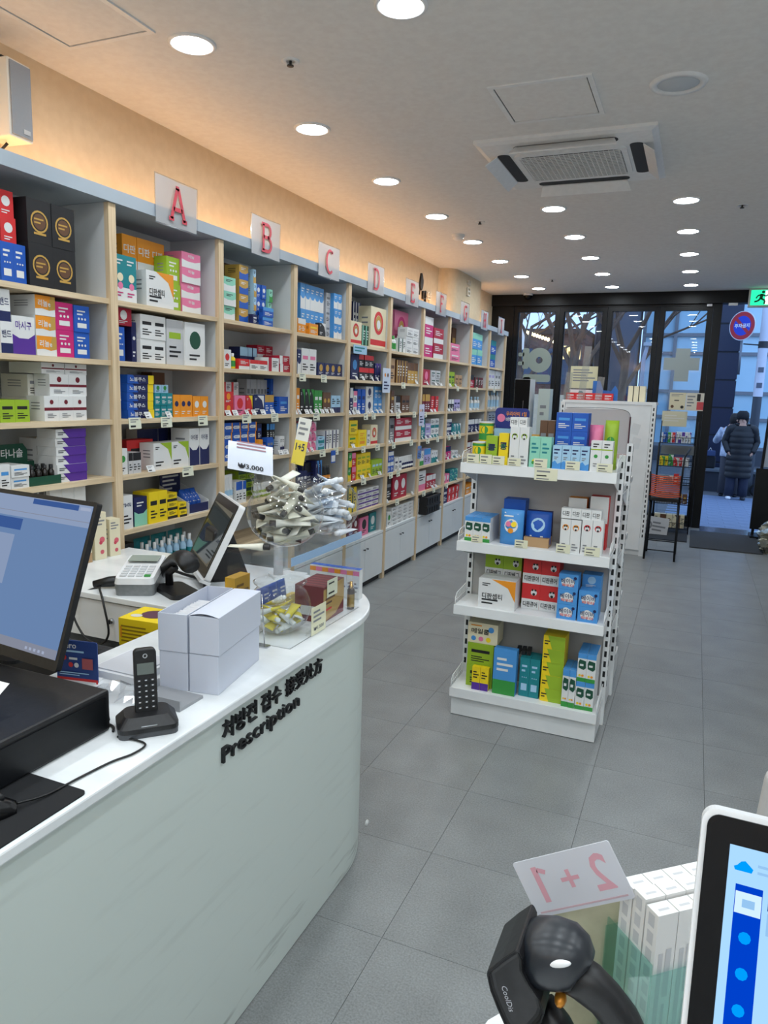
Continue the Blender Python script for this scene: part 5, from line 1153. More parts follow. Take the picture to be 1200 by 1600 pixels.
# bowls: globe jars
def bowl(x,y,z,r,label,rim=.62,hh=.88):
    prof=[]
    for k in range(17):
        a=R2(-78+150*k/16); prof.append((r*math.cos(a),r*hh*math.sin(a)))
    z0=-prof[0][1]; prof=[(.001,prof[0][1])]+prof
    top=prof[-1]
    prof=[(a,b) for a,b in prof if b<r*hh*.80]; tz=prof[-1][1]; tr=prof[-1][0]
    prof += [(tr+.002,tz+.010),(tr+.010,tz+.014),(tr+.012,tz+.018),(tr+.006,tz+.021)]
    return MB().lathe(prof,(0,0,z0),40).build('glass_jar',['bowl'],None,(x,y,z),label=label,cat='jar'), z0
def tube_pack_mesh(L,w_,col,cap,band=None):
    """squeeze tube lying along +x: round capped end to flat crimp"""
    mb=MB(); n=7; vv=[]; mats=[col,cap,'grey']
    r=w_/2
    for a in range(n+1):
        q=a/n; x=L*.16+L*.84*q
        for b in range(12):
            t=2*math.pi*b/12; vv.append((x,r*(.9+.55*q)*math.cos(t),r*(.9*(1-q)+.05)*math.sin(t)))
    mb.add(vv,[(a*12+b,a*12+(b+1)%12,(a+1)*12+(b+1)%12,(a+1)*12+b) for a in range(n) for b in range(12)]+[tuple(range(11,-1,-1)),tuple(range(n*12,n*12+12))],0,True)
    mb.lathe([(.0005,0),(r*.62,0),(r*.66,L*.02),(r*.66,L*.15),(r*.5,L*.165)],seg=12,m=1,mat=Matrix.Rotation(math.pi/2,4,'Y'))
    if band is not None:
        mats.append(band)
        q0,q1=.45,.8; vv=[]
        for q in (q0,q1):
            for b in range(12):
                t=2*math.pi*b/12; vv.append((L*.16+L*.84*q,r*(.92+.55*q)*math.cos(t),r*(.9*(1-q)+.07)*math.sin(t)))
        mb.add(vv,[(b,(b+1)%12,12+(b+1)%12,12+b) for b in range(12)],3,True)
    for q in (.3,.38,.46): mb.poly([(L*q,-r*.5,r*.8*(1-q)+.0012),(L*q+L*.03,-r*.5,r*.8*(1-q-.03)+.0012),(L*q+L*.03,r*.5,r*.8*(1-q-.03)+.0012),(L*q,r*.5,r*.8*(1-q)+.0012)],2)
    return mb.mesh('squeeze_tube',mats)
def seg_near(p,d,q,e,h):
    """closest points of two segments p+-h*d, q+-h*e"""
    r=p-q; b=d.dot(e); dr=d.dot(r); er=e.dot(r); den=1-b*b
    s_=max(-h,min(h,(b*er-dr)/den)) if den>1e-6 else 0.0
    t=max(-h,min(h,b*s_+er)); s_=max(-h,min(h,b*t-dr)); return s_,t
def fill(cx,cy,cz,R,n,meshes,L,rad,seed,lab,grp,zmax):
    """heap n capped tubes inside a globe of radius R, pushed apart until they only touch"""
    rr=random.Random(seed); h=L/2; ps=[];ds=[]
    for k in range(n):
        a=rr.uniform(0,2*math.pi); el=rr.uniform(-.5,.5); ds.append(Vector((math.cos(a)*math.cos(el),math.sin(a)*math.cos(el),math.sin(el))))
        ps.append(Vector((rr.uniform(-.4,.4)*R,rr.uniform(-.4,.4)*R,-.6*R+(zmax+.6*R)*k/n)))
    for it_ in range(150):
        for i in range(n): ps[i].z-=.0006
        for i in range(n):
            for j in range(i+1,n):
                if (ps[i]-ps[j]).length>L+2*rad: continue
                s_,t=seg_near(ps[i],ds[i],ps[j],ds[j],h)
                v=(ps[i]+ds[i]*s_)-(ps[j]+ds[j]*t); l=v.length
                if l<2*rad:
                    v=v/l if l>1e-6 else Vector((0,0,1)); c=(2*rad-l)*.5
                    ps[i]+=v*c*.8; ps[j]-=v*c*.8
                    ds[i]=(ds[i]+v*c*s_/(h*h)*.8).normalized(); ds[j]=(ds[j]-v*c*t/(h*h)*.8).normalized()
            for sg in (-1,1):
                e=ps[i]+ds[i]*h*sg; lim=R-rad
                if e.z>.55*R:
                    q=Vector((e.x,e.y,0)); ll=q.length; m_=R*.62-rad
                    if ll>m_ and ll>0: dlt=q*(m_/ll-1); ps[i]+=dlt*.5; ds[i]=(ds[i]+dlt*sg/h*.5).normalized()
                elif e.length>lim:
                    dlt=e*(lim/e.length-1); ps[i]+=dlt*.6; ds[i]=(ds[i]+dlt*sg/h*.5).normalized()
    for i in range(n):
        d=ds[i]; yaw=math.atan2(d.y,d.x); el=math.asin(max(-1,min(1,d.z))); p=ps[i]-d*h
        inst('squeeze_tube',meshes[i%len(meshes)],None,(cx+p.x,cy+p.y,cz+p.z),(rr.uniform(-.5,.5),-el,yaw),label=lab,cat='tube',group=grp)
J1=(-1.088,1.842); J2=(-1.07,2.068)
bowl(J1[0],J1[1],ZC+.261,.114,'large clear globe jar of ivory tubes on the acrylic stand'); bowl(J2[0],J2[1],ZC+.261,.106,'clear globe jar of white tubes, farther one on the stand')
ivory=[tube_pack_mesh(.118,.0250,(214,212,196),(42,40,40)),tube_pack_mesh(.118,.0250,(206,204,186),(42,40,40),(196,194,176)),tube_pack_mesh(.118,.0250,(220,219,208),(60,52,48))]
whitet=[tube_pack_mesh(.108,.0245,(224,228,234),(226,228,232)),tube_pack_mesh(.108,.0245,(216,222,230),(226,228,232),(170,186,206))]
fill(J1[0],J1[1],ZC+.261+.096,.110,34,ivory,.118,.0116,11,'ivory squeeze tube with black cap heaped in the nearer upper jar','ivory tubes in the nearer upper jar',.13)
fill(J2[0],J2[1],ZC+.261+.093,.102,28,whitet,.108,.0112,12,'white squeeze tube heaped in the farther upper jar','white tubes in the farther upper jar',.12)
J3=(-1.088,1.815)
bowl(J3[0],J3[1],ZC+.001,.094,'clear globe jar of yellow and white tubes inside the acrylic stand')
yel=[tube_pack_mesh(.10,.0215,(228,210,50),(224,226,224)),tube_pack_mesh(.10,.0215,(220,222,218),(224,226,224),(228,214,60))]
fill(J3[0],J3[1],ZC+.082,.090,14,yel,.10,.011,13,'small yellow and white tube in the jar inside acrylic stand','yellow and white tubes in the lower jar',.02)
# tubes lying on the shelf sheet
inst('squeeze_tube',ivory[0],None,(-1.075,1.735,ZC+.262+.014),(0,.0,R2(20)+math.pi),label='ivory tube lying loose on the acrylic shelf front corner',cat='tube')
inst('squeeze_tube',whitet[0],None,(-1.005,2.01,ZC+.262+.014),(0,0,R2(84)),label='white tube lying loose along the acrylic shelf front edge',cat='tube')
# price card on clip above the nearer jar
pc=thing('price_card_clip','curved white price card on a clear clip above the jars','price card',(-1.17,1.76,ZC+.48))
vv=[];n=8
for k in range(n+1):
    f=k/n; 
    for x in (-.075,.075): vv.append((x+.035*f,-.055*f+.02,.075-.075*f**1.6+ (0.012 if x<0 else 0)))
cb=MB().add(vv,[(2*k,2*k+2,2*k+3,2*k+1) for k in range(n)],0,True); o=cb.build('card',[P((214,222,236),.5)],pc)
txm=MB(); a,b,c=Vector(vv[-4]),Vector(vv[-3]),Vector(vv[-1]); exx=(b-a).normalized(); eyy=(a-Vector(vv[-2])).normalized()
put_text(txm,'₩3,000',plane_mat(a+(b-a)*.52-eyy*.002+Vector((0,-.002,.001)),exx,eyy,exx.cross(eyy)),.085,.017,0,.02); txm.build('price',[P((30,34,44),.6)],pc)
txm=MB(); a=Vector(vv[6]);b=Vector(vv[7]); eyy2=(Vector(vv[4])-a).normalized()
for q in (0,.012,.022): txm.poly([a+(b-a)*.2+eyy2*q+Vector((0,-.0012,.0012)),a+(b-a)*.85+eyy2*q+Vector((0,-.0012,.0012)),a+(b-a)*.85+eyy2*(q+.005)+Vector((0,-.0012,.0012)),a+(b-a)*.2+eyy2*(q+.005)+Vector((0,-.0012,.0012))])
txm.build('print',[P((150,110,120),.6)],pc)
MB().tube([(.04,-.03,0),(.045,-.025,-.02),(.04,-.02,-.045),(.05,-.01,-.075)],[.009,.007,.01,.004],8).build('clip',['bowl'],pc); MB().box(.0,.08,-.04,-.032,-.012,.004).build('grip',['bowl'],pc)
pc=thing('price_card_clip','tall white and yellow price card leaning behind the jars','price card',(-1.135,1.965,ZC+.42))
b_=MB(); mats=[(224,224,216),(228,206,80)]; RT2=Matrix.Rotation(R2(8),4,'Y')@Matrix.Rotation(R2(-6),4,'X')
b_.box(-.022,.022,-.001,.001,.145,.215,0).box(-.022,.022,-.001,.001,.07,.145,1); draw_ops(b_,[('l',.15,.85,.62,.95,3,'grey'),('t','1+5',.5,.38,.7,.16,'navy')],.044,.145,mats,lambda u,v,k:(u-.022,-.0012-.0004*k,v+.07))
onm(b_,RT2).build('card',mats,pc); MB().tube([(.0,0,.075),(.01,0,.05),(.008,0,.02),(.02,0,-.02)],[.008,.006,.009,.004],8).build('clip',['bowl'],pc)
# cream price card leaning on the lower jar
t=thing('price_card','cream price card leaning on acrylic stand below the jar','price card',(-.9815,1.86,ZC+.003))
b_=MB().box(0,.001,-.045,.045,0,.085); mats=[(224,222,190)]; draw_ops(b_,[('l',.12,.88,.42,.9,3,'grey'),('t','₩1,500',.5,.2,.7,.16,'grey')],.09,.085,mats,lambda u,v,k:(.0012+.0003*k,u-.045,v)); b_.build('card',mats,t)
# red and gold box, tag, brown bottle, pink packs, blue pouches inside
mats=[(110,22,34)]; b_=MB().box(-.10,0,-.075,.075,0,.115); draw_ops(b_,[('p',[(.0,.0),(.0,.92),(.55,.98),(1,1),(1,.4),(.6,.1)],(176,140,72)),('l',.1,.6,.45,.7,2,(96,60,30)),('l',.1,.5,.28,.4,1,'red')],.15,.115,mats,lambda u,v,k:(.0004*k,u-.075,v))
b_.box(-.08,-.02,-.0755,-.075,.02,.05,len(mats)); mats.append('white'); 
for q in range(5): b_.box(-.095,-.005,-.06+.026*q,-.052+.026*q,.115,.1154,len(mats))
mats.append((150,60,66)); b_.build('red_gold_box',mats,None,(-1.012,2.02,ZC+.0005),(0,0,.02),label='dark red and gold box inside the acrylic stand',cat='box')
t=MB().box(0,.001,-.035,.035,0,.055); mats=[(228,228,200)]; draw_ops(t,[('l',.12,.88,.7,.9,1,'black'),('l',.12,.9,.12,.35,1,'black')],.07,.055,mats,lambda u,v,k:(.0012+.0003*k,u-.035,v)); t.build('price_tag',mats,None,(-1.0085,2.0,ZC+.078),label='cream price tag taped on the red and gold box',cat='price tag')
b_=thing('dropper_bottle','small brown spray bottle with gold cap inside the stand','bottle',(-1.003,2.128,ZC+.0005))
MB().lathe([(.0005,0),(.012,0),(.0125,.003),(.0125,.066),(.008,.072)],seg=16).build('bottle_body',[P((46,24,16),.12)],b_)
MB().lathe([(.0128,.008),(.0128,.052)],seg=16).build('bottle_label',[P((160,132,66),.35,.5)],b_)
MB().lathe([(.0082,.071),(.0082,.08),(.005,.082),(.005,.094),(.0005,.094)],seg=14).build('spray_cap',[P((196,160,96),.25,.8)],b_)
for k in range(8):
    cc=('orange','pink')[k%2]
    inst('slim_carton',pack_mesh('carton',.0235,.03,.105,'white',[('r',0,1,.8,.95,cc),('l',.2,.8,.2,.6,3,'grey')],None,'blue'),None,(-1.205+.0243*k,2.235,ZC+.0005),(0,0,.02),label='slim white carton with %s band and blue top, %s from left beyond the stand'%(cc,ORD[k]),cat='carton',group='cartons beyond the acrylic stand')
for k in range(4):
    inst('blue_sachet',pack_mesh('pouch',.05,.016,.06,'blue',[('l',.2,.8,.3,.7,2,'white')]),None,(-1.212,1.90+.05*k,ZC+.031),(R2(-8),0,math.pi/2),label='small blue sachet behind the lower jar, %s from the left'%ORD[k],cat='sachet',group='blue sachets')
MB().box(-1.225,-1.205,1.86,2.12,ZC,ZC+.0305).build('sachet_tray',[P((214,180,60),.5)],None,label='low yellow tray holding the blue sachets',cat='tray')
mats=[(198,150,30)]; b_=MB().box(-.035,0,-.04,.04,0,.16); draw_ops(b_,[('l',.1,.9,.1,.9,7,(110,78,16)),],.08,.16,mats,lambda u,v,k:(.0004*k,u-.04,v)); b_.build('gold_carton',mats,None,(-1.21,1.80,ZC+.0005),label='golden yellow carton standing behind the acrylic stand',cat='carton')
rod=MB().tube([(-1.064,1.692,ZC+.004),(-1.072,1.69,ZC+.15)],.0016,6); rod.prism(rrect(-1.085,-1.045,1.672,1.697,.004),ZC,ZC+.004)
rod.build('price_clip_stand',['steel'],None,label='thin wire clip stand with a small foot beside the acrylic stand',cat='clip stand')
# ------------------------------------------------------------------ aisle gondola (end unit)
# shelf, x0, x1, z0, height, set-back, depth, columns, rows, colour, accent, print, kind, word, stacked
GOND_ITEMS = [
(1,-0.98,-0.911,1.288,0.104,0.02,0.097,1,1,'yellow','green',2,'can','',0),
(1,-0.979,-0.908,1.288,0.196,0.12,0.1,1,2,'yellow','green',2,'can','',0),
(1,-0.908,-0.852,1.288,0.135,0.03,0.05,1,1,'lime','darkgreen',2,'carton','콩',0),
(1,-0.846,-0.8,1.288,0.15,0.03,0.05,1,1,'yellow','green',2,'carton','콩',0),
(1,-0.792,-0.702,1.288,0.184,0.02,0.06,2,1,'white','lime',16,'carton','',0),
(1,-0.798,-0.717,1.471,0.044,0.03,0.05,2,1,'white','lightgrey',17,'carton','디판',1),
(1,-0.697,-0.597,1.288,0.142,0.02,0.06,2,1,'mint','green',18,'carton','',0),
(1,-0.68,-0.608,1.288,0.215,0.15,0.08,2,1,'brown','grey',5,'carton','',0),
(1,-0.602,-0.455,1.288,0.256,0.13,0.1,2,3,'blue','skyblue',5,'pack','',0),
(1,-0.589,-0.424,1.288,0.109,0.02,0.06,4,1,'lightblue','blue',19,'carton','',0),
(1,-0.453,-0.389,1.288,0.204,0.15,0.07,1,1,'pink','crimson',17,'pouch','',0),
(1,-0.383,-0.321,1.288,0.228,0.14,0.08,1,1,'lime','green',2,'pouch','',0),
(1,-0.421,-0.325,1.288,0.139,0.02,0.06,2,1,'white','lime',20,'carton','',0),
(2,-0.992,-0.864,0.905,0.121,0.03,0.17,3,1,'white','green',21,'carton','',0),
(2,-0.82,-0.709,0.905,0.171,0.03,0.06,1,1,'skyblue','pink',22,'pouch','',0),
(2,-0.83,-0.722,0.905,0.209,0.14,0.08,1,1,'blue','skyblue',17,'box','',0),
(2,-0.703,-0.582,0.917,0.157,0.06,0.05,1,1,'blue','lightblue',2,'pouch','',0),
(2,-0.709,-0.586,0.917,0.155,0.115,0.05,1,1,'navy','lightblue',2,'pouch','',0),
(2,-0.529,-0.436,0.905,0.154,0.02,0.06,2,1,'white','orange',16,'carton','',0),
(2,-0.433,-0.337,0.905,0.161,0.02,0.06,2,1,'white','red',16,'carton','',0),
(2,-0.531,-0.351,1.063,0.047,0.025,0.055,4,1,'white','lightgrey',17,'carton','디판',1),
(2,-0.522,-0.436,0.905,0.238,0.16,0.07,1,1,'orange','white',7,'box','',0),
(2,-0.421,-0.336,0.905,0.253,0.16,0.07,1,1,'red','white',7,'box','',0),
(3,-0.904,-0.72,0.583,0.146,0.02,0.12,1,1,'white','orange',3,'box','디판셉티',0),
(3,-0.91,-0.724,0.583,0.247,0.15,0.08,2,2,'lime','white',23,'box','디판베그',0),
(3,-0.706,-0.531,0.583,0.258,0.1,0.12,2,2,'red','white',23,'box','디판큐어',0),
(3,-0.52,-0.429,0.583,0.218,0.02,0.08,1,3,'skyblue','white',24,'carton','베이비',0),
(3,-0.423,-0.331,0.583,0.149,0.02,0.08,1,2,'skyblue','white',24,'carton','베이비',0),
(3,-0.425,-0.337,0.583,0.205,0.12,0.08,1,3,'skyblue','lightblue',2,'carton','',0),
(4,-0.954,-0.819,0.151,0.227,0.06,0.12,1,2,'lime','black',5,'box','',0),
(4,-0.959,-0.805,0.378,0.106,0.07,0.12,1,1,'cream','orange',25,'box','메일쿨',1),
(4,-0.913,-0.828,0.151,0.12,0.02,0.03,2,1,'yellow','purple',0,'carton','',0),
(4,-0.807,-0.693,0.151,0.234,0.02,0.047,1,1,'skyblue','green',0,'box','',0),
(4,-0.681,-0.582,0.151,0.199,0.05,0.1,2,1,'teal','lightblue',8,'carton','',0),
(4,-0.574,-0.47,0.151,0.334,0.04,0.12,1,5,'yellow','lime',12,'carton','',0),
(4,-0.468,-0.405,0.151,0.189,0.02,0.14,2,1,'white','green',21,'carton','',0),
(4,-0.404,-0.319,0.151,0.28,0.02,0.16,2,2,'white','green',21,'carton','',0),
]

GX0,GX1=-1.012,-.300
GZ={1:1.288,2:.905,3:.583,4:.151}
def slotted(parent,x,y,z1,face,n=None,w_=.03,name='upright'):
    """slotted steel post; face: list of outward normals that show slots"""
    u=MB().box(x-w_/2,x+w_/2,y-.02,y+.02,0,z1).build(name,['gond'],parent)
    s=MB(); z=.20
    while z<z1-.03:
        if '-y' in face: s.box(x-.006,x+.006,y-.0206,y-.02,z,z+.03)
        if '+x' in face: s.box(x+w_/2,x+w_/2+.0006,y-.006,y+.006,z,z+.03)
        z+=.052
    s.build('slot_row',[P((22,22,24),.7)],u,kind='stuff')
    return u
def fence(parent,x,y0,y1,z,name='wire_guard'):
    mb=MB(); pts=[(x,y0+.004,z),(x,y0+.006,z+.035),(x,y0+.03,z+.055),(x,y1-.02,z+.07),(x,y1-.01,z+.07)]
    mb.tube(pts,.0022,6); mb.tube([(x,y0+.006,z+.02),(x,y1-.01,z+.03)],.0016,5)
    k=y0+.02
    while k<y1-.02: mb.tube([(x,k,z),(x,k,z+.045+.02*(k-y0)/(y1-y0))],.0014,4); k+=.022
    return mb.build(name,['gond'],parent)
go=thing('gondola_shelf','white four-tier metal gondola shelf in the aisle','shelving',(0,0,0))
for x in (GX0,GX1): slotted(go,x,3.617,1.352,('-y','+x'))
MB().box(GX0+.016,GX1-.016,3.606,3.612,.10,1.31).build('back_panel',['gondgrey'],go)
MB().box(GX0+.016,GX1-.016,3.600,3.63,1.30,1.335).build('top_rail',['gond'],go)
MB().box(GX0,GX1,3.378,3.596,.004,.10).build('base_box',['gond'],go)
for s_,z in GZ.items():
    d=MB().box(GX0-.004,GX1+.004,3.352,3.596,z-.004,z)
    d.box(GX0-.004,GX1+.004,3.350,3.353,z-.045,z+.004); d.build('shelf',['gond'],go,bevel=.0015)
    for x in (GX0-.001,GX1+.001): fence(go,x,3.36,3.59,z)
    if s_<4:
        for x in (GX0+.006,GX1-.006): MB().prism([(3.36,z-.045),(3.597,z-.11),(3.597,z-.005),(3.36,z-.005)],x-.002,x+.002,0,Matrix(((0,0,1,0),(1,0,0,0),(0,1,0,0),(0,0,0,1)))).build('bracket',['gond'],go)
GN={1:'top gondola shelf',2:'second gondola shelf',3:'third gondola shelf',4:'bottom gondola deck'}
_c=Counter((g[0],g[9],g[10],g[12]) for g in GOND_ITEMS); _s=Counter()
for g in GOND_ITEMS:
    s_,x0,x1,z0,h,off,dep,cols,rows,base,acc,var,kind,txt,on=g
    key=(s_,base,acc,kind); _s[key]+=1
    cw=(x1-x0)/cols; ch=h/rows; pw=cw-.0012; ph=ch-.0006; d=dep
    if kind=='can': d=pw
    me=pack_mesh(kind,pw,d,ph,base,style_ops(base,acc,var,txt),None,'skyblue' if var==21 else None)
    for c in range(cols):
        for r_ in range(rows):
            bits=['%s and %s %s'%(cn(base),cn(acc),KN[kind])]
            if _c[key]>1: bits.append(('%s lot'%('left','right','far right')[_s[key]-1]) if not off>.1 and not kind=='can' else ('front one','rear ones')[_s[key]-1] if _c[key]==2 else ORD[_s[key]-1])
            if cols>1: bits.append('%s across'%ORD[c])
            if rows>1: bits.append(('lower','upper')[r_] if rows==2 else ('lowest' if r_==0 else 'topmost' if r_==rows-1 else '%s up'%ORD[r_]))
            bits.append(GN[s_])
            inst(kind_name(kind,cw,ch),me,None,(x0+cw*(c+.5),3.365+off+rnd.uniform(-.0015,.0015),z0+ch*r_+.0003),(0,0,0),label=', '.join(bits),cat=KN[kind].split()[-1],group='products on the %s'%GN[s_])
# extras on the gondola
t=thing('display_box','pale blue display box with a navy lettered header on top gondola shelf','display box',(-.835,3.525,1.2885))
MB().box(-.07,.07,0,.07,0,.004).box(-.07,.07,0,.003,.004,.165).box(-.07,.07,.067,.07,.004,.165).box(-.07,-.067,.003,.067,.004,.165).box(.067,.07,.003,.067,.004,.165).build('tray',[P((150,190,220),.5)],t)
hd=MB().prism(rrect(-.085,.085,.165,.265,.02),.064,.067,0,Matrix(((1,0,0,0),(0,0,1,0),(0,1,0,0),(0,0,0,1)))); mats=[(30,44,120)]
draw_ops(hd,[('t','우리아이 1일',.62,.72,.6,.22,'orange'),('t','비타민 영양제',.62,.44,.6,.2,'white'),('t','챙기세요',.66,.2,.4,.16,'yellow'),('c',.18,.5,.2,'pink')],.17,.1,mats,lambda u,v,k:(u-.085,.0635-.0003*k,.165+v)); hd.build('header_card',mats,t)
MB().box(-.058,.06,0,.0865,0,.046).box(-.055,.057,.003,.084,.0461,.0463,1).build('kraft_tray',['kraft',P((120,96,66),.7)],None,(-.645,3.415,.9055-.0002),label='kraft cardboard tray under the blue pouches, second gondola shelf',cat='tray')
me=MB(); [me.box(-.05+.025*k,-.03+.025*k,0,.08,0,.02) for k in range(3)]; me.build('flat_black_pack',['black'],None,(-.66,3.45,.351),(0,0,.1),label='flat black packs lying on the teal cartons, gondola deck',cat='pack')
def gtag(x,z,w_,h_,lab,y=3.3485,tilt=0):
    mb=MB(); mats=[(226,224,196)]; R_=Matrix.Rotation(R2(tilt),4,'X')
    mb.box(-w_/2,w_/2,0,.001,0,h_); draw_ops(mb,[('l',.1,.9,.62,.92,1,'grey'),('l',.1,.7,.3,.52,1,'black'),('l',.1,.85,.06,.24,1,'grey')],w_,h_,mats,lambda u,v,k:(u-w_/2,-.0003*k,v)); onm(mb,R_)
    mb.build('price_tag',mats,None,(x,y,z),label=lab,cat='price tag',group='cream price tags on the gondola')
for x,z,w_,h_,lab in ((-.955,1.292,.06,.045,'cream price tag, first from left on top gondola shelf'),(-.893,1.292,.058,.045,'cream price tag, second from left on top gondola shelf'),(-.832,1.292,.058,.042,'cream price tag, third from left on top gondola shelf'),(-.757,1.292,.062,.036,'cream price tag before the tall white cartons, top gondola shelf'),(-.635,1.292,.062,.042,'cream price tag before the mint cartons, top gondola shelf'),(-.607,1.235,.105,.055,'large cream price tag hanging over the top gondola shelf lip'),(-.49,1.292,.064,.040,'cream price tag before the pale blue cartons, top gondola shelf'),(-.35,1.292,.068,.038,'cream price tag at the right end of top gondola shelf'),
  (-.915,.91,.056,.034,'cream price tag before green cartons, second gondola shelf'),(-.70,.908,.062,.038,'cream price tag beside the kraft tray, second gondola shelf'),(-.505,.906,.064,.042,'cream price tag before orange marked cartons, second gondola shelf'),(-.375,.906,.068,.042,'cream price tag before red marked cartons, second gondola shelf')):
    gtag(x,z,w_,h_,lab)
# --- second gondola right behind
g2=thing('gondola_shelf','white double-sided gondola shelf directly behind the first one','shelving',(0,0,0))
for x in (GX0,GX1): slotted(g2,x,4.02,1.385,('+x','-y'))
MB().box(GX0+.016,GX1-.016,4.012,4.028,.10,1.33).build('back_panel',[P((186,168,166),.6)],g2)
MB().box(GX0,GX1,3.66,4.44,.004,.14).build('base_box',['gond'],g2)
for z in (.5,.85,1.18):
    MB().box(GX0,GX1,3.68,4.0,z-.03,z).build('shelf',['gond'],g2); MB().box(GX0,GX1,4.04,4.40,z-.03,z).build('shelf',['gond'],g2)
    MB().prism([(3.70,z-.03),(4.0,z-.12),(4.0,z-.03)],GX1+.002,GX1+.006,0,Matrix(((0,0,1,0),(1,0,0,0),(0,1,0,0),(0,0,0,1)))).build('bracket',['gond'],g2)
inst('product_box',pack_mesh('box',.25,.12,.16,'pink',style_ops('pink','white',5)),None,(-.5,3.72,.8505),label='pink box on the middle tier of the second gondola',cat='box')
inst('pouch',pack_mesh('pouch',.14,.07,.22,'gold',style_ops('gold','green',2)),None,(-.82,4.12,1.1805),(0,0,.2),label='golden crinkled pouch on the second gondola, behind the tins',cat='pouch')
inst('pouch',pack_mesh('pouch',.12,.05,.17,'green',style_ops('green','white',2)),None,(-.72,4.16,1.1805),label='green pouch beside the golden one on second gondola',cat='pouch')
inst('small_carton',pack_mesh('carton',.05,.06,.09,'orange',style_ops('orange','white',5)),None,(-.335,4.10,.1405),(0,0,0),label='small orange carton at the foot of the second gondola',cat='carton')
# --- grey display board with rounded corners
gb=thing('display_board','tall grey display board with rounded corners behind the gondolas','display board',(-.607,5.0,0))
MB().prism(rrect(-.215,.215,.06,1.545,.05),-.012,.012,0,Matrix(((1,0,0,0),(0,0,1,0),(0,1,0,0),(0,0,0,1)))).build('board',[P((202,198,200),.5)],gb)
MB().box(.2155,.222,-.02,.02,.2,1.50).build('edge_strip',[P((92,46,60),.5)],gb)
MB().box(-.25,.25,-.12,.12,0,.06).build('foot',['gond'],gb)
cable('board_wire',[(-.80,5.0,1.546),(-.6,4.99,1.552),(-.42,4.985,1.54),(-.385,4.985,1.48),(-.388,4.985,1.40)],.0016,'thin dark wire running over the grey display board')
for k,(x,z) in enumerate(((-.355,1.39),(-.345,1.30))):
    MB().box(-.025,.025,0,.001,0,.07).build('hanging_label',[P((224,226,228),.5)],None,(x,4.96,z),(0,R2(12),.3),label='small white label hanging at board edge, %s of two'%('upper','lower')[k],cat='label')
# --- tall white gondola near the shop front
g3=thing('tall_gondola','tall white metal gondola with a slotted post near the shop front','shelving',(0,0,0))
slotted(g3,-.395,7.90,1.565,('-y',),w_=.045); slotted(g3,-1.30,7.90,1.565,('-y',),w_=.045)
MB().box(-1.275,-.42,7.89,7.90,.06,1.555).build('back_panel',['gond'],g3)
MB().box(-1.31,-.38,7.885,8.40,1.556,1.585).build('top_board',['gond'],g3)
MB().box(-1.30,-.39,7.92,8.38,.0,.10).build('base_box',['gond'],g3)
for z in (.5,.9,1.25): MB().box(-1.28,-.41,7.91,8.36,z-.025,z).build('shelf',['gond'],g3)
ZT=1.5855
# goods on top of it
for k in range(5):
    inst('red_carton',pack_mesh('carton',.095,.1,.075,'red',style_ops('red','white',5)),None,(-1.255+.097*k,8.05,ZT),(0,0,0),label='red carton on top of the tall gondola, %s from left'%ORD[k],cat='carton',group='red cartons on the tall gondola')
inst('product_box',pack_mesh('box',.24,.12,.11,'white',style_ops('white','teal',2)),None,(-1.18,8.25,ZT),label='white and teal box behind the red cartons, tall gondola top',cat='box')
ctm_=MB().prism([(-.13,0),(.13,0),(.13,.11),(.10,.16),(.06,.10),(-.02,.11),(-.06,.205),(-.13,.205)],0,.012,0,Matrix(((1,0,0,0),(0,0,1,0),(0,1,0,0),(0,0,0,1))))
ctm_.build('blue_cutout_stand',[P((46,108,184),.5)],None,(-.91,8.12,ZT),label='blue cut-out cardboard stand on top of the tall gondola',cat='stand')
for k in range(3): inst('file_box',pack_mesh('box',.055,.2,.16,'cream',[('r',.85,1,0,1,'black')] if k<2 else []),None,(-.64+.056*k,8.02,ZT),(0,0,0),label='cream upright box with dark edge on tall gondola, %s from left'%ORD[k],cat='box',group='cream boxes')
for x,z1,lab in ((-1.285,1.87,'leftmost clear acrylic sign upright on the tall gondola'),(-1.13,2.14,'tallest clear acrylic sign upright on the tall gondola'),(-.955,1.83,'clear acrylic sign upright before the blue cut-out')):
    t=thing('sign_holder',lab,'sign holder',(x,7.955,ZT))
    MB().box(-.035,.035,-.002,.002,.004,z1-ZT).build('upright_sheet',[clear('acrylic_haze',(.82,.86,.9),1.5,.15,.12,1.3)] if 'acrylic_haze' not in bpy.data.materials else [bpy.data.materials['acrylic_haze']],t,rot=(0,R2(4),0)); MB().box(-.045,.045,-.03,.03,0,.004).build('foot',['acrylic'],t)
# --- tall dark cabinet and pale carton by the far bay
t=thing('display_cabinet','tall narrow black-fronted cabinet with pale side near the window','cabinet',(-1.99,9.0,0))
MB().box(-.095,.095,.004,.30,0,1.81).build('body',[P((206,206,204),.5)],t); MB().box(-.093,.093,0,.004,.03,1.805).build('front_panel',['black_gloss'],t); MB().box(.02,.024,-.006,0,1.3,1.55).build('handle',['steel'],t)
inst('tall_carton',pack_mesh('carton',.14,.2,1.70,(186,197,190),[('l',.2,.8,.8,.9,2,'grey')]),None,(-1.74,9.12,.0003),label='tall pale green carton beside the black-fronted cabinet',cat='carton')
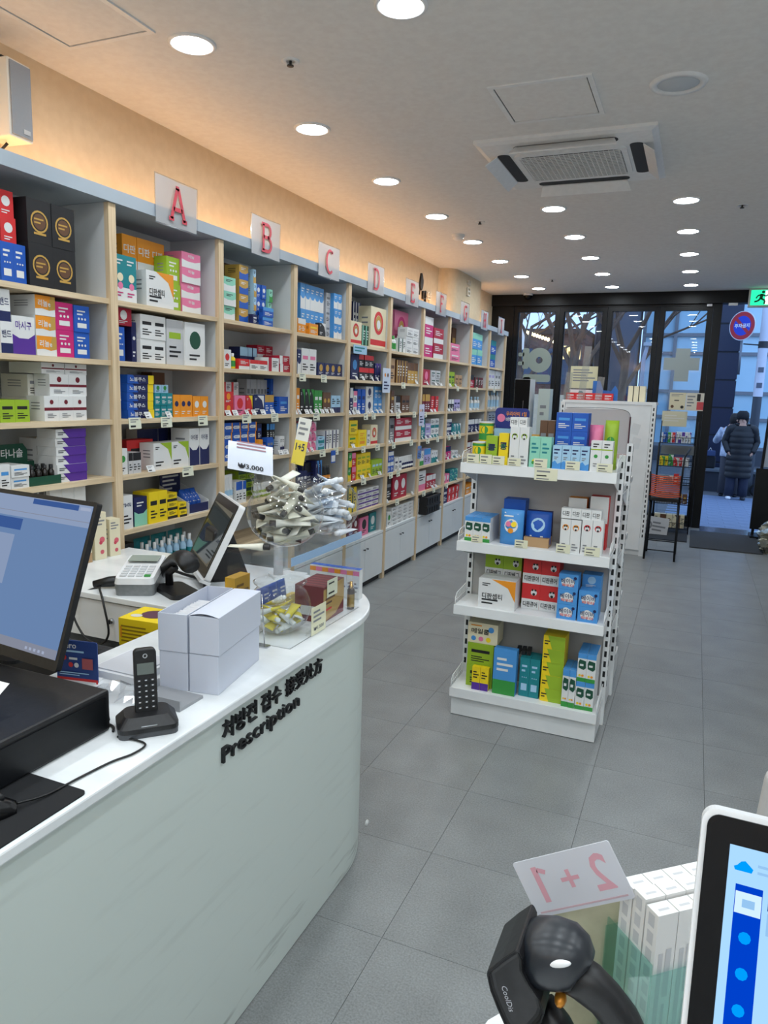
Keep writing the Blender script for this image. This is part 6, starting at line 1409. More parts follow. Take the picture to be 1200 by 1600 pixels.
# --- bar chair with orange cord back
bc=thing('bar_chair','black bar chair with an orange cord back','chair',(-.212,7.98,0))
lx,ly=.135,.19
def leg(p,q): return MB().tube([p,q],.011,8)
for sx in (-1,1):
    leg((sx*.145,-.20,.0),(sx*.135,-.15,.60)).build('leg',['black_metal'],bc)
    leg((sx*.145,.22,.0),(sx*.135,.15,.60)).build('leg',['black_metal'],bc)
MB().box(-.15,.15,-.17,.17,.60,.64).build('seat',[P((22,22,24),.6)],bc,bevel=.012)
for z in (.10,.20): MB().tube([(-.143,-.19,z),(.143,-.19,z)],.006,6).build('stretcher',['black_metal'],bc)
MB().tube([(-.14,-.16,.60),(-.155,-.20,.90)],.009,8).build('back_post',['black_metal'],bc); 
MB().tube([(.14,-.16,.60),(.145,-.20,.92),(.15,-.14,1.06),(.19,.05,1.13)],.010,8).build('back_post',['black_metal'],bc)
cordm=[]
for k in range(12):
    z=.665+.0185*k; pts=[(-.148+.296*i/10,-.17-.055*math.sin(math.pi*i/10),z-.012*math.sin(math.pi*i/10)) for i in range(11)]
    MB().tube(pts,.0062,6).build('cord',[P((206,84,44),.6)],bc)
# --- wire rack at the window
wr=thing('wire_rack','black wire display rack standing at the window','rack',(-.17,9.62,0))
for x in (-.21,.21):
    for y in (-.13,.13): MB().tube([(x,y,0),(x,y,1.10 if y<0 else 1.36)],.007,6).build('post',['black_metal'],wr)
for z in (.06,.36,.60,.82,1.10):
    mb=MB(); 
    for y in (-.13,.13): mb.tube([(-.21,y,z),(.21,y,z)],.005,6); mb.tube([(-.21,y,z+.07),(.21,y,z+.07)],.004,6)
    for k in range(15): mb.tube([(-.20+.4*k/14,-.13,z+.07),(-.20+.4*k/14,-.13,z),(-.20+.4*k/14,.13,z)],.0018,4)
    mb.build('basket',['black_metal'],wr)
MB().box(-.19,.19,.12,.13,.95,1.06).build('sign_plate',[P((120,126,130),.5)],wr)
RK=[(.06,[('cream','brown',.07,.16,5)]),(.36,[('grey','black',.06,.13,4),('brown','gold',.06,.12,2)]),(.60,[('grey','white',.09,.1,2),('red','white',.06,.12,1)]),(.82,[('yellow','green',.05,.11,2),('green','white',.06,.13,1),('red','white',.05,.1,2),('white','grey',.08,.1,2)]),(1.10,[('blue','white',.055,.12,1),('green','blue',.05,.12,1),('red','white',.05,.12,1),('white','purple',.036,.13,5)])]
ORDS=['lowest','second lowest','middle','second highest','highest']
for lv,(z,rowi) in enumerate(RK):
    x=-.19
    for base,acc,w_,h_,n in rowi:
        for k in range(n):
            if x+w_>.2: break
            nm='%s %s pack with %s print, %s, %s rack basket'%('slim' if w_<.056 else 'wide',cn(base),cn(acc),ORD[k]+' across',ORDS[lv])
            inst('rack_pack',pack_mesh('pack',w_-.004,.1,h_,base,style_ops(base,acc,(lv+k)%5)),None,(-.17+x+w_/2,9.62-.11,z+.0065),(0,0,0),label=nm,cat='pack',group='packs on the wire rack'); x+=w_
mb=MB().box(-.15,.15,0,.004,0,.22); mats=[(206,206,208)]; draw_ops(mb,[('o',.2,.5,.26,.18,'grey'),('l',.4,.9,.2,.8,3,'grey')],.3,.22,mats,lambda u,v,k:(u-.15,-.0006*k,v)); mb.build('leaning_poster',mats,None,(-.34,9.25,.0005),(R2(-12),R2(5),0),label='grey printed poster leaning at the foot of the wire rack',cat='poster')
# papers on the glass
def sheet(x0,x1,z0,z1,y,col,ops,lab):
    mb=MB().box(x0,x1,y,y+.001,z0,z1); mats=[col]; draw_ops(mb,ops,x1-x0,z1-z0,mats,lambda u,v,k:(x0+u,y-.0004*k,z0+v)); mb.build('paper_notice',mats,None,(0,0,0),label=lab,cat='notice')
sheet(-.33,-.135,1.49,1.71,YF+.022,(214,204,172),[('l',.1,.9,.78,.94,2,'grey'),('l',.3,.7,.5,.62,1,'black'),('c',.2,.2,.1,'brown'),('c',.8,.18,.1,'black')],'cream notice with small drawings taped to the window, left one')
sheet(-.13,.075,1.49,1.71,YF-.018,(212,206,190),[('l',.06,.5,.2,.9,4,'grey'),('r',.62,1,.05,.5,(200,70,76)),('r',.6,.8,.55,.95,'black')],'cream notice with a red field taped beside the doorway')
sheet(-.40,-.10,1.28,1.475,YF+.022,(206,200,172),[('l',.1,.9,.3,.8,3,'ivory')],'plain cream sheet taped below the two notices')
sheet(-1.60,-1.24,1.73,2.02,YF+.022,(216,208,170),[('l',.1,.9,.3,.9,5,'grey')],'cream sheet with writing taped to the second window')
# mats
MB().box(.07,.80,8.66,9.80,.0,.012).build('door_mat',[noisy('door_mat',(50,52,55),(66,68,71),(300,300,300),rough=.95,bump=.6)],None,label='dark grey door mat in front of the open door',cat='mat')
MB().box(-.62,.04,8.95,9.95,.0,.010).build('floor_mat',[noisy('floor_mat',(36,38,42),(50,52,56),(300,300,300),rough=.95,bump=.6)],None,label='darker mat under the wire rack by the window',cat='mat')
# things at the right edge near the door
bs=thing('sign_stand','black framed sign stand with a pale panel at the doorway','sign stand',(.93,9.8,0))
MB().box(-.18,-.15,-.02,.02,.0,1.60).build('post',['black_metal'],bs,rot=(0,R2(1.5),0)); MB().box(.15,.18,-.02,.02,0,1.60).build('post',['black_metal'],bs)
MB().box(-.15,.15,-.015,.015,.86,1.25).build('panel',[P((176,190,206),.4)],bs); MB().box(-.2,.2,-.03,.03,.1,.84).build('lower_panel',['black_metal'],bs); MB().box(-.2,.2,-.16,.16,0,.03).build('foot',['black_metal'],bs)
fb=MB(); rr=random.Random(9); vv=[];ff=[]; na,nz=22,12
for j in range(nz+1):
    f=j/nz; r0=.10+.12*math.sin(math.pi*min(1,f*.85+.1)); 
    for i in range(na):
        a=2*math.pi*i/na; q=r0*rr.uniform(.75,1.15); vv.append((q*math.cos(a),q*math.sin(a),.36*f+rr.uniform(-.012,.012) if 0<j else 0))
for j in range(nz):
    for i in range(na): ff.append((j*na+i,j*na+(i+1)%na,(j+1)*na+(i+1)%na,(j+1)*na+i))
ff.append(tuple(range(nz*na,nz*na+na)))
fb.add(vv,ff,0,False).build('foil_bundle',[P((178,176,160),.18,.85)],None,(.95,8.78,0),label='crumpled shiny foil bundle at the right edge by the door mat',cat='bundle')
MB().lathe([(.0005,0),(.15,0),(.17,.02),(.19,.40),(.195,.42),(.18,.42),(.165,.03),(.0005,.03)],seg=28).build('waste_bin',['black_plastic'],None,(.80,5.75,0),label='black round bin just showing at the right edge of the floor',cat='bin')
# ------------------------------------------------------------------ near counter at the lower right
nc=thing('near_counter','white rounded counter corner at the bottom right','counter',(0,0,0))
cpts=[(-.17,-.5),(1.1,-.5),(1.1,.83),(.2,.83),(.02,.825),(-.05,.815),(-.103,.797),(-.137,.773),(-.158,.742),(-.168,.70)]
MB().prism(cpts,.872,.895).build('counter_top',['marble'],nc)
MB().prism([(x*.98+.01,y-.015) for x,y in cpts],.0,.871).build('front_panel',['panel'],nc)
# scanner in its stand, seen from the left rear; built in a frame turned to face the camera
sc_=thing('barcode_scanner','large black barcode scanner with hooded nose on the near counter','scanner',(-.066,.655,.8955))
Z0=.24
def sec_loft(secs,ns=18,m=0):
    mb=MB(); vv=[]
    for (c,ax,ay,az,rx,ry) in secs:   # centre, direction angle in x-z plane, radii
        for k in range(ns):
            t=2*math.pi*k/ns; e=.8
            cx_=math.copysign(abs(math.cos(t))**e,math.cos(t)); sy_=math.copysign(abs(math.sin(t))**e,math.sin(t))
            n_=Vector((-math.sin(ax),0,math.cos(ax))); vv.append(tuple(Vector(c)+n_*rx*cx_+Vector((0,1,0))*ry*sy_))
    N=len(secs)
    mb.add(vv,[(i*ns+k,i*ns+(k+1)%ns,(i+1)*ns+(k+1)%ns,(i+1)*ns+k) for i in range(N-1) for k in range(ns)]+[tuple(range(ns-1,-1,-1)),tuple(range((N-1)*ns,N*ns))],m,True); return mb
# body: from the nose (left) to the rounded rear (right)
sec_loft([((-.034,0,.176),R2(28),0,0,.026,.031),((-.022,0,.183),R2(24),0,0,.029,.033),((-.008,0,.187),R2(16),0,0,.029,.033),((.006,0,.189),R2(4),0,0,.026,.030),((.015,0,.190),R2(-12),0,0,.018,.022),((.021,0,.189),R2(-28),0,0,.009,.012),((.023,0,.188),R2(-34),0,0,.0015,.002)],22).build('body',[P((30,34,40),.32)],sc_)
# hood: curved visor around the nose, open at the left
XZ=Matrix(((1,0,0,0),(0,0,-1,0),(0,1,0,0),(0,0,0,1)))
ho=[(-.071,.170),(-.066,.152),(-.058,.135),(-.050,.120),(-.041,.107),(-.033,.108),(-.024,.119),(-.015,.136),(-.013,.146),(-.017,.158),(-.029,.172),(-.036,.184),(-.037,.197),(-.042,.206),(-.056,.190)]
hd=MB(); n=len(ho); vv=[]
for yy,k in ((-.030,.86),(-.037,1.0),(.037,1.0),(.030,.86)):
    cx_,cz_=-.043,.155
    vv+=[(cx_+(x-cx_)*k,yy,cz_+(z-cz_)*k) for x,z in ho]
hd.add(vv,[tuple(range(n-1,-1,-1))]+[(j*n+i,j*n+(i+1)%n,(j+1)*n+(i+1)%n,(j+1)*n+i) for j in range(3) for i in range(n)]+[tuple(range(3*n,4*n))],0,False)
hd.build('hood',['black_plastic'],sc_,bevel=.003,seg=2)
lg=MB(); put_text(lg,'CoolDis',plane_mat(Vector((-.0475,-.0388,.153)),Vector((.36,0,-.93)).normalized(),Vector((.93,0,.36)).normalized(),Vector((0,-1,0))),.026,.0062,0,.0,'keep'); lg.build('logo',[P((176,178,186),.5)],sc_,label='small grey maker\'s lettering')
# handle, sweeping down to the right
sec_loft([((.002,0,.172),R2(-34),0,0,.020,.018),((.020,0,.166),R2(-38),0,0,.020,.017),((.038,0,.155),R2(-44),0,0,.018,.016),((.054,0,.139),R2(-52),0,0,.0175,.016),((.068,0,.115),R2(-66),0,0,.017,.016),((.078,0,.08),R2(-80),0,0,.017,.016),((.080,0,.045),R2(-88),0,0,.018,.017),((.081,0,.014),R2(-90),0,0,.016,.015)]).build('handle',['black_plastic'],sc_)
MB().ell((-.002,-.010,.147),.006,.010,.007,10,8).build('trigger',[P((196,128,40),.3,.5)],sc_)
MB().ell((0,0,0),.012,.003,.0035,12,8).build('glint_patch',[P((226,226,226),.25)],sc_,(-.004,-.0295,.200),(R2(-30),R2(-22),0))  # pale patch painted as a highlight on the scanner body
# stand cup and base
sec_loft([((-.018,0,.122),R2(-40),0,0,.012,.016),((-.004,0,.104),R2(-54),0,0,.015,.018),((.014,0,.072),R2(-66),0,0,.017,.019),((.026,0,.034),R2(-78),0,0,.018,.02),((.030,0,.012),R2(-88),0,0,.02,.022)]).build('stand_neck',['black_plastic'],sc_)
MB().prism(rrect(-.02,.112,-.05,.05,.02),0,.012).build('stand_base',['black_plastic'],sc_)
# the 2+1 card, seen from behind, and the cream card under it
cdn=thing('promotion_card','white card reading 2+1 in mirrored pink figures, held above scanner','card',(0,0,0))
TLc=Vector((-.144,.752,1.096)); TRc=Vector((-.044,.752,1.154)); exx=(TRc-TLc).normalized(); eyy=Vector((0,-1,0)).cross(exx).normalized(); 
if eyy.z<0: eyy=-eyy
w_=(TRc-TLc).length; h_=.0665
CM=plane_mat(TLc-eyy*h_,exx,eyy,exx.cross(eyy))
onm(MB().prism(rrect(0,w_,0,h_,.003),-.0005,.0005),CM).build('card',[P((206,208,216),.5)],cdn)
tx=MB(); mir=Matrix(((-1,0,0,0),(0,1,0,0),(0,0,1,0),(0,0,0,1)))
for ch_,cx_ in (('2',.80),('+',.49)):
    put_text(tx,ch_,CM@Matrix.Translation((w_*cx_,h_*.54,.0007))@mir,.021,.042 if ch_!='+' else .021,0,.015)
o1=CM@Matrix.Translation((w_*.20,h_*.54,.0007))@mir
T1=lambda x,z:tuple(o1@Vector((x,z,0)))
strk(tx,(.002,-.021),(.002,.021),.0065,T1); strk(tx,(-.0095,.0125),(-.001,.0172),.0055,T1)
tx.build('figures',[P((214,160,172),.6)],cdn,label='pink mirrored figures')
tx=MB(); tx.box(.006,w_-.006,.004,.006,.0006,.0009); onm(tx,CM).build('rule',[P((200,172,180),.6)],cdn)
MB().box(0,.0815,-.0007,.0007,0,.165).build('cream_card',[noisy('cream_card',(196,190,160),(208,202,172),(40,40,40),rough=.6)],None,(-.098,.755,.8955),(0,0,math.atan2(.036,.073)),label='cream card standing behind the scanner',cat='card')
# clear holder with white cartons
hx=Vector((.745,.667,0)).normalized(); hy=Vector((-hx.y,hx.x,0)); ORI=Vector((.013,.727,0))
ang=math.atan2(hx.y,hx.x)
hd_=thing('carton_holder','green-tinted clear box holding slim white cartons on the near counter','holder',(ORI.x,ORI.y,.8955),ang)
ga=clear('green_acrylic',(.74,.90,.87),1.45,.05,.03)
wd,dp,hh=.125,.070,.14
MB().box(-.006,wd,-.005,-.003,0,hh).build('front_sheet',[ga],hd_); MB().box(-.006,-.004,-.003,dp,0,hh+.012).build('side_sheet',[ga],hd_); MB().box(wd-.002,wd,-.003,dp,0,hh).build('side_sheet',[ga],hd_); MB().box(-.006,wd,dp,dp+.002,0,hh).build('rear_sheet',[ga],hd_); MB().box(-.006,wd,-.003,dp,-.0004,.001).build('base_sheet',[ga],hd_)
wops=[('l',.12,.88,.06,.55,6,'grey')]
wc=MB().box(0,.0252,0,.0185,0,.203); mats=[(228,227,224),'lightgrey','grey']
draw_ops(wc,[('r',.2,.42,.18,.78,'lightgrey'),('r',.55,.82,.52,.80,'lightgrey'),('r',.58,.72,.2,.48,'lightgrey'),('r',.22,.5,.02,.10,'grey')],.0252,.203,mats,lambda u,v,k:(u,-.0002*k,v))
for q in range(9): wc.poly([(-.0002,.014,.025+.02*q),(-.0002,.005,.025+.02*q),(-.0002,.005,.039+.02*q),(-.0002,.014,.039+.02*q)],1)
wc.poly([(.006,.006,.2032),(.019,.006,.2032),(.019,.009,.2032),(.006,.009,.2032)],1)
wcm=wc.mesh('slim_carton',mats)
for c in range(4):
    for r_ in range(3):
        dz=(0,.0,0)[r_]; p=ORI+hx*(.0263*c)+hy*(.0205*r_)
        inst('slim_carton',wcm,None,(p.x,p.y,.897+.002*((c*3+r_*2)%3)),(0,0,ang),label='slim white carton in the clear holder, %s row, %s from left'%(('front','middle','rear')[r_],ORD[c]),cat='carton',group='slim white cartons in the holder')
# near touch screen
pt=thing('touch_screen_terminal','near white framed touch screen with blue menu at right edge','touch screen',(0,0,0))
tl=Vector((.036,.615,1.291)); ex=Vector((1,-.03,0)).normalized(); ey=Vector((.0,.365,.93)); ey=(ey-ey.dot(ex)*ex).normalized(); W_,H_=.42,.31
PM=plane_mat(tl-ey*H_,ex,ey,ex.cross(ey))
onm(MB().prism(rrect(0,W_,0,H_,.012,7),-.028,-.003),PM).build('housing',['white_plastic'],pt)
onm(MB().prism(rrect(.004,W_-.004,.004,H_-.004,.010,7),-.003,.0),PM).build('bezel',['black_gloss'],pt)
sx0,sx1,sy0,sy1=.022,W_-.022,.03,H_-.024
onm(MB().box(sx0,sx1,sy0,sy1,.0002,.0006),PM).build('screen',[emitter('screen_sky',(.38,.66,.98),.95)],pt)
ui=MB(); mats=[emitter('ui_blue',(.0,.055,.62),.85),emitter('ui_white',(.62,.82,1.0),.95),emitter('ui_icon',(.0,.32,.92),.95),emitter('ui_navy',(.01,.04,.25),.8),emitter('ui_light',(.30,.55,.86),.9)]
ui.box(sx0+.0065,sx0+.026,sy0,sy1-.028,.0008,.0010,0); ui.box(sx0+.007,sx0+.0255,sy1-.049,sy1-.033,.0011,.0013,1); ui.box(sx0+.012,sx0+.021,sy1-.044,sy1-.038,.0014,.0016,4)
for k in range(5):
    zc=sy1-.066-.026*k; ui.prism([(sx0+.016+.0045*math.cos(t*.6283),zc+.0045*math.sin(t*.6283)) for t in range(10)],.0011,.0013,2)
ui.box(sx0+.03,sx1,sy1-.042,sy1-.030,.0008,.0010,3); ui.box(sx0+.03,sx1,sy1-.060,sy1-.044,.0008,.0010,4); ui.box(sx0+.044,sx1,sy1-.024,sy1-.012,.0008,.0010,2)
ui.prism([(sx0+.005,sy1-.018),(sx0+.017,sy1-.018),(sx0+.018,sy1-.015),(sx0+.015,sy1-.0125),(sx0+.012,sy1-.010),(sx0+.009,sy1-.011),(sx0+.0065,sy1-.014),(sx0+.004,sy1-.0155)],.0008,.0010,2)
ui.box(sx0+.021,sx0+.038,sy1-.0125,sy1-.0105,.0008,.0010,4); ui.box(sx0+.021,sx0+.034,sy1-.0175,sy1-.0155,.0008,.0010,4)
onm(ui,PM).build('screen_menu',mats,pt)
MB().hexa([(.15,.50,.8955),(.33,.50,.8955),(.33,.66,.8955),(.15,.66,.8955),(.18,.50,1.02),(.30,.50,1.02),(.30,.58,1.08),(.18,.58,1.08)]).build('stand',['white_plastic'],pt,bevel=.01)
gd=thing('customer_display','pale grey screen back standing on the near counter at right edge','display',(.20,.86,.8955),R2(-8))
gd.location=(.205,.79,.8955)
MB().prism([(-.12,.13),(.12,.13),(.12,.36),(-.085,.36),(-.105,.345)],-.01,.012,0,Matrix(((1,0,0,0),(0,0,1,0),(0,1,0,0),(0,0,0,1)))).build('display_back',[P((176,174,172),.5)],gd,bevel=.006)
MB().tube([(0.02,0,.004),(0.02,0,.16)],.014,10).build('post',[P((190,190,190),.4)],gd); MB().prism(rrect(-.05,.09,-.03,.03,.02),0,.01).build('foot',['white_plastic'],gd)
# ------------------------------------------------------------------ the street outside
def gz(y): return -.03-.038*(y-10.2) if y<16 else -.25
stm=noisy('pavement_blocks',(100,116,142),(118,134,160),(6,6,6),rough=.6,bump=.1)
sw=MB().hexa([(-14,YF+.12,-.4),(12,YF+.12,-.4),(12,16,-.6),(-14,16,-.6),(-14,YF+.12,-.03),(12,YF+.12,-.03),(12,16,-.25),(-14,16,-.25)]).box(-30,40,16,40,-.6,-.25).build('pavement',[P((84,86,90),.8)],kind='structure',label='block paved street outside the door')
slope=math.atan2(-.22,5.88)
pb=MB().box(-.198,.198,-.098,.098,0,.006).mesh('paving_block',[stm])
for j in range(28):
    y=YF+.24+.2*j
    for i in range(7):
        x=-.1+.4*i+(.2 if j%2 else 0)
        inst('paving_block',pb,sw,(x,y,gz(y)-.004),(slope,0,0))
# glass office front
ob=thing('office_building','glass office building with grey mullions across the street','building',(0,24,-.25))
ob_wall=MB().box(-1.74,9,.3,1.0,0,9).build('wall',[P((70,84,100),.6)],ob)
pane=noisy('office_glass',(160,200,220),(188,220,234),(.4,.4,.3),rough=.25,spec=.6)
xs=[-1.68,-.78,.86,2.5,4.1,5.7,7.3]; zs=[.5,1.35,2.12,3.25,3.8,4.9,6.0,7.2]
for i in range(len(xs)-1):
    for j in range(len(zs)-1):
        MB().box(xs[i]+.05,xs[i+1]-.05,.22,.25,zs[j]+.05,zs[j+1]-.05).build('pane',[pane],ob_wall)
for x in xs: MB().box(x-.05,x+.05,.12,.3,0,7.3).build('mullion',[P((120,126,134),.5)],ob)
for z in zs: MB().box(xs[0],xs[-1],.14,.3,z-.05,z+.05).build('transom',[P((120,126,134),.5)],ob)
MB().box(-1.74,9,.05,.3,0,.45).build('plinth',[P((60,66,76),.7)],ob)
gbd=thing('grey_building','dark grey rendered building beside the glass office','building',(0,23,-.25))
MB().box(-3.0,-1.82,.0,2,0,9).build('wall',[P((92,96,108),.8)],gbd); MB().box(-2.95,-2.55,-.03,0,.9,4.4).build('window',[P((40,48,62),.2)],gbd); MB().box(-2.4,-1.95,-.03,0,.4,2.0).build('window',[P((34,40,54),.2)],gbd)
# dark stone pillar
pl=thing('stone_pillar','dark navy stone-clad pillar outside the doorway','pillar',(.40,17.2,-.26))
MB().box(-.22,.30,0,.5,0,5.2).build('core',[P((14,18,30),.6)],pl)
for k in range(9): MB().box(-.235,.315,-.02,0,.02+.58*k,.58+.58*k-.015).build('cladding_slab',[P((24,34,60),.35)],pl)
# planter bench with a backpack
pn=thing('planter_bench','low dark stone bench behind the people','bench',(.95,16.6,-.25))
MB().box(-.95,1.6,0,.45,.0,.42).build('base',[P((36,42,54),.7)],pn); MB().box(-1.0,1.65,-.04,.5,.42,.47).build('slab',[P((96,104,112),.6)],pn)
bp=thing('backpack','black backpack with blue pocket on the bench','backpack',(.35,16.72,.22))
MB().box(-.12,.12,0,.16,0,.26).build('body',[P((16,18,24),.8)],bp,bevel=.04,seg=3); MB().box(-.10,.10,-.03,.02,.26,.38).build('pocket',[P((52,70,110),.8)],bp,bevel=.02)
MB().tube([(-.03,.05,.37),(0,.05,.43),(.03,.05,.37)],.008,6).build('handle',[P((220,220,216),.7)],bp)
sc2=thing('folded_scooter','dark low scooter shape behind the people at right','scooter',(1.38,16.2,-.25))
MB().lathe([(.10,-.03),(.13,-.03),(.14,0),(.13,.03),(.10,.03)],(0,0,0),20,0,Matrix.Translation((-.12,0,.14))@Matrix.Rotation(math.pi/2,4,'X')).build('wheel',[P((18,18,20),.8)],sc2)
MB().tube([(-.12,0,.14),(.1,0,.30),(.5,0,.34)],[.05,.09,.08],10).build('body',[P((110,118,130),.5)],sc2); MB().lathe([(.10,-.03),(.13,-.03),(.14,0),(.13,.03),(.10,.03)],(0,0,0),20,0,Matrix.Translation((.5,0,.14))@Matrix.Rotation(math.pi/2,4,'X')).build('wheel',[P((18,18,20),.8)],sc2)
# sign pole with the no parking disc
po=thing('sign_pole','street pole with white sleeve and dark foot outside the doorway','pole',(1.09,16.35,-.25))
MB().lathe([(.085,0),(.082,1.98)],seg=16).build('lower_pole',[P((66,72,80),.5,.3)],po); MB().lathe([(.088,1.98),(.084,4.6)],seg=16).build('sleeve',[P((206,210,222),.5)],po)
MB().lathe([(.092,2.92),(.092,3.05)],seg=16).build('clamp',[P((40,42,46),.5)],po); MB().tube([(-.08,0,2.98),(-.36,-.02,3.0)],.014,6).build('arm',[P((60,62,66),.5)],po)
for zz_ in (2.5,2.2):
    mb=MB().box(-.05,.05,-.094,-.090,zz_-.05,zz_+.05); mb.build('sticker',[P((90,96,110),.6)],po)
ns_=thing('no_parking_sign','round blue and red no parking sign on a bracket','road sign',(.66,15.8,3.05),R2(-38)); ns_.scale=(1.22,1.22,1.22)
RX=Matrix.Rotation(math.pi/2,4,'X')
MB().lathe([(.0005,.0),(.225,.0),(.225,.01),(.0005,.01)],seg=40,mat=RX,sm=False).build('plate',[P((214,216,220),.4)],ns_)
d=MB(); N=40
def annulus(mb,ri,ro,y,m=0):
    for k in range(N):
        t0,t1=2*math.pi*k/N,2*math.pi*(k+1)/N
        mb.poly([(ri*math.cos(t0),y,ri*math.sin(t0)),(ro*math.cos(t0),y,ro*math.sin(t0)),(ro*math.cos(t1),y,ro*math.sin(t1)),(ri*math.cos(t1),y,ri*math.sin(t1))],m)
annulus(d,.15,.213,-.012,0); strk(d,(-.115,.115),(.115,-.115),.05,lambda x,z:(x,-.0125,z),0); d.build('red_ring',[P((176,30,44),.45)],ns_)
d=MB(); d.poly([(.151*math.cos(2*math.pi*k/N),-.0112,.151*math.sin(2*math.pi*k/N)) for k in range(N)]); d.build('blue_field',[P((26,60,190),.45)],ns_)
d=MB(); put_text(d,'주차금지',Matrix.Translation((0,-.0135,.0))@RX,.26,.065,0,.03); d.build('lettering',[P((226,228,236),.5)],ns_)
MB().tube([(0,.02,-.22),(.005,.02,-.75)],.018,8).build('stem',[P((110,116,124),.4,.5)],ns_)
# thin white pole seen through the third window
t=thing('street_lamp','thin pale street lamp pole behind the third window','street lamp',(-.95,14.0,gz(14)))
MB().tube([(0,0,0),(0,0,2.5),(.05,0,2.75)],[.04,.035,.03],8).build('pole',[P((150,156,170),.5)],t); MB().box(-.02,.22,-.05,.05,2.72,2.78).build('lamp_head',[P((170,176,186),.5)],t)
# shop with lit sign and brick block on the left
sh=thing('brick_building','brown brick building behind the bare trees','building',(-3.2,21.5,-.25))
MB().box(-3.2,.15,0,3,0,3.6).build('wall',[noisy('brick_wall',(110,78,66),(136,98,84),(5,5,14),rough=.85)],sh)
for k in range(5): MB().box(-3.0+.62*k,-2.55+.62*k,-.03,0,2.2,3.2).build('window',[P((60,74,98),.2)],sh)
MB().box(-3.2,.15,-.1,3,3.6,3.75).build('roof',[P((70,60,58),.8)],sh)
MB().box(-3.0,.1,-.05,0,.3,1.9).build('shop_window',[emitter('shop_window_light',(.55,.62,.66),.55)],sh)
ls=thing('lit_shop_sign','bright yellow lit shop sign across the street','sign',(-3.17,19.9,2.58))
MB().box(-.27,.27,-.05,.05,-.02,.36).build('box',[P((90,90,90),.5)],ls); f_=MB().box(-.25,.25,-.054,-.05,.0,.34); f_.build('face',[emitter('yellow_sign',(1.0,.80,.42),1.5)],ls)
for k,(x0_,x1_,z0_,z1_) in enumerate(((-.19,-.10,.08,.28),(-.06,.02,.06,.2),(.06,.17,.08,.26))): MB().box(x0_,x1_,-.057,-.054,z0_,z1_).build('sign_mark',[P((214,160,70),.6)],ls)
bs_=thing('blue_shop_sign','vertical pale blue lit sign at the left window edge','sign',(-4.12,17.9,2.70))
MB().box(-.13,.13,-.05,.05,0,.55).build('box',[emitter('blue_sign',(.52,.68,.95),.9)],bs_); 
for zz_ in (.12,.20,.28,.36,.44): MB().box(-.11,-.05,-.053,-.050,zz_,zz_+.03).build('sign_mark',[P((40,60,110),.5)],bs_)
# string of bulbs
fs=thing('string_lights','string of warm bulbs hanging across the street','string lights',(0,18,0))
MB().tube([(-4.0,0,3.18),(-3.6,0,3.03),(-3.1,0,2.86)],.008,5).build('wire',[P((30,30,30),.6)],fs)
bm_=MB().ell((0,0,0),.035,.035,.045,10,6).mesh('bulb',[emitter('warm_bulb',(1,.82,.45),5.0)])
for k in range(13): inst('bulb',bm_,fs,(-3.97+.068*k,0,3.12-.022*k),(0,.3,0))
# bare trees
def tree(x,y,h,seed,label,lean=0.0):
    rr=random.Random(seed); mb=MB()
    def br(p,d,L,r,dep):
        q=p+d*L; mid=p+d*L*.5+Vector((rr.uniform(-.05,.05),rr.uniform(-.05,.05),0))*L
        mb.tube([p,mid,q],[r,r*.85,r*.68],6 if r>.02 else 4,0,False)
        if dep==0 or r<.004: return
        for k in range(rr.choice((2,3,3))):
            a=rr.uniform(0,2*math.pi); t=rr.uniform(.35,.85)
            side=d.orthogonal().normalized(); side.rotate(Matrix.Rotation(a,3,d) if False else Euler((0,0,a)))
            nd=(d*(1-.45*t)+side*t*.8+Vector((0,0,.12))).normalized()
            br(p.lerp(q,rr.uniform(.55,1)),nd,L*rr.uniform(.6,.82),r*rr.uniform(.5,.68),dep-1)
    t=thing('bare_tree',label,'tree',(x,y,gz(min(y,16))))
    mt=MB().tube([(0,0,0),(lean*.4,0,h*.2),(lean,0,h*.42)],[.13,.11,.09],10).build('trunk',[noisy('bark',(84,64,52),(112,90,74),(9,9,3),rough=.9)],t)
    for k in range(5):
        a=k*1.257+rr.random(); br(Vector((lean,0,h*(.30+.03*k))),Vector((.55*math.cos(a),.55*math.sin(a),1)).normalized(),h*.24,.055,5)
    mb.build('branches',[P((104,82,68),.9)],t)
tree(-2.45,15.2,6.5,4,'bare brown street tree outside the second window',.1)
tree(-3.5,15.8,6.2,8,'bare brown street tree outside the first window',-.1)
tree(-4.6,17.5,6.5,15,'bare brown tree left of the first window',.0)
tree(-1.75,18.5,7.0,21,'bare tree before the brick building, right of the others',.1)
# far low buildings closing the street
fbd=thing('far_building','pale apartment block far down the street on the left','building',(-6.5,27,-.25))
MB().box(-4,3.2,0,3,0,3.4).build('wall',[P((150,156,170),.8)],fbd)
for k in range(6):
    for j in range(2): MB().box(-3.6+1.1*k,-2.9+1.1*k,-.03,0,.9+1.3*j,1.8+1.3*j).build('window',[P((70,84,110),.25)],fbd)
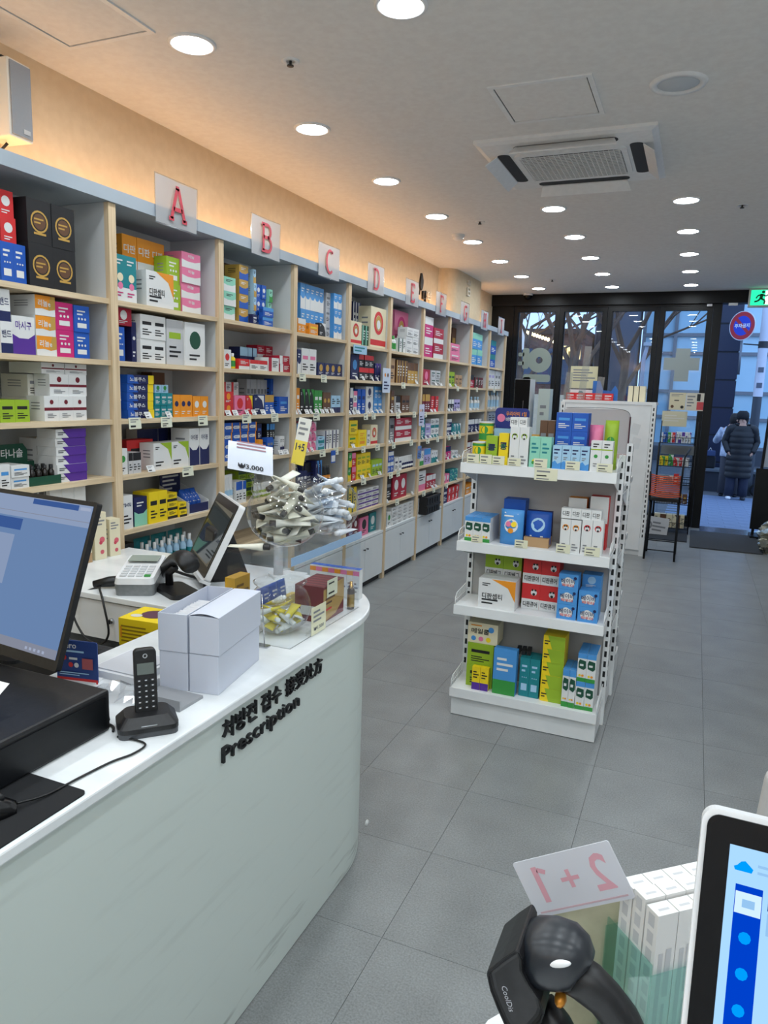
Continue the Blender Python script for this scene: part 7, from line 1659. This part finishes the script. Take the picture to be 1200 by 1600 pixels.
# ------------------------------------------------------------------ people
def skin_body(name,verts,edges,rad,mat,parent,sub=2):
    me=bpy.data.meshes.new(name); me.from_pydata(verts,edges,[]); o=bpy.data.objects.new(name,me); place(o,parent); me.materials.append(mat)
    md=o.modifiers.new('skin','SKIN'); o.modifiers.new('sub','SUBSURF').levels=sub; o.modifiers['sub'].render_levels=sub
    for i,r in enumerate(rad):
        me.skin_vertices[0].data[i].radius=(r,r) if not isinstance(r,tuple) else r
    me.skin_vertices[0].data[0].use_root=True
    for p in me.polygons: p.use_smooth=True
    return o
def loft(secs,ns=20):
    mb=MB(); vv=[]
    for cx,cy,z,rx,ry in secs:
        for k in range(ns):
            t=2*math.pi*k/ns; vv.append((cx+rx*math.cos(t),cy+ry*math.sin(t),z))
    n=len(secs); mb.add(vv,[(i*ns+k,i*ns+(k+1)%ns,(i+1)*ns+(k+1)%ns,(i+1)*ns+k) for i in range(n-1) for k in range(ns)]+[tuple(range(ns-1,-1,-1)),tuple(range((n-1)*ns,n*ns))],0,True); return mb
SKIN=P((206,160,136),.55)
def puffed(pts,rs,n=6,amp=.10):
    """tube with quilting ridges along a poly-line"""
    P_=[Vector(p) for p in pts]; out=[];rr_=[]
    for i in range(len(P_)-1):
        for k in range(8):
            t=k/8; out.append(P_[i].lerp(P_[i+1],t)); r=rs[i]*(1-t)+rs[i+1]*t; rr_.append(r)
    out.append(P_[-1]); rr_.append(rs[-1]); N_=len(out)
    rr_=[r*(1-amp+amp*abs(math.sin(math.pi*n*i/(N_-1)))**.6) for i,r in enumerate(rr_)]
    return MB().tube(out,rr_,12)
# person 1: long dark padded coat, back to the shop, head turned left
p1=thing('person','person in a long black padded coat and cap seen from behind','person',(.83,15.3,gz(15.3)),R2(4))
# body joints: pelvis, waist, chest, neck, head, top | arms | legs
V1=[(0,0,.90),(0,0,1.06),(0,.01,1.28),(0,.0,1.40),(-.01,-.0,1.50),(-.02,.01,1.60),
    (-.19,.0,1.34),(-.26,.04,1.10),(-.20,-.05,.93),(-.185,-.06,.89),
    (.19,.0,1.34),(.26,.04,1.10),(.20,-.05,.93),(.185,-.06,.89),
    (-.10,0,.84),(-.11,-.01,.47),(-.12,.02,.09),(-.13,-.10,.04),(.10,0,.84),(.11,-.01,.47),(.12,.02,.09),(.13,-.10,.04)]
E1=[(0,1),(1,2),(2,3),(3,4),(4,5),(2,6),(6,7),(7,8),(8,9),(2,10),(10,11),(11,12),(12,13),(0,14),(14,15),(15,16),(16,17),(0,18),(18,19),(19,20),(20,21)]
Rd=[.10,.09,.095,.05,.072,.068,.045,.036,.03,.03,.045,.036,.03,.03,.085,.055,.04,.03,.085,.055,.04,.03]
skin_body('body',V1,E1,Rd,SKIN,p1)
coat=[]; 
for k in range(61):
    f=k/60; z=.42+.98*f
    rx=.235-.01*f if f<.55 else .23+.01*(f-.55)-.30*max(0,f-.86)
    ry=.165-.02*f if f<.8 else .15-.25*(f-.8)
    q=1-.07*(1-abs(math.sin(math.pi*9*f))**.5)
    coat.append((0,.0+.01*f,z,rx*q,max(.07,ry)*q))
co=loft(coat,24).build('coat',[P((9,10,15),.5)],p1,label='long black quilted coat')
for sx in (-1,1):
    puffed([(sx*.10,.0,1.375),(sx*.20,.0,1.335),(sx*.27,.04,1.10),(sx*.20,-.06,.90)],[.075,.082,.07,.055],10).build('sleeve',[P((9,10,15),.5)],co)
loft([(0,.05,1.30,.15,.10),(0,.07,1.36,.16,.11),(0,.06,1.42,.14,.10),(0,.03,1.45,.10,.08)],18).build('hood',[P((9,10,14),.5)],co)
for sx in (-1,1):
    loft([(sx*.115,.0,.07,.085,.10),(sx*.112,.0,.25,.085,.095),(sx*.105,.0,.47,.09,.10),(sx*.10,.0,.72,.10,.11)],16).build('trouser_leg',[P((26,33,54),.8)],p1)
    MB().ell((sx*.125,-.05,.035),.048,.13,.038,14,8).build('shoe',[P((226,228,232),.5) if sx<0 else P((40,42,48),.6)],p1)
loft([(-.01,.015,1.52,.10,.115),(-.012,.012,1.58,.108,.122),(-.015,.01,1.64,.10,.112),(-.018,.01,1.68,.06,.07)],20).build('cap',[P((20,20,24),.8)],p1)
MB().prism([(-.18,-.06),(-.10,-.09),(-.07,.07),(-.16,.05)],1.545,1.558).build('cap_peak',[P((20,20,24),.8)],p1)
loft([(.0,.045,1.39,.07,.06),(.0,.045,1.45,.085,.075),(.0,.04,1.50,.094,.09),(.0,.03,1.54,.10,.10)],16).build('hair',[P((22,18,18),.7)],p1)
MB().ell((-.105,-.01,1.495),.016,.012,.018,8,6).build('nose',[SKIN],p1); MB().ell((-.088,-.015,1.462),.012,.02,.006,8,5).build('lips',[P((176,104,98),.5)],p1)
MB().ell((-.085,-.045,1.512),.008,.012,.006,8,5).build('eye',[P((24,20,20),.3)],p1); MB().ell((-.0,-.075,1.495),.02,.012,.028,8,6).build('ear',[SKIN],p1)
def hand(parent,base,dirv,palm,s=1.0):
    d=Vector(dirv).normalized(); pn_=Vector(palm).normalized(); sd=d.cross(pn_).normalized(); B=Vector(base)
    mb=MB(); mb.tube([B,B+d*.04*s,B+d*.085*s],[.024*s,.036*s,.034*s],8)
    for k,(o,L) in enumerate(((-.03,.062),(-.01,.074),(.01,.07),(.03,.055))):
        r0=B+d*.08*s+sd*o*s; mb.tube([r0,r0+d*L*.5*s+pn_*.006*s,r0+d*L*.85*s+pn_*.03*s],[.0095*s,.0088*s,.007*s],6)
    r0=B+d*.03*s-sd*.03*s; mb.tube([r0,r0+d*.03*s-sd*.03*s+pn_*.01*s,r0+d*.062*s-sd*.034*s+pn_*.025*s],[.012*s,.0105*s,.008*s],6)
    return mb.build('hand',[SKIN],parent)
hand(p1,(-.20,-.05,.92),(.3,-.2,-1),(1,0,0),.8); hand(p1,(.20,-.05,.92),(-.3,-.2,-1),(-1,0,0),.8)   # in the pockets
# person 2: pale jacket, mostly hidden behind the first
p2=thing('person','person in a pale grey-blue jacket half hidden behind the dark coat','person',(.72,15.85,gz(15.9)),R2(170))
V2=[(0,0,.88),(0,0,1.04),(0,.01,1.26),(0,.0,1.38),(0,-.0,1.47),(0,.01,1.57),
    (-.19,.0,1.33),(-.30,-.05,1.12),(-.24,-.22,1.16),(-.20,-.28,1.19),
    (.19,.0,1.33),(.31,-.04,1.10),(.18,-.20,1.30),(.12,-.22,1.38),
    (-.10,0,.82),(-.11,-.01,.46),(-.12,.02,.09),(-.13,-.10,.04),(.10,0,.82),(.11,-.01,.46),(.12,.02,.09),(.13,-.10,.04)]
skin_body('body',V2,E1,Rd,SKIN,p2)
jk=[(0,.0,.80+.58*k/20,.215-.09*max(0,k/20-.85)*4,.15-.06*max(0,k/20-.8)*3) for k in range(21)]
jo=loft(jk,22).build('jacket',[noisy('patterned_jacket',(150,160,180),(206,212,224),(14,14,14),rough=.8)],p2,label='pale patterned jacket')
jm=jo.data.materials[0]
MB().tube([(-.19,.0,1.33),(-.30,-.05,1.12),(-.24,-.21,1.155)],[.075,.068,.05],10).build('sleeve',[jm],jo); MB().tube([(.19,.0,1.33),(.31,-.04,1.10),(.19,-.19,1.285)],[.075,.068,.05],10).build('sleeve',[jm],jo)
hand(p2,(.18,-.20,1.30),(-.5,-.1,.6),(0,-1,.2)); hand(p2,(-.24,-.21,1.16),(.4,-.6,.2),(0,0,-1))
for sx in (-1,1):
    loft([(sx*.115,.0,.07,.08,.095),(sx*.105,.0,.46,.085,.095),(sx*.10,.0,.82,.10,.12)],16).build('trouser_leg',[P((60,60,66),.8)],p2); MB().ell((sx*.125,-.05,.035),.048,.13,.038,14,8).build('shoe',[P((30,30,34),.6)],p2)
loft([(0,.02,1.44,.09,.10),(0,.02,1.52,.105,.115),(0,.02,1.60,.09,.10),(0,.02,1.645,.05,.06)],18).build('hair',[P((30,24,22),.7)],p2)
MB().ell((0,-.095,1.475),.012,.016,.02,8,6).build('nose',[SKIN],p2)
for sx in (-1,1): MB().ell((sx*.032,-.078,1.50),.012,.006,.006,8,5).build('eye',[P((24,20,20),.3)],p2); MB().ell((sx*.085,.0,1.48),.012,.02,.028,8,6).build('ear',[SKIN],p2)
MB().ell((0,-.085,1.435),.024,.01,.007,8,5).build('lips',[P((176,104,98),.5)],p2)
